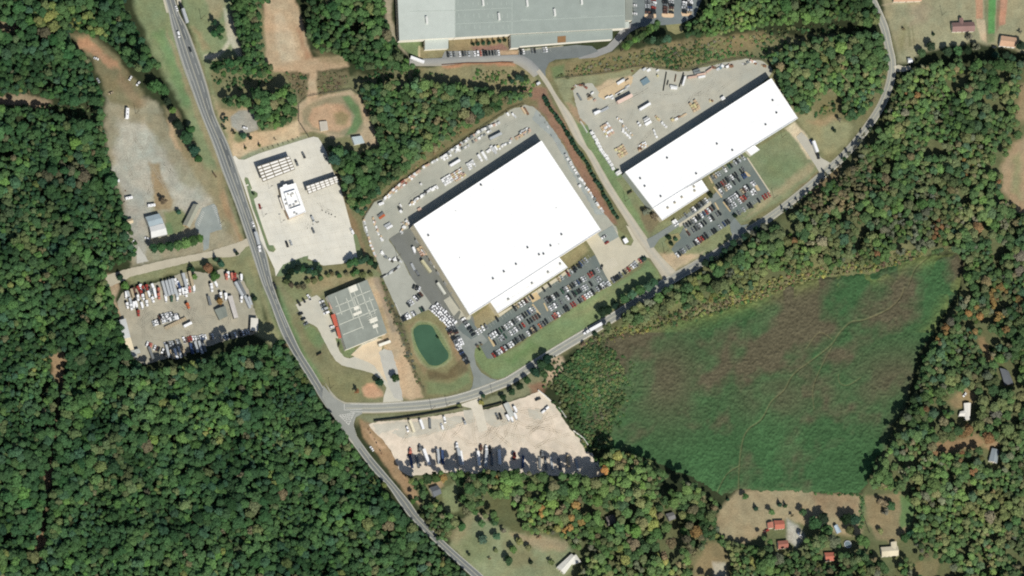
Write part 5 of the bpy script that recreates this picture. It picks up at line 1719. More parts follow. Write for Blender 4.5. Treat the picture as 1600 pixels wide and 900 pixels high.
TL = [("semi_trailer", (660, 703), (669, 728), "w"), ("semi_trailer", (682, 703), (684.5, 726), "s"), ("semi_trailer", (689, 704.5), (690.5, 727), "b"), ("semi_trailer", (713.5, 702), (718.5, 728), "s"), ("semi_trailer", (718, 706), (721, 728), "w"),
      ("semi_trailer", (745, 706), (747.5, 729), "w"), ("semi_trailer", (758.5, 706), (756.5, 731), "s"), ("semi_trailer", (778, 704), (779.5, 727), "w"), ("flatbed_trailer", (650, 712), (654, 732), "g"), ("flatbed_trailer", (851, 714), (853, 735), "g"),
      ("flatbed_trailer", (860, 714), (863, 735), "s"), ("semi_trailer", (886, 712), (887.5, 730), "t"), ("flatbed_trailer", (872, 716), (875, 734), "g"), ("semi_trailer", (932, 725), (946, 742), "s"), ("flatbed_trailer", (640, 712), (644, 732), "b"),
      ("flatbed_trailer", (768, 708), (768, 728), "g"), ("flatbed_trailer", (817, 712), (816, 732), "b"), ("flatbed_trailer", (899, 718), (903, 736), "s"), ("flatbed_trailer", (842, 714), (843, 734), "g")]
for i, (kd, a, b, c) in enumerate(sorted(TL, key=lambda q: q[1][0])):
    truck(kd, a, b, c, "%s %s, %s from the west along the shaded tree line of the gravel yard" % (CARC[c][1], kd.replace("_", " "), nth(i)), GL)
for i, (x, y, c) in enumerate(((640, 706.5, "p"), (655, 701, "g"), (712.5, 698, "w"), (750.5, 701, "n"), (758.5, 702.5, "w"), (765, 704, "k"), (803, 713, "r"), (846, 711, "g"))):
    truck("truck_tractor", (x - .5, y + 5), (x + .5, y - 5), c, "%s truck cab, %s from the west at the edge of the tree shade" % (CARC[c][1], nth(i)), "truck cabs along the southern tree line")
truck("semi_trailer", (638.5, 657.5), (645.5, 676), (238, 228, 196), "long cream trailer at the north fence of the gravel yard")
truck("semi_trailer", (655, 657), (660, 671.5), "w", "white trailer at the north fence, east of the long cream trailer")
truck("flatbed_trailer", (670.5, 654), (671.5, 670.5), "g", "grey flatbed trailer at the gravel yard's north fence")
gable_house("storage_shed", P("786.5,631.5 794,628 804,648.5 797,652.5"), 3.2, 3.9, DARK_WALL, surf("shed_pale_roof", (196, 198, 190)), "pale grey long shed in the north of the gravel yard", "shed", None, .15)
for i, (x, y, a_) in enumerate(((793, 654, .5), (798.5, 655.5, .4), (804.5, 651.5, .4), (804.5, 641, .5))):
    truck("box_truck", (x - 3, y - 5), (x + 2.5, y + 5), "w", "white box truck at the pale long shed, %s from the west" % nth(i), "box trucks round the pale long shed")
truck("semi_trailer", (640, 90.5), (661, 98.5), "w", "long white trailer coming out of the trees at the factory road's western end")
truck("camper_trailer", (194, 311.5), (207, 309), "w", "white camper trailer by the western woods, west of the other camper")
truck("camper_trailer", (229, 322.5), (242.5, 321), "w", "white camper trailer north of the metal shed")
truck("camper_trailer", (197, 187.5), (198, 169), "w", "long white camper alone in the northern part of the western clearing")
truck("camper_trailer", (180, 284), (186, 283), "w", "short white trailer at the edge of the western woods")
truck("semi_trailer", (590.5, 541), (608.5, 534.5), (248, 244, 226), "white trailer behind the grey flat-roofed works")
truck("box_truck", (483, 421.5), (489, 422.5), "w", "white truck at the bottom edge of the forecourt among dark trees")
for a, b, c, lab in (((702, 260.5), (717, 251.5), "w", "white trailer in the middle of the storage yard"), ((764, 218.5), (782, 209.5), "s", "long silver trailer on the storage yard near the dark tree"), ((963, 162), (985.5, 150.5), (236, 208, 190), "long pinkish white trailer on the pale hardstanding"),
                     ((998, 173), (1014.5, 163), "w", "white trailer on the pale hardstanding, east of the pinkish trailer"), ((736.5, 406.5), (753, 426), "t", "x")):
    if lab != "x":
        truck("semi_trailer", a, b, c, lab)
truck("semi_trailer", (657.5, 408), (671.5, 427), (202, 196, 160), "tan trailer on the dark apron west of the square warehouse")
truck("semi_trailer", (682, 443), (694, 461), (214, 214, 200), "silver trailer on the dark apron, south of the tan trailer")
truck("flatbed_trailer", (650, 424), (654, 432), "g", "flatbed with low load on the dark apron")
truck("flatbed_trailer", (642, 412), (648, 424), "s", "silver flatbed behind a dark cab on the dark apron")
truck("box_truck", (644, 387), (648, 397), "w", "white truck beside the tan lumber at the square warehouse")
truck("box_truck", (927, 179), (938, 174), "w", "white truck alone on the western hardstanding")
truck("flatbed_trailer", (938, 175), (950, 168.5), "s", "silver flatbed behind the white truck on the western hardstanding")
for i, (a, b, c) in enumerate((((590, 339), (598, 333), "g"), ((592, 342), (600, 336.5), "o"), ((600, 354.5), (609, 349.5), "s"), ((603.5, 358), (612, 353), "w"), ((622, 325), (628, 329), "g"))):
    truck("flatbed_trailer", a, b, c, "%s trailer in the western storage yard, %s from the north" % (CARC[c][1], nth(i)), "trailers in the western storage yard")
truck("camper_trailer", (590, 321), (599, 317.5), "w", "white square hut trailer at the yard's north-western bend")

# ================================================================== goods stacked in the yards
GP = paint_mat("stacked_goods", .8, .15, .10)
SLATE = plain("pallet_wood", (128, 110, 84), .9)


def g_lumber():
    mb = MB()
    r = random.Random(3)
    for k_ in range(3):
        z = .1 + k_ * .3
        for j in range(5):
            y = -.5 + j * .2
            e0, e1 = r.uniform(0, .03), r.uniform(0, .03)
            mb.box(-.5 + e0, .5 - e1, y + .006, y + .19, z, z + .27, 0)
    for x in (-.35, .35):
        mb.box(x - .03, x + .03, -.5, .5, 0, .098, 1)
    return mb


def g_panels():
    mb = MB()
    r = random.Random(4)
    for k_ in range(4):
        e = [r.uniform(0, .05) for _ in range(4)]
        mb.box(-.5 + e[0], .5 - e[1], -.5 + e[2], .5 - e[3], .12 + k_ * .22, .12 + k_ * .22 + .2, 0)
    for y in (-.4, .4):
        mb.box(-.5, .5, y - .05, y + .05, 0, .118, 1)
    return mb


def g_crate():
    mb = MB()
    mb.box(-.5, .5, -.5, .5, .14, .96, 0, .01, .01)
    mb.box(-.45, .45, -.03, .03, .963, 1.0, 1)
    for y in (-.42, 0, .42):
        mb.box(-.5, .5, y - .06, y + .06, 0, .138, 1)
    return mb


def g_pipes():
    mb = MB()
    for k_, n_ in ((0, 5), (1, 4), (2, 3)):
        for j in range(n_):
            mb.cyl(-.4 + .2 * j + .1 * k_, .12 + k_ * .26, -.5, .5, .1, .1, 8, 0, "x")
    return mb


def g_scrap():
    mb = MB()
    r = random.Random(9)
    for i in range(22):
        x, y, l_ = r.uniform(-.42, .42), r.uniform(-.42, .42), r.uniform(.05, .22)
        w_, h = r.uniform(.03, .12), r.uniform(.15, .8) * (1 - abs(x) * 1.3)
        mb.box(x - l_, x + l_, y - w_, y + w_, 0, max(h, .1), 0 if r.random() < .7 else 1, .01, .01)
    return mb


GOODS = {"lumber_stack": (g_lumber, "lumber stack"), "panel_stack": (g_panels, "panel stack"), "storage_crate": (g_crate, "crate"), "pipe_stack": (g_pipes, "pipe stack"), "scrap_heap": (g_scrap, "scrap heap")}
GC = {"w": ((248, 248, 244), "white"), "s": ((206, 208, 204), "silvery"), "t": ((214, 190, 156), "tan"), "p": ((212, 182, 162), "pinkish"), "n": ((140, 108, 84), "brown"), "g": ((130, 136, 134), "grey"), "r": ((150, 96, 80), "rusty red"), "y": ((222, 212, 160), "yellowish"), "k": ((70, 72, 70), "dark"), "b": ((120, 142, 150), "bluish")}
GMESH = {}
NUMW = ["one", "two", "three", "four", "five", "six", "seven", "eight", "nine"]
gidx = {}


def good(kind, x, y, lx, ly, h, rz, c, where, z=.13, pos=None):
    if kind not in GMESH:
        me = GOODS[kind][0]().mesh(kind)
        me.materials.append(GP)
        me.materials.append(SLATE)
        GMESH[kind] = me
    o = bpy.data.objects.new(kind, GMESH[kind])
    col.objects.link(o)
    o.location = g(x, y, z)
    o.rotation_euler = (0, 0, rz)
    o.scale = (lx, ly, h)
    rgb, wd = GC[c]
    j = rng.uniform(.88, 1.05)
    o["paint"] = [min(q * j, .88) for q in S(*rgb)]
    i = gidx.get(where, 0)
    gidx[where] = i + 1
    return tag(o, "%s %s, %s %s" % (wd, GOODS[kind][1], pos or nth(i) + " from the west in", where), GOODS[kind][1], "goods in " + where)


def line_goods(where, pts, codes, kinds, L, W, H, jit=.6, along=True, z=.13):
    q = [np.array(p) for p in pts]
    seg = [np.linalg.norm(b - a) for a, b in zip(q, q[1:])]
    tot = sum(seg)
    n_ = len(codes)
    for i, c in enumerate(codes):
        if c == "-":
            continue
        s = (i + .5) / n_ * tot
        k_ = 0
        while k_ < len(seg) - 1 and s > seg[k_]:
            s -= seg[k_]
            k_ += 1
        p = q[k_] + (q[k_ + 1] - q[k_]) * s / seg[k_]
        rz = heading(*q[k_], *(q[k_ + 1] - q[k_])) + (0 if along else math.pi / 2) + rng.gauss(0, .08)
        f = rng.uniform(.75, 1.2)
        good(rng.choice(kinds), p[0] + rng.uniform(-jit, jit), p[1] + rng.uniform(-jit, jit), L * f, W * rng.uniform(.8, 1.2), H * rng.uniform(.6, 1.3), rz, c, where, z)


LU, PA, CR_, PI_, SC = "lumber_stack", "panel_stack", "storage_crate", "pipe_stack", "scrap_heap"
line_goods("the storage yard's north-western fence row", P("599,313 614,297 632,283 655,267"), "swtwtpwtptwprpttwpnwtp", [LU, PA], 3.4, 1.9, 1.3, .8)
line_goods("the fence row's second line", P("605,310 618,299 640,282 652,272"), "wstwtpwrtwpw", [LU, PA], 2.6, 1.5, 1.2, .8)
line_goods("the storage yard's northern fence row", P("660,262 690,246 716,228 750,205 780,192"), "wtp-wsw-wwsgswsgwnsgwsggpswgswgswpws", [PA, CR_, LU], 2.4, 2.2, 1.6, .7)
line_goods("the second line by the northern fence", P("692,250 730,228 768,203"), "wsw-swgws-gpwsgws", [PA, CR_], 2.0, 1.9, 1.2, .7)
line_goods("the yard's middle row", P("639,321 652,311 668,299 683,291"), "wtwswkwwskwtwwww", [PA, CR_], 2.4, 1.8, 1.6, .9)
line_goods("the yard's middle row, lower line", P("644,321 654,311 670,298 684,294"), "wwt-wwkswwww", [PA, CR_], 2.2, 1.7, 1.4, .8)


def block(where, p0, du, dv, nu, nv, codes, kinds, L, W, H, jit=.25, z=.13, skip=0.0):
    rz = heading(*p0, *du)
    for i in range(nu):
        for j in range(nv):
            if rng.random() < skip:
                continue
            x = p0[0] + du[0] * i + dv[0] * j + rng.uniform(-jit, jit)
            y = p0[1] + du[1] * i + dv[1] * j + rng.uniform(-jit, jit)
            good(rng.choice(kinds), x, y, L * rng.uniform(.88, 1.06), W * rng.uniform(.88, 1.06), H * rng.uniform(.75, 1.2), rz + rng.gauss(0, .03), rng.choice(codes), where, z, "%s from the north, rank %s of" % (nth(j), NUMW[i]))


DU, DV = (0.85, -0.52), (0.52, 0.85)
sc = lambda v, k_: (v[0] * k_, v[1] * k_)
block("the storage yard's white block", (690.5, 281), sc(DU, 4.2), sc(DV, 3.2), 4, 4, "wwws", [PA], 2.3, 1.6, 1.7)
block("the storage yard's tan block", (704, 274), sc(DU, 3.1), sc(DV, 3.0), 7, 5, "yttwwppw", [PA, LU], 1.7, 1.3, 1.4, skip=.1)
block("the storage yard's eastern block", (729, 257), sc(DU, 3.2), sc(DV, 3.0), 4, 4, "wws", [PA], 1.8, 1.5, 1.5, skip=.15)
for x, y, l_, w_, c in ((748, 245.5, 4.5, 2.2, "w"), (751.5, 251, 2.2, 1.8, "w"), (755.5, 243, 7, 2.4, "w"), (758, 247, 5, 2.4, "s"), (761.5, 237.5, 2.4, 2.2, "w"), (764.5, 235, 2.2, 1.8, "w"), (769, 233, 6, 2.4, "w"), (771.5, 236, 6.5, 2.4, "s"), (774, 232, 4, 2.0, "w"), (777.5, 229.5, 2.2, 2.2, "y"), (780, 233, 1.8, 1.6, "w"),
                        (713, 232.5, 4.4, 3.4, "w"), (696, 243.5, 2.6, 2.2, "w"), (698, 248, 1.6, 1.6, "w"), (657, 288.5, 1.8, 1.6, "w"), (625.5, 331, 2.6, 2, "w"), (624, 327, 4.4, 1.6, "k"), (625.5, 321.5, 3, 1.2, "w"), (655, 327.5, 2.6, 3.4, "p")):
    good(PA if l_ > 3 else CR_, x, y, l_, w_, rng.uniform(1.2, 2.2), heading(x, y, *DV), c, "the loose row in the storage yard")
line_goods("the pallets north of the square warehouse", P("785,228 800,218"), "wswsgswwsp", [PA, CR_], 1.8, 1.6, 1.1, 1.8)
block("the yard's silver north block", (809, 209), sc(DU, 3.2), sc(DV, 3.0), 6, 3, "swsg", [PI_, PA], 2.0, 1.5, 1.4, skip=.1)
block("the yard's tan north block", (806, 215.5), sc(DU, 3.4), sc(DV, 2.6), 8, 2, "ttp", [LU], 2.2, 1.4, 1.5, skip=.08)
for i, (x, y) in enumerate(((817.5, 173), (822, 174.5), (801, 179.5), (804, 182.5), (793, 179))):
    good(LU if i < 2 else PA, x, y, 7 if i < 2 else 3, 1.7, 1.5, heading(x, y, .52, .85), "tnwsw"[i], "the yard's northern tip")
line_goods("the storage yard's western fence row", P("568,342 570,352 573,364 577,378 583,394 588,402"), "tws-wws-stpwtwpwtwsp", [PA, LU], 2.0, 1.7, 1.0, .8)
line_goods("the second western row", P("583,342 586,352 590,362 594,370 598,378"), "twptwtptwswtwws", [LU, PA], 2.0, 1.5, .9, 1.8)
line_goods("the pile at the square warehouse's west corner", P("628,352 634,344 638,350 630,358 626,366"), "wtwtwptwwtws", [LU, PA, SC], 2.4, 1.8, 1.5, 1.8)
block("the lumber by the warehouse wall", (653, 389), sc(DU, 3.4), sc(DV, 3.2), 4, 5, "tpptn", [LU], 2.2, 1.4, 1.0, .7, skip=.2, z=.18)
line_goods("the west wall foot", P("648,372 656,386 664,398 672,406 680,420"), "g-twpgt-w", [CR_, LU], 1.8, 1.4, 1.1, 1.2, z=.18)
line_goods("the lower yard", P("594,392 602,402 612,408 618,404 626,412"), "wwsgwkwwks", [PA, CR_], 2.8, 1.8, 1.4, 2)
line_goods("the lower yard's fence", P("598,432 606,428 616,422 622,418"), "ks-sgsw-kns", [PI_, LU], 5, 1.6, 1.3, .6)
line_goods("the eastern fence row", P("882,241 892,258 905,277 920,300 932,318 941,331"), "s-w-wsw-wwsgwwsw-wwtwswg-wwtws", [PA, CR_], 2.4, 2.0, 1.5, .7)
line_goods("the grey edge of the north-eastern yard strip", P("842,178 852,192 862,212 870,226"), "g-gs-g-s", [SC, PI_], 2.2, 1.4, .6, 1.0)
good(CR_, 905, 291, 2.4, 2.2, 1.8, .5, "w", "the strip east of the square warehouse")
good(CR_, 891, 257, 1.8, 1.8, 1.8, .5, "w", "the strip east of the square warehouse")
# long warehouse's hardstanding
pts = P("924,208.5 927.5,214.5 931,219.5 932.5,224.5 935.5,229.5 938,234.5 941,239 944.5,243.5 948,248.5 951,253.5 954.5,258.5 957,264")
for x, y in pts:
    good(CR_, x, y, 2.9, 2.7, 2.2, heading(x, y, .52, .85) + rng.gauss(0, .04), "w", "the white line along the hardstanding's west kerb", .15)
line_goods("the small items behind the white line", P("927,206 936,224 944,238 950,246"), "s-gwsg-w", [PA], 1.6, 1.2, .8, .4, z=.15)
good(CR_, 965.5, 271, 4.8, 3.4, 2.6, heading(965, 271, .85, -.52), "w", "the north-west corner of the long warehouse", .15)
block("the hardstanding's pinkish block", (939.5, 199.5), sc(DU, 3.6), sc(DV, 4.0), 4, 5, "wwppty", [PA, CR_], 1.9, 2.2, 1.5, .4, skip=.12, z=.15)
block("the hardstanding's tan rows", (962, 234.5), sc(DU, 3.0), sc(DV, 4.4), 5, 4, "tty", [LU], 1.8, 2.0, 1.1, .3, skip=.05, z=.15)
line_goods("the hardstanding's middle pallet line", P("964,184 970,190 974,198 974,206 980,212 984,217"), "wtww-wtwwwwwwww", [PA, CR_], 2.0, 1.7, 1.2, 1.0, z=.15)
line_goods("the second pallet line of the hardstanding", P("974,195 982,206 988,212"), "tsws-wt", [PA], 1.5, 1.3, .8, 1.0, z=.15)
for x, y, l_, w_, c in sorted(((1012, 193, 6.5, 2.6, "w"), (1010, 188.5, 6, 1.6, "w"), (1008, 186, 5, 1.2, "s"), (996.5, 193, 1.8, 1.4, "w"), (999, 196.5, 2, 1.8, "w"))):
    good(PA, x, y, l_, w_, 2.0, heading(x, y, *DU), c, "the big white stacks on the hardstanding", .15)
line_goods("the east pallets of the hardstanding", P("1024,182 1029,188 1034,192 1041,199"), "tyt-wsww", [PA, CR_], 2.0, 1.7, 1.3, .8, z=.15)
line_goods("the pallets at the shadow's edge", P("1020,203 1023,210 1026,215"), "wsww", [PA], 2.2, 1.6, 1.2, .7, z=.15)
block("the shadow-side timber", (996, 230), sc(DU, 3.2), sc(DV, 3.0), 5, 3, "ttnw", [LU, PA], 2.0, 1.4, 1.1, .5, skip=.12, z=.15)
block("the hardstanding's tan cubes", (1078, 163), sc(DU, 4.4), sc(DV, 4.2), 3, 4, "tty", [CR_], 2.2, 2.0, 1.6, .3, skip=.1, z=.15)
line_goods("the tan pieces by the east dock", P("1108,156 1114,160"), "tynt", [LU, CR_], 1.8, 1.2, .9, 1.6, z=.15)
line_goods("the timber at the shadow's middle", P("1050,190 1066,182 1072,178"), "twntt", [LU], 3.4, 1.5, 1.1, 1.6, z=.15)
good(CR_, 1128.5, 154.5, 3.6, 2.8, 2.4, heading(1128, 154, *DU), "w", "the east dock", .15)
good(CR_, 1050, 187.5, 2.4, 2, 1.4, .5, "y", "the middle hardstanding", .15)
for x0, y0, x1, y1, c in sorted(((1074, 122, 1088, 120, "p"), (1088, 118, 1102, 115.5, "p"), (1090, 121.5, 1101, 119.5, "w"), (1070, 120, 1066, 134, "w"), (1046, 135, 1058, 137, "s"), (1047, 138, 1057, 139, "w"), (1103, 113.5, 1112, 107.5, "p"), (1082, 112, 1092, 109, "g"), (1083, 115, 1094, 113, "g")), key=lambda q: q[0] + q[2]):
    A, B = g(x0, y0), g(x1, y1)
    good(PA, (x0 + x1) / 2, (y0 + y1) / 2, (B - A).length, 1.7, 1.8, math.atan2((B - A).y, (B - A).x), c, "the stacks by the hardstanding's fence", .15)
for x0, y0, x1, y1, c in sorted(((1041, 113, 1036, 142, "k"), (1068, 114, 1061, 136, "k"), (1044, 126, 1042, 133, "k"), (1056, 117, 1054, 128, "n")), key=lambda q: q[0] + q[2]):
    A, B = g(x0, y0), g(x1, y1)
    good(PI_, (x0 + x1) / 2, (y0 + y1) / 2, (B - A).length, 1.0, 1.6, math.atan2((B - A).y, (B - A).x), c, "the open pen by the northern fence", .15)
line_goods("the scrap along the hardstanding's northern fence", P("1113,106 1120,108 1128,103 1134,106 1138,104 1146,104"), "rnsbwwkwpnr", [SC, PA], 3.2, 2.2, 1.5, 1.6, z=.15)
line_goods("the scrap at the hardstanding's north-eastern end", P("1160,101 1166,99 1174,96 1182,100 1196,104"), "wggwpwns-tn", [SC, PA], 2.8, 1.8, 1.3, 1.4, z=.15)
line_goods("the bins at the hardstanding's north-western end", P("893,141 898,135 904,133 912,133 917,138"), "rnpwprnkrr", [CR_, SC], 2.0, 1.6, 1.3, .8, z=.15)
for x, y, l_, w_, c, kd in sorted(((905, 152, 7, 1.8, "g", LU), (922, 153.5, 6, 2.6, "t", SC), (925, 146, 3, 1.4, "w", PA), (920, 149, 4, 3.4, "k", SC), (929, 157, 2.4, 1.6, "p", CR_), (948, 152.5, 4, 1.2, "w", PA), (954, 151, 4.2, 1.4, "w", PA), (956.5, 154, 2.4, 1.6, "w", CR_), (969, 128.5, 7.5, 2.4, "w", PA), (974, 125, 2, 1.4, "s", PA), (980, 127, 4, 1.6, "t", PA), (980, 135, 5, 2.0, "s", PI_), (977, 139, 4, 1.6, "s", PI_), (970, 143, 5, 1.0, "w", PI_), (964, 146.5, 4, .9, "w", PI_), (967, 147.5, 3, 1, "k", PI_), (1007.5, 127.5, 7.5, 5.4, "b", PA), (1006, 109, 3.2, 2.2, "s", PA), (1013, 110, 3.6, 2.4, "w", PA), (1027, 110.5, 2.4, 1.4, "w", PA), (988, 111, 2.6, 2, "n", SC), (1027, 119, 1.4, 1.8, "y", CR_))):
    good(kd, x, y, l_, w_, rng.uniform(1.1, 1.9), heading(x, y, *(DU if kd != LU else DV)), c, "the works corner of the hardstanding", .16)
# gravel yard and others
line_goods("the litter along the gravel yard's slope", P("575,668 582,682 590,696 598,712"), "nk-nk-kn", [SC], 2.2, 1.2, .5, 1.0)
line_goods("the sheds' scrap west of the cream shed", P("190,298 198,300 192,320"), "nwk", [SC], 1.6, 1.2, .7, 1.5)
line_goods("the barrels on the forecourt", P("500,330 512,336 524,340"), "k-k-kk-k", [CR_], .7, .7, .8, 2.4)
line_goods("the second barrels on the forecourt", P("489,352 500,346"), "k-kk-k", [CR_], .7, .7, .8, 2.6)

# ------------------------------------------------------------------ sheet walls, fences, poles, signs
def fence(px, h, mat, label, step=5, z=.1, name="fence", thick=.06, solid=False):
    p0 = g(*px[0])
    e = empty(name, (p0.x, p0.y, 0), 0, label, "fence")
    q = []
    for a, b in zip(px, px[1:]):
        n_ = max(1, int(math.hypot(b[0] - a[0], b[1] - a[1]) / step))
        q += [between(a, b, i / n_) for i in range(n_)]
    q.append(px[-1])
    w3 = [g(x, y) - p0 for x, y in q]
    mb = MB()
    for a, b in zip(w3, w3[1:]):
        d = (b - a).xy.normalized()
        nn = Vector((-d.y, d.x)) * thick / 2
        if solid:
            mb.prism([tuple(a.xy + nn), tuple(a.xy - nn), tuple(b.xy - nn), tuple(b.xy + nn)], z, z + h)
        else:
            for k_ in np.linspace(.12, 1, 9):
                mb.prism([tuple(a.xy + nn * .7), tuple(a.xy - nn * .7), tuple(b.xy - nn * .7), tuple(b.xy + nn * .7)], z + h * k_ - .05, z + h * k_)
    mb.build("mesh_panel" if not solid else "panel", mat, e)
    pm = None
    for a in w3[::2][:60]:
        if pm is None:
            m2 = MB()
            m2.cyl(0, 0, z, z + h + .08, .05, .05, 6)
            pm = m2.mesh("post")
            pm.materials.append(plain("fence_post", (90, 92, 88)))
        o = link("post", pm, e)
        o.location = (a.x, a.y, 0)
    return e


FD = plain("chain_link", (84, 84, 72))
fence(P("868,122.5 905,119.5 960,112 985,106 1003,103.5 1030,106.5 1050,109.5 1064,110.5 1080,108.5 1100,102 1130,95.5 1165,90.5 1190,93.5 1202,101 1208,110"), 2.4, FD, "chain-link fence curving round the north of the pale hardstanding")
fence(P("566,345 576,329 585,315 598,309.5 616,291 656,264 717,223 760,194 797,170 818,162.5"), 2.0, FD, "chain-link fence along the north-west side of the main storage yard")
fence(P("482,215 466,190 466,165 480,151 512,145 548,140 563,150 575,178 590,205"), 2.2, FD, "fence round the ball field")
fence(P("584,659 620,655 660,649 700,642 722,637"), 2.8, plain("dark_board", (66, 62, 54)), "dark board fence along the north side of the gravel yard", solid=True, thick=.2)
fence(P("754,637.5 770,634 784,630"), 2.4, plain("dark_board", (66, 62, 54)), "short dark board fence east of the gravel yard entrance", solid=True, thick=.2)
fence(P("840,610 850,618 860,627"), 1.8, plain("white_sheet", (238, 236, 226)), "white sheet fence at the gravel yard's northern corner", solid=True, thick=.35)
fence(P("872,637 878,644 884,653"), 1.4, plain("white_sheet", (238, 236, 226)), "white sheet fence on the gravel yard's east side", solid=True, thick=.25)
fence(P("895,673.5 904,680 911,685.5 918,696"), 1.8, plain("white_sheet", (238, 236, 226)), "white sheet fence bending round the gravel yard's south-eastern corner", solid=True, thick=.35)
fence(P("906,190 910,196 917,208"), 2.0, plain("white_sheet", (238, 236, 226)), "white gate panel at the western entrance of the hardstanding", solid=True, thick=.35)
fence(P("617,475 620,482 625,493"), 1.6, plain("white_sheet", (238, 236, 226)), "white sheet fence on the lower lot's west side", solid=True, thick=.3)
fence(P("1341,788 1350,812 1358,833"), 1.6, FD, "thin fence running down between the southern yards")
fence(P("690,101.5 730,98.5 760,98.5 785,97 802,97.5"), .8, plain("rusty_rail", (116, 74, 56)), "low rusty barrier along the southern edge of the factory road", solid=True, thick=.3)

poles = [(516, 607, "utility pole on the triangular lawn by the junction"), (212, 178, "utility pole in the western clearing, north part"), (674, 640, "utility pole on the county road verge, west of the entrance"), (698, 634, "second utility pole on the county road verge"),
         (769, 617, "utility pole on the county road verge, east of the gravel entrance"), (977, 315, "utility pole on the lawn west of the long warehouse"), (1038, 396, "utility pole on the lawn south-west of the north-eastern car park"),
         (1209, 310, "utility pole at the car park's eastern corner"), (1472, 24, "utility pole in the north-eastern field"), (344, 350, "utility pole beside the striped car park"), (1222, 215, "utility pole on the lawn east of the long warehouse"),
         (314, 30, "utility pole on the highway's eastern verge"), (620, 402, "lamp pole in the lower yard")]
wood = plain("pole_wood", (96, 84, 66))
for x, y, lab in poles:
    p = g(x, y)
    t = empty("utility_pole", (p.x, p.y, 0), rng.uniform(0, 3), lab, "pole")
    mb = MB(); mb.cyl(0, 0, 0, 10.5, .2, .13); mb.build("pole", wood, t)
    mb = MB(); mb.box(-1.1, 1.1, -.06, .06, 9.6, 9.75); mb.build("crossarm", wood, t)
for x, y, dx, dy, w_, lab in ((1018, 297, 3, -1.6, 6.0, "x"), (984, 302.5, 8, -4.5, 5.4, "dark sign board standing on the lawn west of the long warehouse"), (498.5, 555, 8, -4, 5.2, "dark sign board standing on the lawn beside the highway"), (334.5, 274.5, 6, 8, 5.0, "dark roadside sign board west of the highway"), (529, 540, 3, -7, 4.2, "small sign board at the south-west corner of the grey works")):
    if lab == "x":
        continue
    p = g(x, y)
    t = empty("sign_board", (p.x, p.y, 0), heading(x, y, dx, dy), lab, "sign")
    mb = MB(); mb.box(-w_ / 2, w_ / 2, -.15, .15, .8, 3.4); mb.build("panel", plain("sign_dark", (120, 104, 84)), t)
    for s in (-1, 1):
        mb = MB(); mb.cyl(s * w_ * .35, 0, 0, .8, .12); mb.build("post", wood, t)

# ================================================================== trees
BARK = plain("bark", (84, 74, 62), .95)


def foliage_mat(name, prop_type):
    m, n, b = new_mat(name)
    pos = n.nodes.new("ShaderNodeNewGeometry").outputs["Position"]
    f1, _ = noise_val(n, 0.7, 2, .78, 1.22, pos)
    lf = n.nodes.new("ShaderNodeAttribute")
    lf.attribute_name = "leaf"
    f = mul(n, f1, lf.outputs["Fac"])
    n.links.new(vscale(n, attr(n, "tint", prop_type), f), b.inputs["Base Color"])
    b.inputs["Roughness"].default_value = .9
    b.inputs["Specular IOR Level"].default_value = .05
    return m


FOL_I = foliage_mat("foliage_of_the_wood", "INSTANCER")
FOL_O = foliage_mat("foliage", "OBJECT")


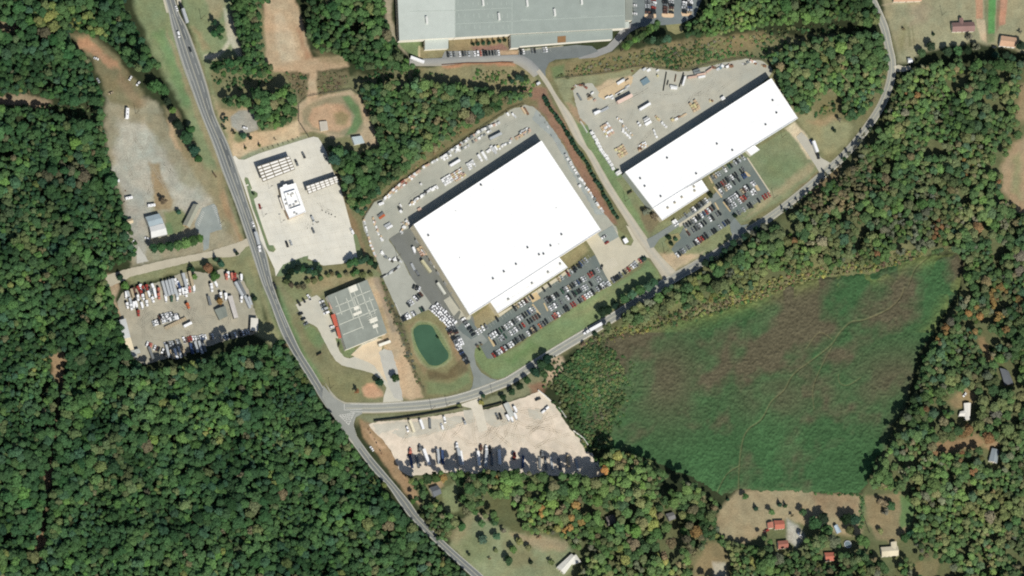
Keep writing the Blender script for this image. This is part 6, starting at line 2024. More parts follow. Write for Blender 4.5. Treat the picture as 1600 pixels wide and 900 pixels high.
def crown_mesh(name, seed, kind, leaves):
    """A unit crown: radius about 1, base at z = 0. Lobes of leaf clumps round a lumpy core with shade painted in."""
    r = np.random.default_rng(seed)
    lobes = []
    if kind == "broad":
        H = 1.7
        lobes.append((0, 0, .95, .62, .62))
        n_ = r.integers(6, 10)
        for i in range(n_):
            a = 2 * math.pi * (i / n_) + r.uniform(-.35, .35)
            d = r.uniform(.4, .68)
            lobes.append((d * math.cos(a), d * math.sin(a), r.uniform(.5, 1.15), r.uniform(.3, .46), r.uniform(.3, .46)))
        for i in range(3):
            a = r.uniform(0, 6.28)
            lobes.append((.25 * math.cos(a), .25 * math.sin(a), r.uniform(1.2, 1.45), r.uniform(.28, .4), r.uniform(.26, .36)))
    elif kind == "conifer":
        for i in range(9):
            z = .25 + i * .3
            R = .95 * (1 - i / 10.5)
            n_ = max(2, int(6 * (1 - i / 11)))
            for j in range(n_):
                a = r.uniform(0, 6.28)
                lobes.append((R * .55 * math.cos(a), R * .55 * math.sin(a), z + r.uniform(-.1, .1), R * .5, .24))
    else:                                       # open, thin crown
        for i in range(11):
            a = r.uniform(0, 6.28)
            d = r.uniform(.1, .75)
            lobes.append((d * math.cos(a), d * math.sin(a), r.uniform(.4, 1.5) * (1.1 - d * .4), r.uniform(.18, .34), r.uniform(.18, .3)))
    vs, fs, sh_ = [], [], []
    # the core that stops light: squashed octahedra with jitter
    for (x, y, z, a, h) in lobes:
        i = len(vs)
        cs = .8 if kind != "thin" else .45
        ring = 7
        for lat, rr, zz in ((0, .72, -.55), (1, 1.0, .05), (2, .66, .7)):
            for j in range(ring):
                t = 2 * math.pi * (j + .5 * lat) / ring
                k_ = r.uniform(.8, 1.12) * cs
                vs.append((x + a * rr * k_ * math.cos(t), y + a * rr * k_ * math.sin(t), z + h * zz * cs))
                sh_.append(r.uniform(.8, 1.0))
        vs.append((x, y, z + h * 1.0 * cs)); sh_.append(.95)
        vs.append((x, y, z - h * .9 * cs)); sh_.append(.6)  # core and underside darkened: shade inside the crown put into the colour
        for lat in (0, 1):
            for j in range(ring):
                p, q = i + lat * ring + j, i + lat * ring + (j + 1) % ring
                fs.append((p, q, q + ring, p + ring))
        for j in range(ring):
            fs.append((i + 2 * ring + j, i + 2 * ring + (j + 1) % ring, i + 3 * ring))
            fs.append((i + (j + 1) % ring, i + j, i + 3 * ring + 1))
    wts = np.array([l[3] ** 2 for l in lobes])
    wts /= wts.sum()
    for _ in range(leaves):
        x, y, z, a, h = lobes[r.choice(len(lobes), p=wts)]
        d = r.normal(size=3)
        d /= np.linalg.norm(d)
        if d[2] < -.35:
            d[2] *= -1
        f = r.uniform(.78, 1.12)
        c = np.array([x + d[0] * a * f, y + d[1] * a * f, z + d[2] * h * f])
        nrm = d + r.normal(size=3) * .32 + np.array([0, 0, .25])
        nrm /= np.linalg.norm(nrm)
        u = np.cross(nrm, r.normal(size=3))
        u /= np.linalg.norm(u)
        v = np.cross(nrm, u)
        s = r.uniform(.055, .13)
        i = len(vs)
        for su, sv in ((-1, -.7), (.9, -1), (1.1, .8), (-.8, 1)):
            vs.append(tuple(c + u * su * s + v * sv * s))
        b_ = r.uniform(.82, 1.2)
        sh_ += [b_] * 4
        fs.append((i, i + 1, i + 2, i + 3))
    me = bpy.data.meshes.new(name)
    me.from_pydata(vs, [], fs)
    at = me.attributes.new("leaf", "FLOAT", "POINT")
    at.data.foreach_set("value", np.array(sh_, np.float32))
    me.update()
    return me


def trunk_mesh(name, seed, H, r0):
    r = random.Random(seed)
    mb = MB()
    mb.cyl(0, 0, 0, H * .5, r0, r0 * .7, 7)
    mb.cyl(0, 0, H * .5, H, r0 * .7, r0 * .3, 7)
    for i in range(4):
        a = r.uniform(0, 6.28)
        z = H * r.uniform(.45, .75)
        i0 = len(mb.v)
        L = r.uniform(.35, .6)
        d = Vector((math.cos(a), math.sin(a), .9)) * L
        for t, rr in ((0, r0 * .4), (1, r0 * .12)):
            for j in range(5):
                b_ = 6.283 * j / 5
                mb.v.append((d.x * t + rr * math.cos(b_), d.y * t + rr * math.sin(b_), z + d.z * t))
        for j in range(5):
            mb.f.append((i0 + j, i0 + (j + 1) % 5, i0 + 5 + (j + 1) % 5, i0 + 5 + j))
            mb.m.append(0)
    me = mb.mesh(name)
    me.materials.append(BARK)
    return me


NB = 9
CROWN = {"broad": [crown_mesh("crown", 100 + i, "broad", 620) for i in range(NB)],
         "conifer": [crown_mesh("crown", 200 + i, "conifer", 600) for i in range(4)],
         "thin": [crown_mesh("crown", 300 + i, "thin", 380) for i in range(4)]}
for v in CROWN.values():
    for me in v:
        me.materials.append(FOL_O)
TRUNK = [trunk_mesh("trunk", i, 1.0, .045) for i in range(3)]
# the wood's own prototypes (crown and trunk in one mesh), kept out of the scene itself
proto = bpy.data.collections.new("wood_prototypes")
for i in range(NB + 3 + 2):
    if i < NB:
        me = CROWN["broad"][i].copy()
    elif i < NB + 3:
        me = CROWN["thin"][i - NB].copy()
    else:
        me = crown_mesh("crown", 400 + i, "broad", 260)
    me.materials.clear()
    me.materials.append(FOL_I)
    o = bpy.data.objects.new("prototype_%02d" % i, me)
    proto.objects.link(o)

# tints, as they look in sunlight
T = {"deep": (66, 94, 60), "green": (82, 110, 66), "bright": (102, 132, 72), "olive": (114, 120, 80), "yellow": (140, 142, 82), "brown": (128, 114, 88), "grey": (116, 116, 98), "rust": (146, 104, 76), "orange": (164, 124, 76), "pine": (54, 80, 60), "dark": (46, 62, 44), "tealy": (74, 102, 78)}
TW = {"deep": "dark green", "green": "mid green", "bright": "bright green", "olive": "olive", "yellow": "yellowish", "brown": "brownish", "grey": "greyish", "rust": "rusty", "orange": "orange", "pine": "blue-green", "dark": "very dark", "tealy": "dull green"}


def tcol(name, j=.1):
    c = np.array(S(*T[name])) * 0.98
    return c * NR.uniform(1 - j, 1 + j) * (1 + NR.normal(size=3) * .05)


def stand(x, y):
    """Stands differ: some paler and yellower, some deep and bluish."""
    a = float(vnoise(x, y, 55, 81, 3)) - .5
    b_ = float(vnoise(x, y, 26, 82, 2)) - .5
    wst = .91 if x < 640 else 1.1
    f = wst * max(.97 + 1.05 * a + .7 * b_, .45)
    return np.array([f * (1 + .3 * a) * (.9 if x < 640 else 1), f, f * (1 - .2 * a)])


def tree(x, y, r_px, h, tint, label, kind="broad", group=None, name=None, cat="tree"):
    """x, y: where the middle of the crown shows on the map; r_px its radius there; h its height in metres."""
    R = r_px * MPP
    crown_h = {"broad": 1.15 * R, "conifer": .86 * h, "thin": 1.5 * R}[kind]
    crown_h = min(crown_h, h * .92)
    zb = h - crown_h
    mid = zb + crown_h * (.55 if kind != "conifer" else .4)
    p = g(x, y, mid)
    e = empty(name or {"broad": "broadleaf_tree", "conifer": "conifer_tree", "thin": "bare_tree"}[kind], (p.x, p.y, 0), rng.uniform(0, 6.28), label, cat, group)
    o = link("crown", rng.choice(CROWN[kind]), e)
    o.location = (0, 0, zb)
    zs = {"broad": crown_h / 1.62, "conifer": crown_h / 2.9, "thin": crown_h / 1.6}[kind]
    o.scale = (R, R * rng.uniform(.9, 1.1), zs)
    o["tint"] = [float(q) for q in tcol(tint) * (stand(x, y) if cat == "tree" and r_px > 4 else 1)]
    o2 = link("trunk", rng.choice(TRUNK), e)
    th = zb + crown_h * .6
    o2.scale = (max(th * .7, 1.5), max(th * .7, 1.5), th)
    return e


LONE = []          # trees that stand clear, or that lead a hedge or an edge
for q in """338,44,12,9,deep,thin clump;344,38,8,9,tealy,thin clump|beside the sandy loop east of the highway;
339,55,8,8,green,broad|in the verge east of the highway
356,83,9,10,pine,broad|south of the sandy loop, by the highway
""".strip().split("\n")[:0]:
    pass
LT = """
336,36,8,9,pine,thin,in the clump on the highway's eastern verge
344,46,8,9,deep,broad,in the clump on the highway's eastern verge, eastern one
335,52,7,8,deep,broad,in the clump on the highway's eastern verge, southern one
345,58,5,6,green,broad,at the southern tip of the verge clump
352,186,6,7,pine,thin,beside the small grey lot, nearest the highway
350,200,4,5,dark,thin,beside the small grey lot, southern one
366,208,4,5,dark,thin,at the south-west corner of the small grey lot
380,212,6,5,tealy,broad,in the green patch south of the small grey lot
391,215,4,5,dark,broad,south-east of the small grey lot
384,231,2.4,5,olive,conifer,on the tan bank north of the forecourt, western one
406,227,2.4,5,olive,conifer,on the tan bank north of the forecourt, eastern one
430,218,2,3,brown,thin,on the tan bank north of the forecourt, small third one
241,135,12,12,green,broad,west of the highway, biggest of its clump
256,140,10,11,deep,broad,west of the highway, eastern side of its clump
262,158,7,8,dark,broad,on the clearing's edge south of the big clump
270,172,7,7,bright,broad,on the clearing's edge, bright small crown
278,195,10,11,dark,broad,at the northern end of the long clump by the clearing
292,215,12,12,deep,broad,in the middle of the long clump by the clearing
303,235,11,11,tealy,broad,at the southern end of the long clump by the clearing
298,202,8,11,green,broad,on the east side of the long clump by the clearing
310,248,7,9,green,broad,at the southern tip of the long clump
254,314,8,8,brown,thin,west of the motel, reddish brown and bare
279,331,5,5,tealy,broad,on the lawn between the metal shed and the motel
240,388,8,10,deep,broad,in the row south of the motel, westernmost
252,387,9,11,green,broad,in the row south of the motel, second
265,385,9,11,deep,broad,in the row south of the motel, third
278,383,9,11,green,broad,in the row south of the motel, fourth
291,380,10,11,bright,broad,in the row south of the motel, fifth
304,376,10,12,green,broad,in the row south of the motel, sixth
312,372,7,10,bright,broad,in the row south of the motel, easternmost
188,432,6,9,pine,conifer,alone at the western end of the side road
196,446,7,5,bright,broad,low bush beside the lone conifer of the side road
300,420,6,8,pine,conifer,at the truck yard's northern edge, western one
303,432,6,5,bright,broad,low and bright at the truck yard's northern edge
325,418,9,9,rust,broad,rust-red crown north of the truck yard
335,431,9,7,bright,broad,low and bright beside the rust-red crown
338,404,4,9,pine,conifer,tall and thin south of the side road
346,412,6,5,tealy,broad,low bush south of the side road
370,396,4,5,dark,broad,round bush at the side road's mouth
343,470,6,6,orange,broad,orange crown inside the truck yard
398,466,5,5,dark,broad,round and dark on the verge east of the truck yard
579,600,0,0,x,x,x
593,597,8,8,pine,broad,lone on the triangular lawn's eastern side, west of the gravel drive
618,590,8,8,green,broad,lone on the tan strip, east of the gravel drive
559,612,6,7,rust,thin,lone reddish thin one on the triangular lawn
396,303,2.5,3,dark,broad,small and dark on the round forecourt island
727,606,0,0,x,x,x
755,618,4,5,pine,broad,beside the gravel yard entrance, on the road verge
752,629,5,3,yellow,broad,yellowish bush at the gravel yard entrance
718,634,4,3,olive,broad,olive bush at the end of the dark fence
786,621,6,6,dark,broad,dark bush on the county road's southern verge, western one
800,612,7,7,deep,broad,dark bush on the county road's southern verge, second
812,603,7,8,dark,broad,dark bush on the county road's southern verge, third
824,594,7,8,deep,broad,in the tall dark row on the county road's southern verge, first
836,581,9,10,pine,broad,in the tall dark row on the county road's southern verge, second
846,570,10,11,deep,broad,in the tall dark row on the county road's southern verge, third
855,560,9,11,pine,broad,in the tall dark row on the county road's southern verge, fourth
858,574,8,9,deep,broad,in the tall dark row on the county road's southern verge, southern side
850,585,8,8,green,broad,in the tall dark row on the county road's southern verge, lowest
941,487,9,9,dark,broad,dark round on the lawn edge above the white articulated truck, western one
951,484,8,9,dark,broad,dark round on the lawn edge above the white articulated truck, eastern one
962,476,7,8,pine,conifer,on the county road's northern side east of the dark round trees
975,467,9,10,deep,broad,on the county road's northern side, first of the bunch
988,460,9,10,tealy,broad,on the county road's northern side, second of the bunch
1000,453,9,11,deep,broad,on the county road's northern side, third of the bunch
1012,448,9,11,tealy,broad,on the county road's northern side, fourth of the bunch
1022,441,8,10,pine,broad,on the county road's northern side, fifth of the bunch
930,521,5,4,dark,broad,dark bush behind the white articulated truck
912,537,4,4,brown,broad,brown bush below the white articulated truck
684,527,2.5,3,dark,broad,tiny and dark on the pond's eastern bank
746,541,3,3,brown,thin,small brown on the kerbed tip by the pond drive, western one
752,538,3,3,brown,thin,small brown on the kerbed tip by the pond drive, eastern one
749,546,2.6,3,dark,thin,small dark on the kerbed tip by the pond drive, southern one
1003,420,0,0,x,x,x
1005,404,3,4,pine,conifer,small and pointed at the pale pad's eastern tip, western one
1009,403,2.6,4,pine,conifer,small and pointed at the pale pad's eastern tip, eastern one
1045,371,5,3,dark,broad,dark shrub on the dry kerbed lawn, western one
1056,374,4,3,tealy,broad,dark shrub on the dry kerbed lawn, eastern one
1049,381,4,3,dark,broad,dark shrub on the dry kerbed lawn, southern one
1149,337,4,3,dark,broad,dark shrub at the lot's southern mouth
1009,331,9,6,grey,thin,bare grey at the long warehouse's south-west corner, western one
1021,337,9,6,brown,thin,bare brown at the long warehouse's south-west corner, eastern one
1110,305,5,4,dark,broad,dark shrub at the corner of the office annex
1304,204,3.5,4,dark,broad,small and dark in the eastern grass
1312,186,6,6,grey,thin,grey at the depression's edge
1290,168,5,2,olive,broad,low shrub in the depression, western one
1303,164,4,3,dark,broad,low shrub in the depression, eastern one
1459,53,3,4,dark,conifer,small and dark in the north-eastern field
1412,45,3,3,brown,thin,small and brown by the crop rows
1514,56,8,7,grey,thin,grey and bare in front of the purplish house
1526,74,9,8,grey,thin,grey and bare south of the sandy drive
1455,72,9,9,dark,broad,dark in the hedge south of the field, first
1440,82,8,8,deep,broad,dark in the hedge south of the field, western end
1480,80,9,9,dark,broad,dark in the hedge south of the field, second
1497,80,9,9,deep,broad,dark in the hedge south of the field, third
1512,78,8,9,dark,broad,dark in the hedge south of the field, fourth
1555,86,7,7,pine,broad,south of the black car by the white house front
1572,86,8,9,dark,broad,south of the bright white house
1596,72,9,10,dark,broad,east of the bright white house
1582,92,8,9,pine,broad,dark, south-east of the bright white house
1594,50,4,4,grey,thin,bare, north-east of the bright white house
1219,788,4,7,pine,conifer,dark and pointed on the tan southern yard, western one
1228,790,3.6,7,deep,conifer,dark and pointed on the tan southern yard, eastern one
1238,806,4,5,brown,thin,bare on the tan southern yard
1182,794,4.5,7,pine,conifer,dark and pointed at the tan yard's west
1138,780,3,5,pine,conifer,tiny and pointed at the meadow's south corner
1126,792,4,5,dark,conifer,in the short hedge below the meadow's south corner, upper one
1121,798,4,5,dark,conifer,in the short hedge below the meadow's south corner, lower one
1273,818,12,12,deep,broad,in the dense yard clump west of the blue cabin
1286,810,11,12,dark,broad,in the dense yard clump, northern side
1292,828,12,12,green,broad,in the dense yard clump, southern side
1322,811,11,11,dark,broad,north of the blue cabin, western one
1336,812,10,12,pine,broad,north of the blue cabin, eastern one
1328,828,9,9,olive,broad,olive, beside the blue cabin
1378,785,10,8,brown,thin,bare brown in the yard west of the bright green strip
1392,790,9,8,deep,broad,dark in the yard west of the bright green strip
1384,800,8,7,grey,thin,grey in the yard west of the bright green strip
1376,830,6,6,olive,broad,round olive in the yard north of the beige house
1414,840,9,10,deep,broad,north-east of the beige house
1424,832,7,10,pine,conifer,pointed, at the bright strip's southern end
754,842,9,7,tealy,broad,round and grey-green on the mown southern lawn
775,860,4,3,olive,broad,small bush on the mown southern lawn
765,873,3,3,brown,thin,tiny and bare on the mown southern lawn
830,878,4,5,dark,conifer,small and pointed on the mown southern lawn, western one
861,878,6,5,olive,thin,thin grey-green west of the L-shaped house
772,816,7,7,deep,broad,at the top of the mown southern lawn
795,875,8,9,deep,broad,dark at the south-east of the mown lawn
742,800,6,6,green,broad,at the mown lawn's north-western edge, first
758,806,6,7,olive,broad,at the mown lawn's north-western edge, second
786,830,6,6,grey,thin,grey at the top of the mown lawn
812,846,7,7,olive,broad,on the mown lawn's brown northern strip
842,838,6,7,brown,thin,brown on the mown lawn's brown northern strip
733,866,3,4,dark,broad,small and dark on the mown lawn's western side
722,822,8,9,deep,broad,at the mown lawn's north-western corner, largest there
752,818,7,8,green,broad,at the mown lawn's northern edge, middle one
802,858,7,8,green,broad,in the middle of the mown lawn's eastern half
826,856,6,6,olive,broad,between the mown lawn's middle and its eastern end
776,838,7,8,tealy,broad,in the middle of the mown lawn, east of the round one
1165,776,6,8,green,broad,at the northern edge of the tan southern yard
1255,800,7,9,deep,broad,on the tan southern yard north-east of the red roofs
1206,800,6,8,green,broad,on the tan southern yard just north of the red roofs
600,758,5,8,yellow,broad,yellow beside the highway
1010,430,0,0,x,x,x
""".strip().split("\n")
for s in LT:
    f = s.split(",", 6)
    if f[5] == "x":
        continue
    x, y, r_, h = (float(q) for q in f[:4])
    noun = {"broad": "tree", "conifer": "conifer", "thin": "thin tree"}[f[5]]
    if h <= 4:
        noun = "shrub"
    w_ = f[6]
    lab = "%s %s %s" % (TW[f[4]], noun, w_) if not w_.split()[0] in ("low", "lone", "round", "dark", "small", "tall", "tiny", "rust-red", "orange", "yellowish", "olive", "bare", "grey", "pointed", "olive,", "dark,", "bare,", "pointed,", "yellow", "thin") else "%s %s, %s" % (TW[f[4]], noun, w_)
    LONE.append((x, y, r_, h, f[4], f[5], lab, "shrub" if h <= 4 else None))
GRP = {}
for x, y, r_, h, tn, kd, lab, nm in LONE:
    tree(x, y, r_, h, tn, lab, kd, None, nm, "shrub" if nm else "tree")

# rows of small trees: the clipped-looking hedge by the access road, forecourt saplings, screens of dark trees
def tree_row(where, pts, n_, r_, h, tints, kind, jit=.8, group=None, first="west"):
    q = smooth(pts, 8)
    seg = [0]
    for a, b in zip(q, q[1:]):
        seg.append(seg[-1] + math.hypot(b[0] - a[0], b[1] - a[1]))
    for i in range(n_):
        s = (i + .5) / n_ * seg[-1]
        k_ = max(j for j in range(len(seg)) if seg[j] <= s)
        k_ = min(k_, len(q) - 2)
        t = (s - seg[k_]) / max(seg[k_ + 1] - seg[k_], 1e-6)
        x, y = between(q[k_], q[k_ + 1], t)
        tn = rng.choice(tints)
        tree(x + rng.uniform(-jit, jit), y + rng.uniform(-jit, jit), r_ * rng.uniform(.85, 1.2), h * rng.uniform(.85, 1.2), tn, "%s %s, %s from the %s in %s" % (TW[tn], {"broad": "tree", "conifer": "conifer", "thin": "thin tree"}[kind], nth(i), first, where), kind, group)


tree_row("the evergreen screen beside the access road", P("851,150 858,164 872,184 884,202 900,230 912,246 924,268 936,288 946,306 957,326 966,342"), 40, 4.0, 4.6, ["pine", "pine", "tealy", "deep"], "conifer", .9, "evergreens screening the access road", "north")
tree_row("the sapling line north of the forecourt", P("408,236 424,231 440,225.5 456,220 470,214.5"), 8, 1.3, 2.2, ["olive"], "thin", .2, "saplings north of the forecourt")
tree_row("the row in front of the grey factory", P("735.5,69 747,67.5 758,66.5 769,65.5 780,63.5 787,62.5 793,61"), 7, 3.6, 5.5, ["dark", "pine"], "conifer", .3, "conifers in front of the grey factory")
tree_row("the forecourt's shady southern screen", P("450,432 458,424 468,420 478,420 487,425 497,422 503,418"), 10, 6.2, 8.5, ["dark", "deep", "pine"], "broad", 2.2, "trees south of the forecourt")
tree_row("the screen's eastern end behind the forecourt", P("545,414 556,408 566,406 577,408 585,418"), 9, 6.2, 9, ["pine", "dark", "deep"], "broad", 2.5, "trees south of the forecourt")
tree_row("the brushy bank below the forecourt", P("444,438 456,444 470,447 486,441 500,436 520,430 545,428 566,428 582,432"), 15, 5.2, 4, ["olive", "green", "brown", "olive"], "broad", 3, "bushes on the bank below the forecourt")
tree_row("the dark bank north of the storage yard", P("798,128 806,122 818,124 826,120"), 4, 5.5, 6, ["dark", "pine"], "broad", 1.5, "trees south of the factory road")
tree_row("the roadside row opposite the lot mouth", P("1196,352 1180,362 1166,371 1150,378 1138,390 1126,398 1112,406 1100,414"), 13, 6, 8, ["pine", "dark", "grey"], "broad", 2, "trees on the county road's southern side", "east")
tree_row("the roadside row nearer the farm lane", P("1362,196 1350,212 1336,230 1322,246 1306,262 1290,276 1270,296 1246,316 1222,334"), 16, 4.6, 6, ["dark", "deep", "grey"], "thin", 1.6, "trees on the county road's southern side", "north")
tree_row("the band below the factory's east drive", P("1028,34 1020,42 1010,50 1000,58 988,66 976,73"), 12, 6.0, 13, ["bright", "green"], "broad", 1.5, "bright trees by the factory drive", "east")
tree_row("the dark clump by the factory's east drive", P("1046,60 1034,62 1022,64 1010,62"), 6, 6.5, 11, ["dark", "tealy"], "broad", 2, "dark trees by the factory drive", "east")

# ------------------------------------------------------------------ the woods
WOODS = [
    ("west", "-130,-130 212,-130 212,0 190,8 205,28 215,50 238,85 250,105 235,112 205,105 190,85 165,65 140,55 118,50 108,58 120,75 148,98 146,112 150,130 163,150 160,175 165,220 182,285 190,320 203,360 216,392 205,404 170,418 165,440 180,465 188,500 194,530 208,565 235,578 300,566 360,546 420,540 438,528 451,545 466,568 480,592 498,627 518,650 535,674 558,708 576,730 598,756 615,782 630,802 668,839 698,869 733,902 762,1030 -130,1030"),
    ("north", "358,-130 418,-130 421,0 408,12 408,50 413,90 424,102 428,118 420,122 332,124 329,96 345,94 365,94 382,84 372,50 360,10"),
    ("north", "344,162 352,150 405,137 420,142 450,133 464,150 464,182 440,200 408,203 398,180 388,166 360,166"),
    ("north", "467,-130 600,-130 598,0 606,35 616,62 642,96 655,106 632,111 600,110 570,108 546,100 532,84 492,78 480,46"),
    ("central", "560,152 566,132 600,126 640,124 660,122 700,130 760,138 830,146 836,150 800,160 752,186 712,212 660,246 625,276 588,306 574,320 564,338 546,318 536,288 518,252 511,236 520,228 560,234 594,232 588,205 576,178"),
    ("factory", "1075,40 1092,28 1105,8 1112,-130 1352,-130 1364,0 1376,30 1370,42 1310,30 1240,38 1180,44 1130,52 1090,58 1060,62"),
    ("central", "1204,100 1196,88 1240,66 1300,56 1376,50 1386,80 1390,108 1380,140 1362,164 1336,190 1316,184 1312,158 1292,152 1270,172 1262,182 1248,178 1232,158 1218,128"),
    ("east", "1405,128 1416,114 1452,100 1500,92 1570,96 1730,86 1730,130 1600,128 1588,150 1592,192 1608,208 1580,228 1562,260 1566,300 1590,328 1612,342 1730,346 1730,1030 1442,1030 1424,880 1440,868 1430,850 1428,830 1432,796 1410,768 1356,762 1366,730 1390,702 1402,668 1418,642 1428,602 1444,558 1472,512 1502,472 1512,424 1500,396 1450,392 1420,394 1370,412 1290,418 1220,432 1170,452 1100,474 1050,488 1000,503 964,516 940,514 955,500 1002,472 1060,440 1100,422 1150,392 1200,360 1250,326 1300,284 1335,250 1362,214 1386,172"),
    ("south", "634,738 700,735 800,736 880,741 948,744 936,716 955,703 1000,714 1050,739 1098,768 1124,788 1118,812 1124,836 1160,852 1196,856 1206,846 1180,842 1228,832 1232,860 1256,866 1262,840 1300,832 1342,838 1366,846 1374,872 1404,876 1420,862 1424,900 1430,1030 1140,1030 1120,910 1060,905 1000,1030 910,1030 906,900 918,882 908,864 888,846 866,834 800,828 780,820 764,800 740,792 722,810 704,838 692,846 662,812 644,780 652,768"),
    ("scrub", "866,600 880,570 905,546 925,534 960,545 985,600 965,650 955,700 930,710 912,686 896,668 884,650 874,632"),
]
HOLES = ["1264,190 1270,164 1292,146 1314,149 1316,174 1286,188", "78,556 100,548 104,560 98,588 90,604 82,585", "70,735 84,728 81,762 71,766", "58,838 71,828 75,852 56,860", "97,562 103,560 80,730 76,765 70,830 58,905 53,905 66,830 74,742",
         "-40,150 40,148 80,157 82,170 40,166 -40,164", "-40,30 30,37 40,48 10,50 -40,44", "108,50 150,58 185,88 205,118 226,150 215,168 170,158 156,122 140,92",
         "684,762 716,752 718,798 700,803 690,792", "664,756 694,752 696,778 672,782", "940,800 966,798 968,822 944,826", "1036,796 1060,794 1062,816 1040,818", "865,860 912,858 914,890 890,902 862,900",
         "1480,625 1512,604 1528,618 1522,660 1498,662", "1535,692 1566,694 1568,732 1538,728", "1556,566 1590,572 1594,608 1560,606", "1200,806 1232,806 1236,862 1210,864", "1284,856 1310,856 1310,882 1284,882", "1300,812 1322,812 1322,838 1300,838",
         "1370,838 1412,838 1412,876 1370,876", "1455,690 1530,678 1545,690 1520,702 1470,708", "1430,880 1470,872 1464,898 1424,902", "1526,525 1542,528 1551,560 1540,562", "1314,840 1336,840 1336,864 1314,864", "1082,872 1120,842 1140,866 1142,905 1082,900",
         "330,118 430,118 430,130 345,138 330,132", "565,108 650,110 700,118 640,124 565,130", "128,160 150,168 152,190 118,188 84,178 84,164", "200,-40 212,-40 212,2 196,0", "560,205 585,205 588,232 562,230"]
pts = []
cell = {}


def free(x, y, d):
    k0, k1 = int(x // 12), int(y // 12)
    for a in (-1, 0, 1):
        for b in (-1, 0, 1):
            for (px_, py_, pd) in cell.get((k0 + a, k1 + b), ()):
                if (x - px_) ** 2 + (y - py_) ** 2 < (.5 * (d + pd)) ** 2:
                    return False
    return True


hp = [P(s) for s in HOLES]
for zone, s in WOODS:
    poly = P(s)
    xs, ys = [q[0] for q in poly], [q[1] for q in poly]
    area = (max(xs) - min(xs)) * (max(ys) - min(ys))
    n_try = int(area / 7.5)
    cx, cy = NR.uniform(min(xs), max(xs), n_try), NR.uniform(min(ys), max(ys), n_try)
    wx_ = (vnoise(cx, cy, 18, 61, 2) - .5) * 10
    wy_ = (vnoise(cx, cy, 18, 62, 2) - .5) * 10
    sd = sdist(cx + wx_, cy + wy_, poly)
    ok = sd > 2.0
    for q in hp:
        ok &= sdist(cx, cy, q) < -3.0
    big = np.clip((vnoise(cx, cy, 40, 63, 3) - .5) * 2.4 + .5, 0, 1)
    gap = vnoise(cx, cy, 24, 64, 2)
    rid = np.abs(vnoise(cx + .7 * cy, cy - .5 * cx, 58, 65, 2) - .5)
    if zone != 'scrub':
        ok &= rid > .017
    for x, y, s_, b_, gp in zip(cx[ok], cy[ok], sd[ok], big[ok], gap[ok]):
        r_ = {"west": 7.0, "scrub": 3.4, "east": 7.2}.get(zone, 6.8) * (.58 + .8 * b_) * NR.uniform(.66, 1.42)
        if gp < {'east': .36, 'south': .34, 'west': .2}.get(zone, .18):
            continue
        if s_ < r_ * .55:
            r_ = max(s_ / .55, 2.6)
        if free(x, y, r_ * 1.12):
            cell.setdefault((int(x // 12), int(y // 12)), []).append((x, y, r_ * 1.12))
            pts.append((x, y, r_, s_, zone, b_))
PAL = {"west": [("deep", .44), ("green", .30), ("tealy", .10), ("olive", .055), ("bright", .05), ("brown", .025), ("yellow", .01)],
       "north": [("deep", .30), ("green", .40), ("olive", .12), ("bright", .14), ("brown", .04)],
       "central": [("deep", .34), ("green", .34), ("tealy", .14), ("olive", .12), ("brown", .03), ("bright", .03)],
       "factory": [("green", .4), ("deep", .25), ("olive", .2), ("bright", .15)],
       "east": [("deep", .22), ("green", .33), ("olive", .19), ("grey", .06), ("brown", .05), ("tealy", .07), ("bright", .075), ("rust", .005)],
       "south": [("green", .36), ("deep", .22), ("olive", .2), ("bright", .08), ("brown", .06), ("yellow", .03), ("orange", .01), ("grey", .04)],
       "scrub": [("olive", .38), ("green", .36), ("deep", .24), ("grey", .02)]}
AUTUMN = [(1000, 480, 40, "olive", .4), (1060, 470, 45, "yellow", .25), (1110, 450, 40, "bright", .3), (1160, 430, 45, "olive", .5), (1230, 400, 45, "bright", .25), (1260, 380, 50, "olive", .4), (1330, 385, 45, "olive", .5), (1400, 350, 60, "bright", .2), (1480, 300, 60, "olive", .4), (1450, 200, 70, "bright", .25), (1560, 640, 60, "olive", .45), (1480, 760, 60, "bright", .25), (1560, 820, 60, "olive", .4), (960, 770, 60, "bright", .25), (820, 770, 50, "bright", .3), (1310, 130, 60, "bright", .25), (1270, 90, 50, "olive", .3), (1180, 20, 80, "bright", .3), (110, 400, 60, "bright", .15), (250, 650, 60, "bright", .15), (330, 640, 50, "bright", .2),
          (1490, 500, 40, "orange", .28), (1560, 490, 45, "orange", .24), (1300, 285, 50, "brown", .55), (1350, 300, 40, "brown", .3), (880, 800, 35, "orange", .12), (905, 805, 20, "orange", .28), (1070, 850, 40, "brown", .45),
          (1465, 355, 14, "rust", .6), (1505, 265, 16, "orange", .5), (75, 25, 22, "yellow", .5), (130, 38, 20, "yellow", .45), (420, 750, 12, "yellow", .5), (1190, 470, 30, "yellow", .35), (1420, 360, 40, "grey", .35), (1520, 700, 40, "rust", .25), (1050, 480, 60, "olive", .4),
          (180, 730, 50, "olive", .4), (200, 780, 30, "bright", .3), (1560, 270, 14, "rust", .5), (60, 330, 60, "olive", .3), (100, 270, 30, "brown", .25), (1130, 470, 60, "yellow", .2)]
ZM = {z: sum(np.array(S(*T[a])) * b for a, b in v) / sum(b for _, b in v) for z, v in PAL.items()}
info = []
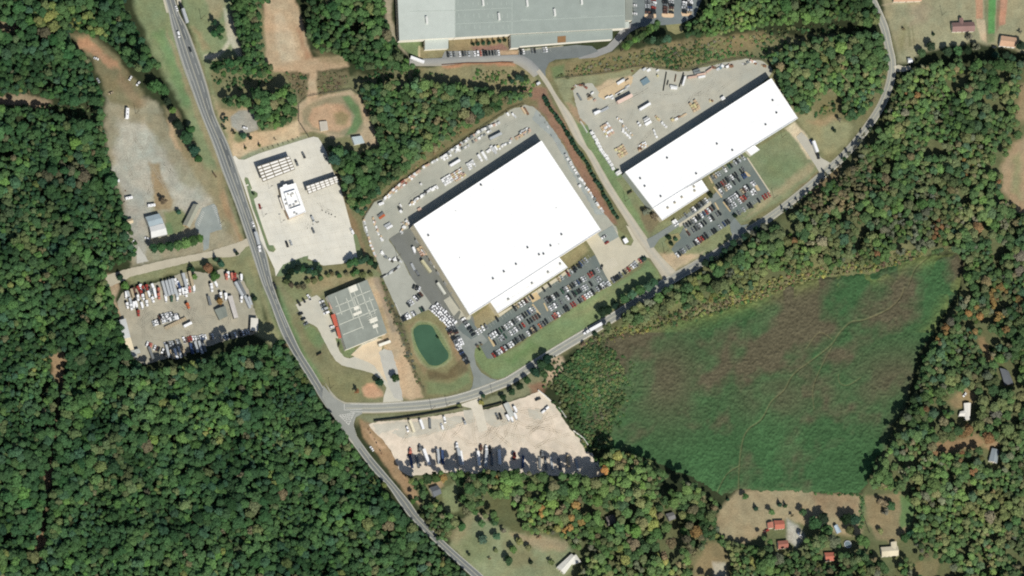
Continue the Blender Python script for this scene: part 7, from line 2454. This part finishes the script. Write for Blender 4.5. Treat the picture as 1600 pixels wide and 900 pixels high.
for (x, y, r_, s_, zone, b_) in pts:
    names, wt = zip(*PAL[zone])
    tn = NR.choice(names, p=np.array(wt) / sum(wt))
    for ax, ay, ar, an, ap in AUTUMN:
        if (x - ax) ** 2 + (y - ay) ** 2 < ar * ar and NR.random() < ap:
            tn = an
    h = {"west": 18, "scrub": 2.6, "east": 14, "north": 17, "central": 13.5, "factory": 14, "south": 16}[zone]
    if zone == "south" and y < 775:
        h = 29
    if zone == "east" and 1340 < x < 1475 and 465 < y < 770:
        h = 19
    if zone == "west" and y < 585 and x > 215:
        h = 28
    h *= (.72 + .40 * b_) * NR.uniform(.78, 1.2)
    if s_ < 5 and zone not in ("scrub",):
        h *= .92
    h = max(h, r_ * MPP * 1.2)
    info.append((x, y, r_, h, str(tn), zone, s_))
# the largest that show become trees of their own; the rest is one wood
WHERE = {"west": "the western woods", "north": "the woods north of the ball field", "central": "the woods beside the warehouses", "factory": "the woods east of the grey factory", "east": "the eastern woods", "south": "the southern woods", "scrub": "the brush beside the meadow"}
inside = [i for i, t in enumerate(info) if 4 < t[0] < 1596 and 4 < t[1] < 896 and t[5] != "scrub"]
NSOLO = 300 - sum(1 for q in LONE if q[5] == "broad" and not q[7]) - 76
solo = set(sorted(inside, key=lambda i: -info[i][2])[:NSOLO])
for i in sorted(solo):
    x, y, r_, h, tn, zone, s_ = info[i]
    side = ("northern" if y < 300 else "southern" if y > 600 else "middle")
    size = "broad-crowned" if s_ > 9 else "edge-standing"
    if zone in ("north", "central", "factory"):
        lab = "%s %s tree, among the largest crowns of %s" % (TW[tn], size, WHERE[zone])
    else:
        lab = "%s %s tree, among the largest in the %s part of %s" % (TW[tn], size, side, WHERE[zone])
    tree(x, y, r_, h, tn, lab, "broad", lab)
rest = [info[i] for i in range(len(info)) if i not in solo]
# undergrowth: low bushes filling the gaps and softening the edges
for zone, s in WOODS:
    poly = P(s)
    xs, ys = [q[0] for q in poly], [q[1] for q in poly]
    n_ = int((max(xs) - min(xs)) * (max(ys) - min(ys)) / (60 if zone != 'scrub' else 22))
    cx, cy = NR.uniform(min(xs), max(xs), n_), NR.uniform(min(ys), max(ys), n_)
    sd = sdist(cx + (vnoise(cx, cy, 12, 71, 2) - .5) * 14, cy, poly)
    ok = (sd > 1.5) & (sd < 400)
    if zone != 'scrub':
        ok &= np.abs(vnoise(cx + .7 * cy, cy - .5 * cx, 58, 65, 2) - .5) > .02
    for q in hp:
        ok &= sdist(cx, cy, q) < -1
    if zone in ("east", "south"):
        ok &= vnoise(cx, cy, 24, 64, 2) > .31
    for x, y in zip(cx[ok], cy[ok]):
        if zone == "scrub":
            rest.append((x, y, NR.uniform(1.2, 3.4), NR.uniform(.8, 2.4), str(NR.choice(["deep", "green", "olive"])), "under", 0))
            continue
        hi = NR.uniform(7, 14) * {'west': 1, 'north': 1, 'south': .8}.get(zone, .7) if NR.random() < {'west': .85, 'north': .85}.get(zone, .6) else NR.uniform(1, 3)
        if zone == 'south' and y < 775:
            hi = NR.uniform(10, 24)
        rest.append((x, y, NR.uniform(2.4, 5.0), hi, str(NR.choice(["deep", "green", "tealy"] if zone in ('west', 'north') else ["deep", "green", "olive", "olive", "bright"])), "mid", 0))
# open brush on the banks
for s, n_, hh, tns in (("870,118 905,100 965,88 1065,66 1180,54 1190,66 1100,96 1062,108 1010,102 960,110 880,122", 420, 1.6, ["olive", "olive", "grey", "green"]),
                       ("1000,84 1100,70 1110,86 1050,102 1000,96", 160, 2.0, ["green", "olive", "deep"]),
                       ("742,108 800,112 838,130 830,146 800,134 740,124", 130, 1.8, ["olive", "green", "bright"]),
                       ("598,440 606,452 622,490 640,540 655,590 664,608 652,600 634,560 616,508 602,470", 130, .9, ["brown", "grey", "olive"]),
                       ("800,158 760,184 715,215 660,254 620,284 596,304 620,284 660,250 715,210", 120, 1.6, ["olive", "green", "brown"]),
                       ("1040,106 1064,108 1100,97 1150,86 1200,92 1196,86 1150,78 1100,90 1060,102", 110, 2.2, ["green", "deep"]),
                       ("446,113 480,114 480,140 466,156 452,136", 60, 1.6, ["brown", "olive", "deep"]), ("496,114 545,109 546,128 520,144 498,148", 70, 1.4, ["brown", "olive"]),
                       ("905,540 950,516 1000,500 1100,470 1180,448 1240,424 1300,410 1400,396 1450,388 1440,402 1370,424 1300,430 1240,446 1180,472 1100,498 1000,522 930,545", 1100, 2.6, ["olive", "yellow", "green", "brown", "olive"]),
                       ("880,580 930,545 990,560 1000,610 975,660 950,690 915,660 890,620", 420, 2.2, ["olive", "green", "deep", "green"]),
                       ("855,556 870,556 885,575 872,600 850,612 846,600 860,580", 50, 2.4, ["green", "olive"]),
                       ("1264,186 1292,156 1310,158 1308,170 1280,184", 40, 1.2, ["green", "deep"]),
                       ("860,626 872,630 890,656 905,676 925,700 940,720 930,722 910,694 890,670 872,640", 70, 2.6, ["green", "deep", "olive"]),
                       ("1180,46 1240,42 1310,34 1372,46 1378,56 1300,58 1240,68 1190,84 1180,70", 160, 2.6, ["deep", "green", "olive"]),
                       ("330,118 430,118 430,132 345,142 332,132", 70, 2.2, ["deep", "green"]), ("565,108 650,110 700,118 640,126 565,132", 90, 2.4, ["deep", "green"]), ("-10,164 84,162 150,168 152,190 118,188 84,178", 80, 2.6, ["deep", "green", "olive"]),
                       ("1270,768 1345,770 1346,775 1270,774", 40, 1.2, ["deep", "green"]), ("1344,776 1351,776 1349,826 1342,828", 40, 1.6, ["deep", "green"])):
    poly = P(s)
    xs, ys = [q[0] for q in poly], [q[1] for q in poly]
    c = 0
    for _ in range(n_ * 12):
        if c >= n_:
            break
        x, y = NR.uniform(min(xs), max(xs)), NR.uniform(min(ys), max(ys))
        if sdist(np.array([x]), np.array([y]), poly)[0] > 0:
            rest.append((x, y, (.7 + NR.random() ** 2 * 2.9) * (.75 + .15 * hh), hh * NR.uniform(.25, .9), str(NR.choice(tns)), "under", 0))
            c += 1

co, rt, sl_, pr, tt = [], [], [], [], []
for (x, y, r_, h, tn, zone, s_) in rest:
    R = r_ * MPP * 1.06
    low = zone in ("under", "scrub")
    ch = min(1.15 * R, h * .95) if not low else h
    zb = max(h - ch, 0)
    p = g(x, y, zb + ch * .55)
    co.append((p.x, p.y, zb))
    rt.append((0, 0, NR.uniform(0, 6.28)))
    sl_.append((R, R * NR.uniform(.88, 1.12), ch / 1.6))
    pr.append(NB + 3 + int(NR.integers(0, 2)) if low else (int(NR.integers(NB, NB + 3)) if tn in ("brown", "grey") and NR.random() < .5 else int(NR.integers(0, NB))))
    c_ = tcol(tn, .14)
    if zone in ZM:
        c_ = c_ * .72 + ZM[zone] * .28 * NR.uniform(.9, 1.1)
    c_ = c_ * stand(x, y) * (.72 if zone == 'mid' else 1.06)  # understorey darkened, canopy brightened: shade between crowns put into the tint
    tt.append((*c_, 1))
me = bpy.data.meshes.new("forest")
me.from_pydata(co, [], [])
for nm, typ, data, key in (("rotv", "FLOAT_VECTOR", rt, "vector"), ("sclv", "FLOAT_VECTOR", sl_, "vector"), ("pick", "INT", pr, "value"), ("tint", "FLOAT_COLOR", tt, "color")):
    a = me.attributes.new(nm, typ, "POINT")
    a.data.foreach_set(key, np.array(data, np.int32 if typ == "INT" else np.float32).ravel())
fo = link("forest", me)
tag(fo, "closed wood of green, olive and autumn-brown crowns covering both sides of the photo", "forest", None, "stuff")
ng = bpy.data.node_groups.new("forest_scatter", "GeometryNodeTree")
ng.interface.new_socket("Geometry", in_out="INPUT", socket_type="NodeSocketGeometry")
ng.interface.new_socket("Geometry", in_out="OUTPUT", socket_type="NodeSocketGeometry")
N = ng.nodes
gi, go = N.new("NodeGroupInput"), N.new("NodeGroupOutput")
ip = N.new("GeometryNodeInstanceOnPoints")
ic = N.new("GeometryNodeCollectionInfo")
ic.inputs["Collection"].default_value = proto
ic.inputs["Separate Children"].default_value = True
ic.inputs["Reset Children"].default_value = True
ip.inputs["Pick Instance"].default_value = True


def named(nm, dt):
    a = N.new("GeometryNodeInputNamedAttribute")
    a.data_type = dt
    a.inputs["Name"].default_value = nm
    return next(s for s in a.outputs if s.enabled and s.name == "Attribute")


ng.links.new(gi.outputs[0], ip.inputs["Points"])
ng.links.new(ic.outputs[0], ip.inputs["Instance"])
ng.links.new(named("pick", "INT"), ip.inputs["Instance Index"])
e2r = N.new("FunctionNodeEulerToRotation")
ng.links.new(named("rotv", "FLOAT_VECTOR"), e2r.inputs[0])
ng.links.new(e2r.outputs[0], ip.inputs["Rotation"])
ng.links.new(named("sclv", "FLOAT_VECTOR"), ip.inputs["Scale"])
ng.links.new(ip.outputs[0], go.inputs[0])
md_ = fo.modifiers.new("scatter", "NODES")
md_.node_group = ng
print("trees in the wood:", len(rest), "solo:", len(solo))
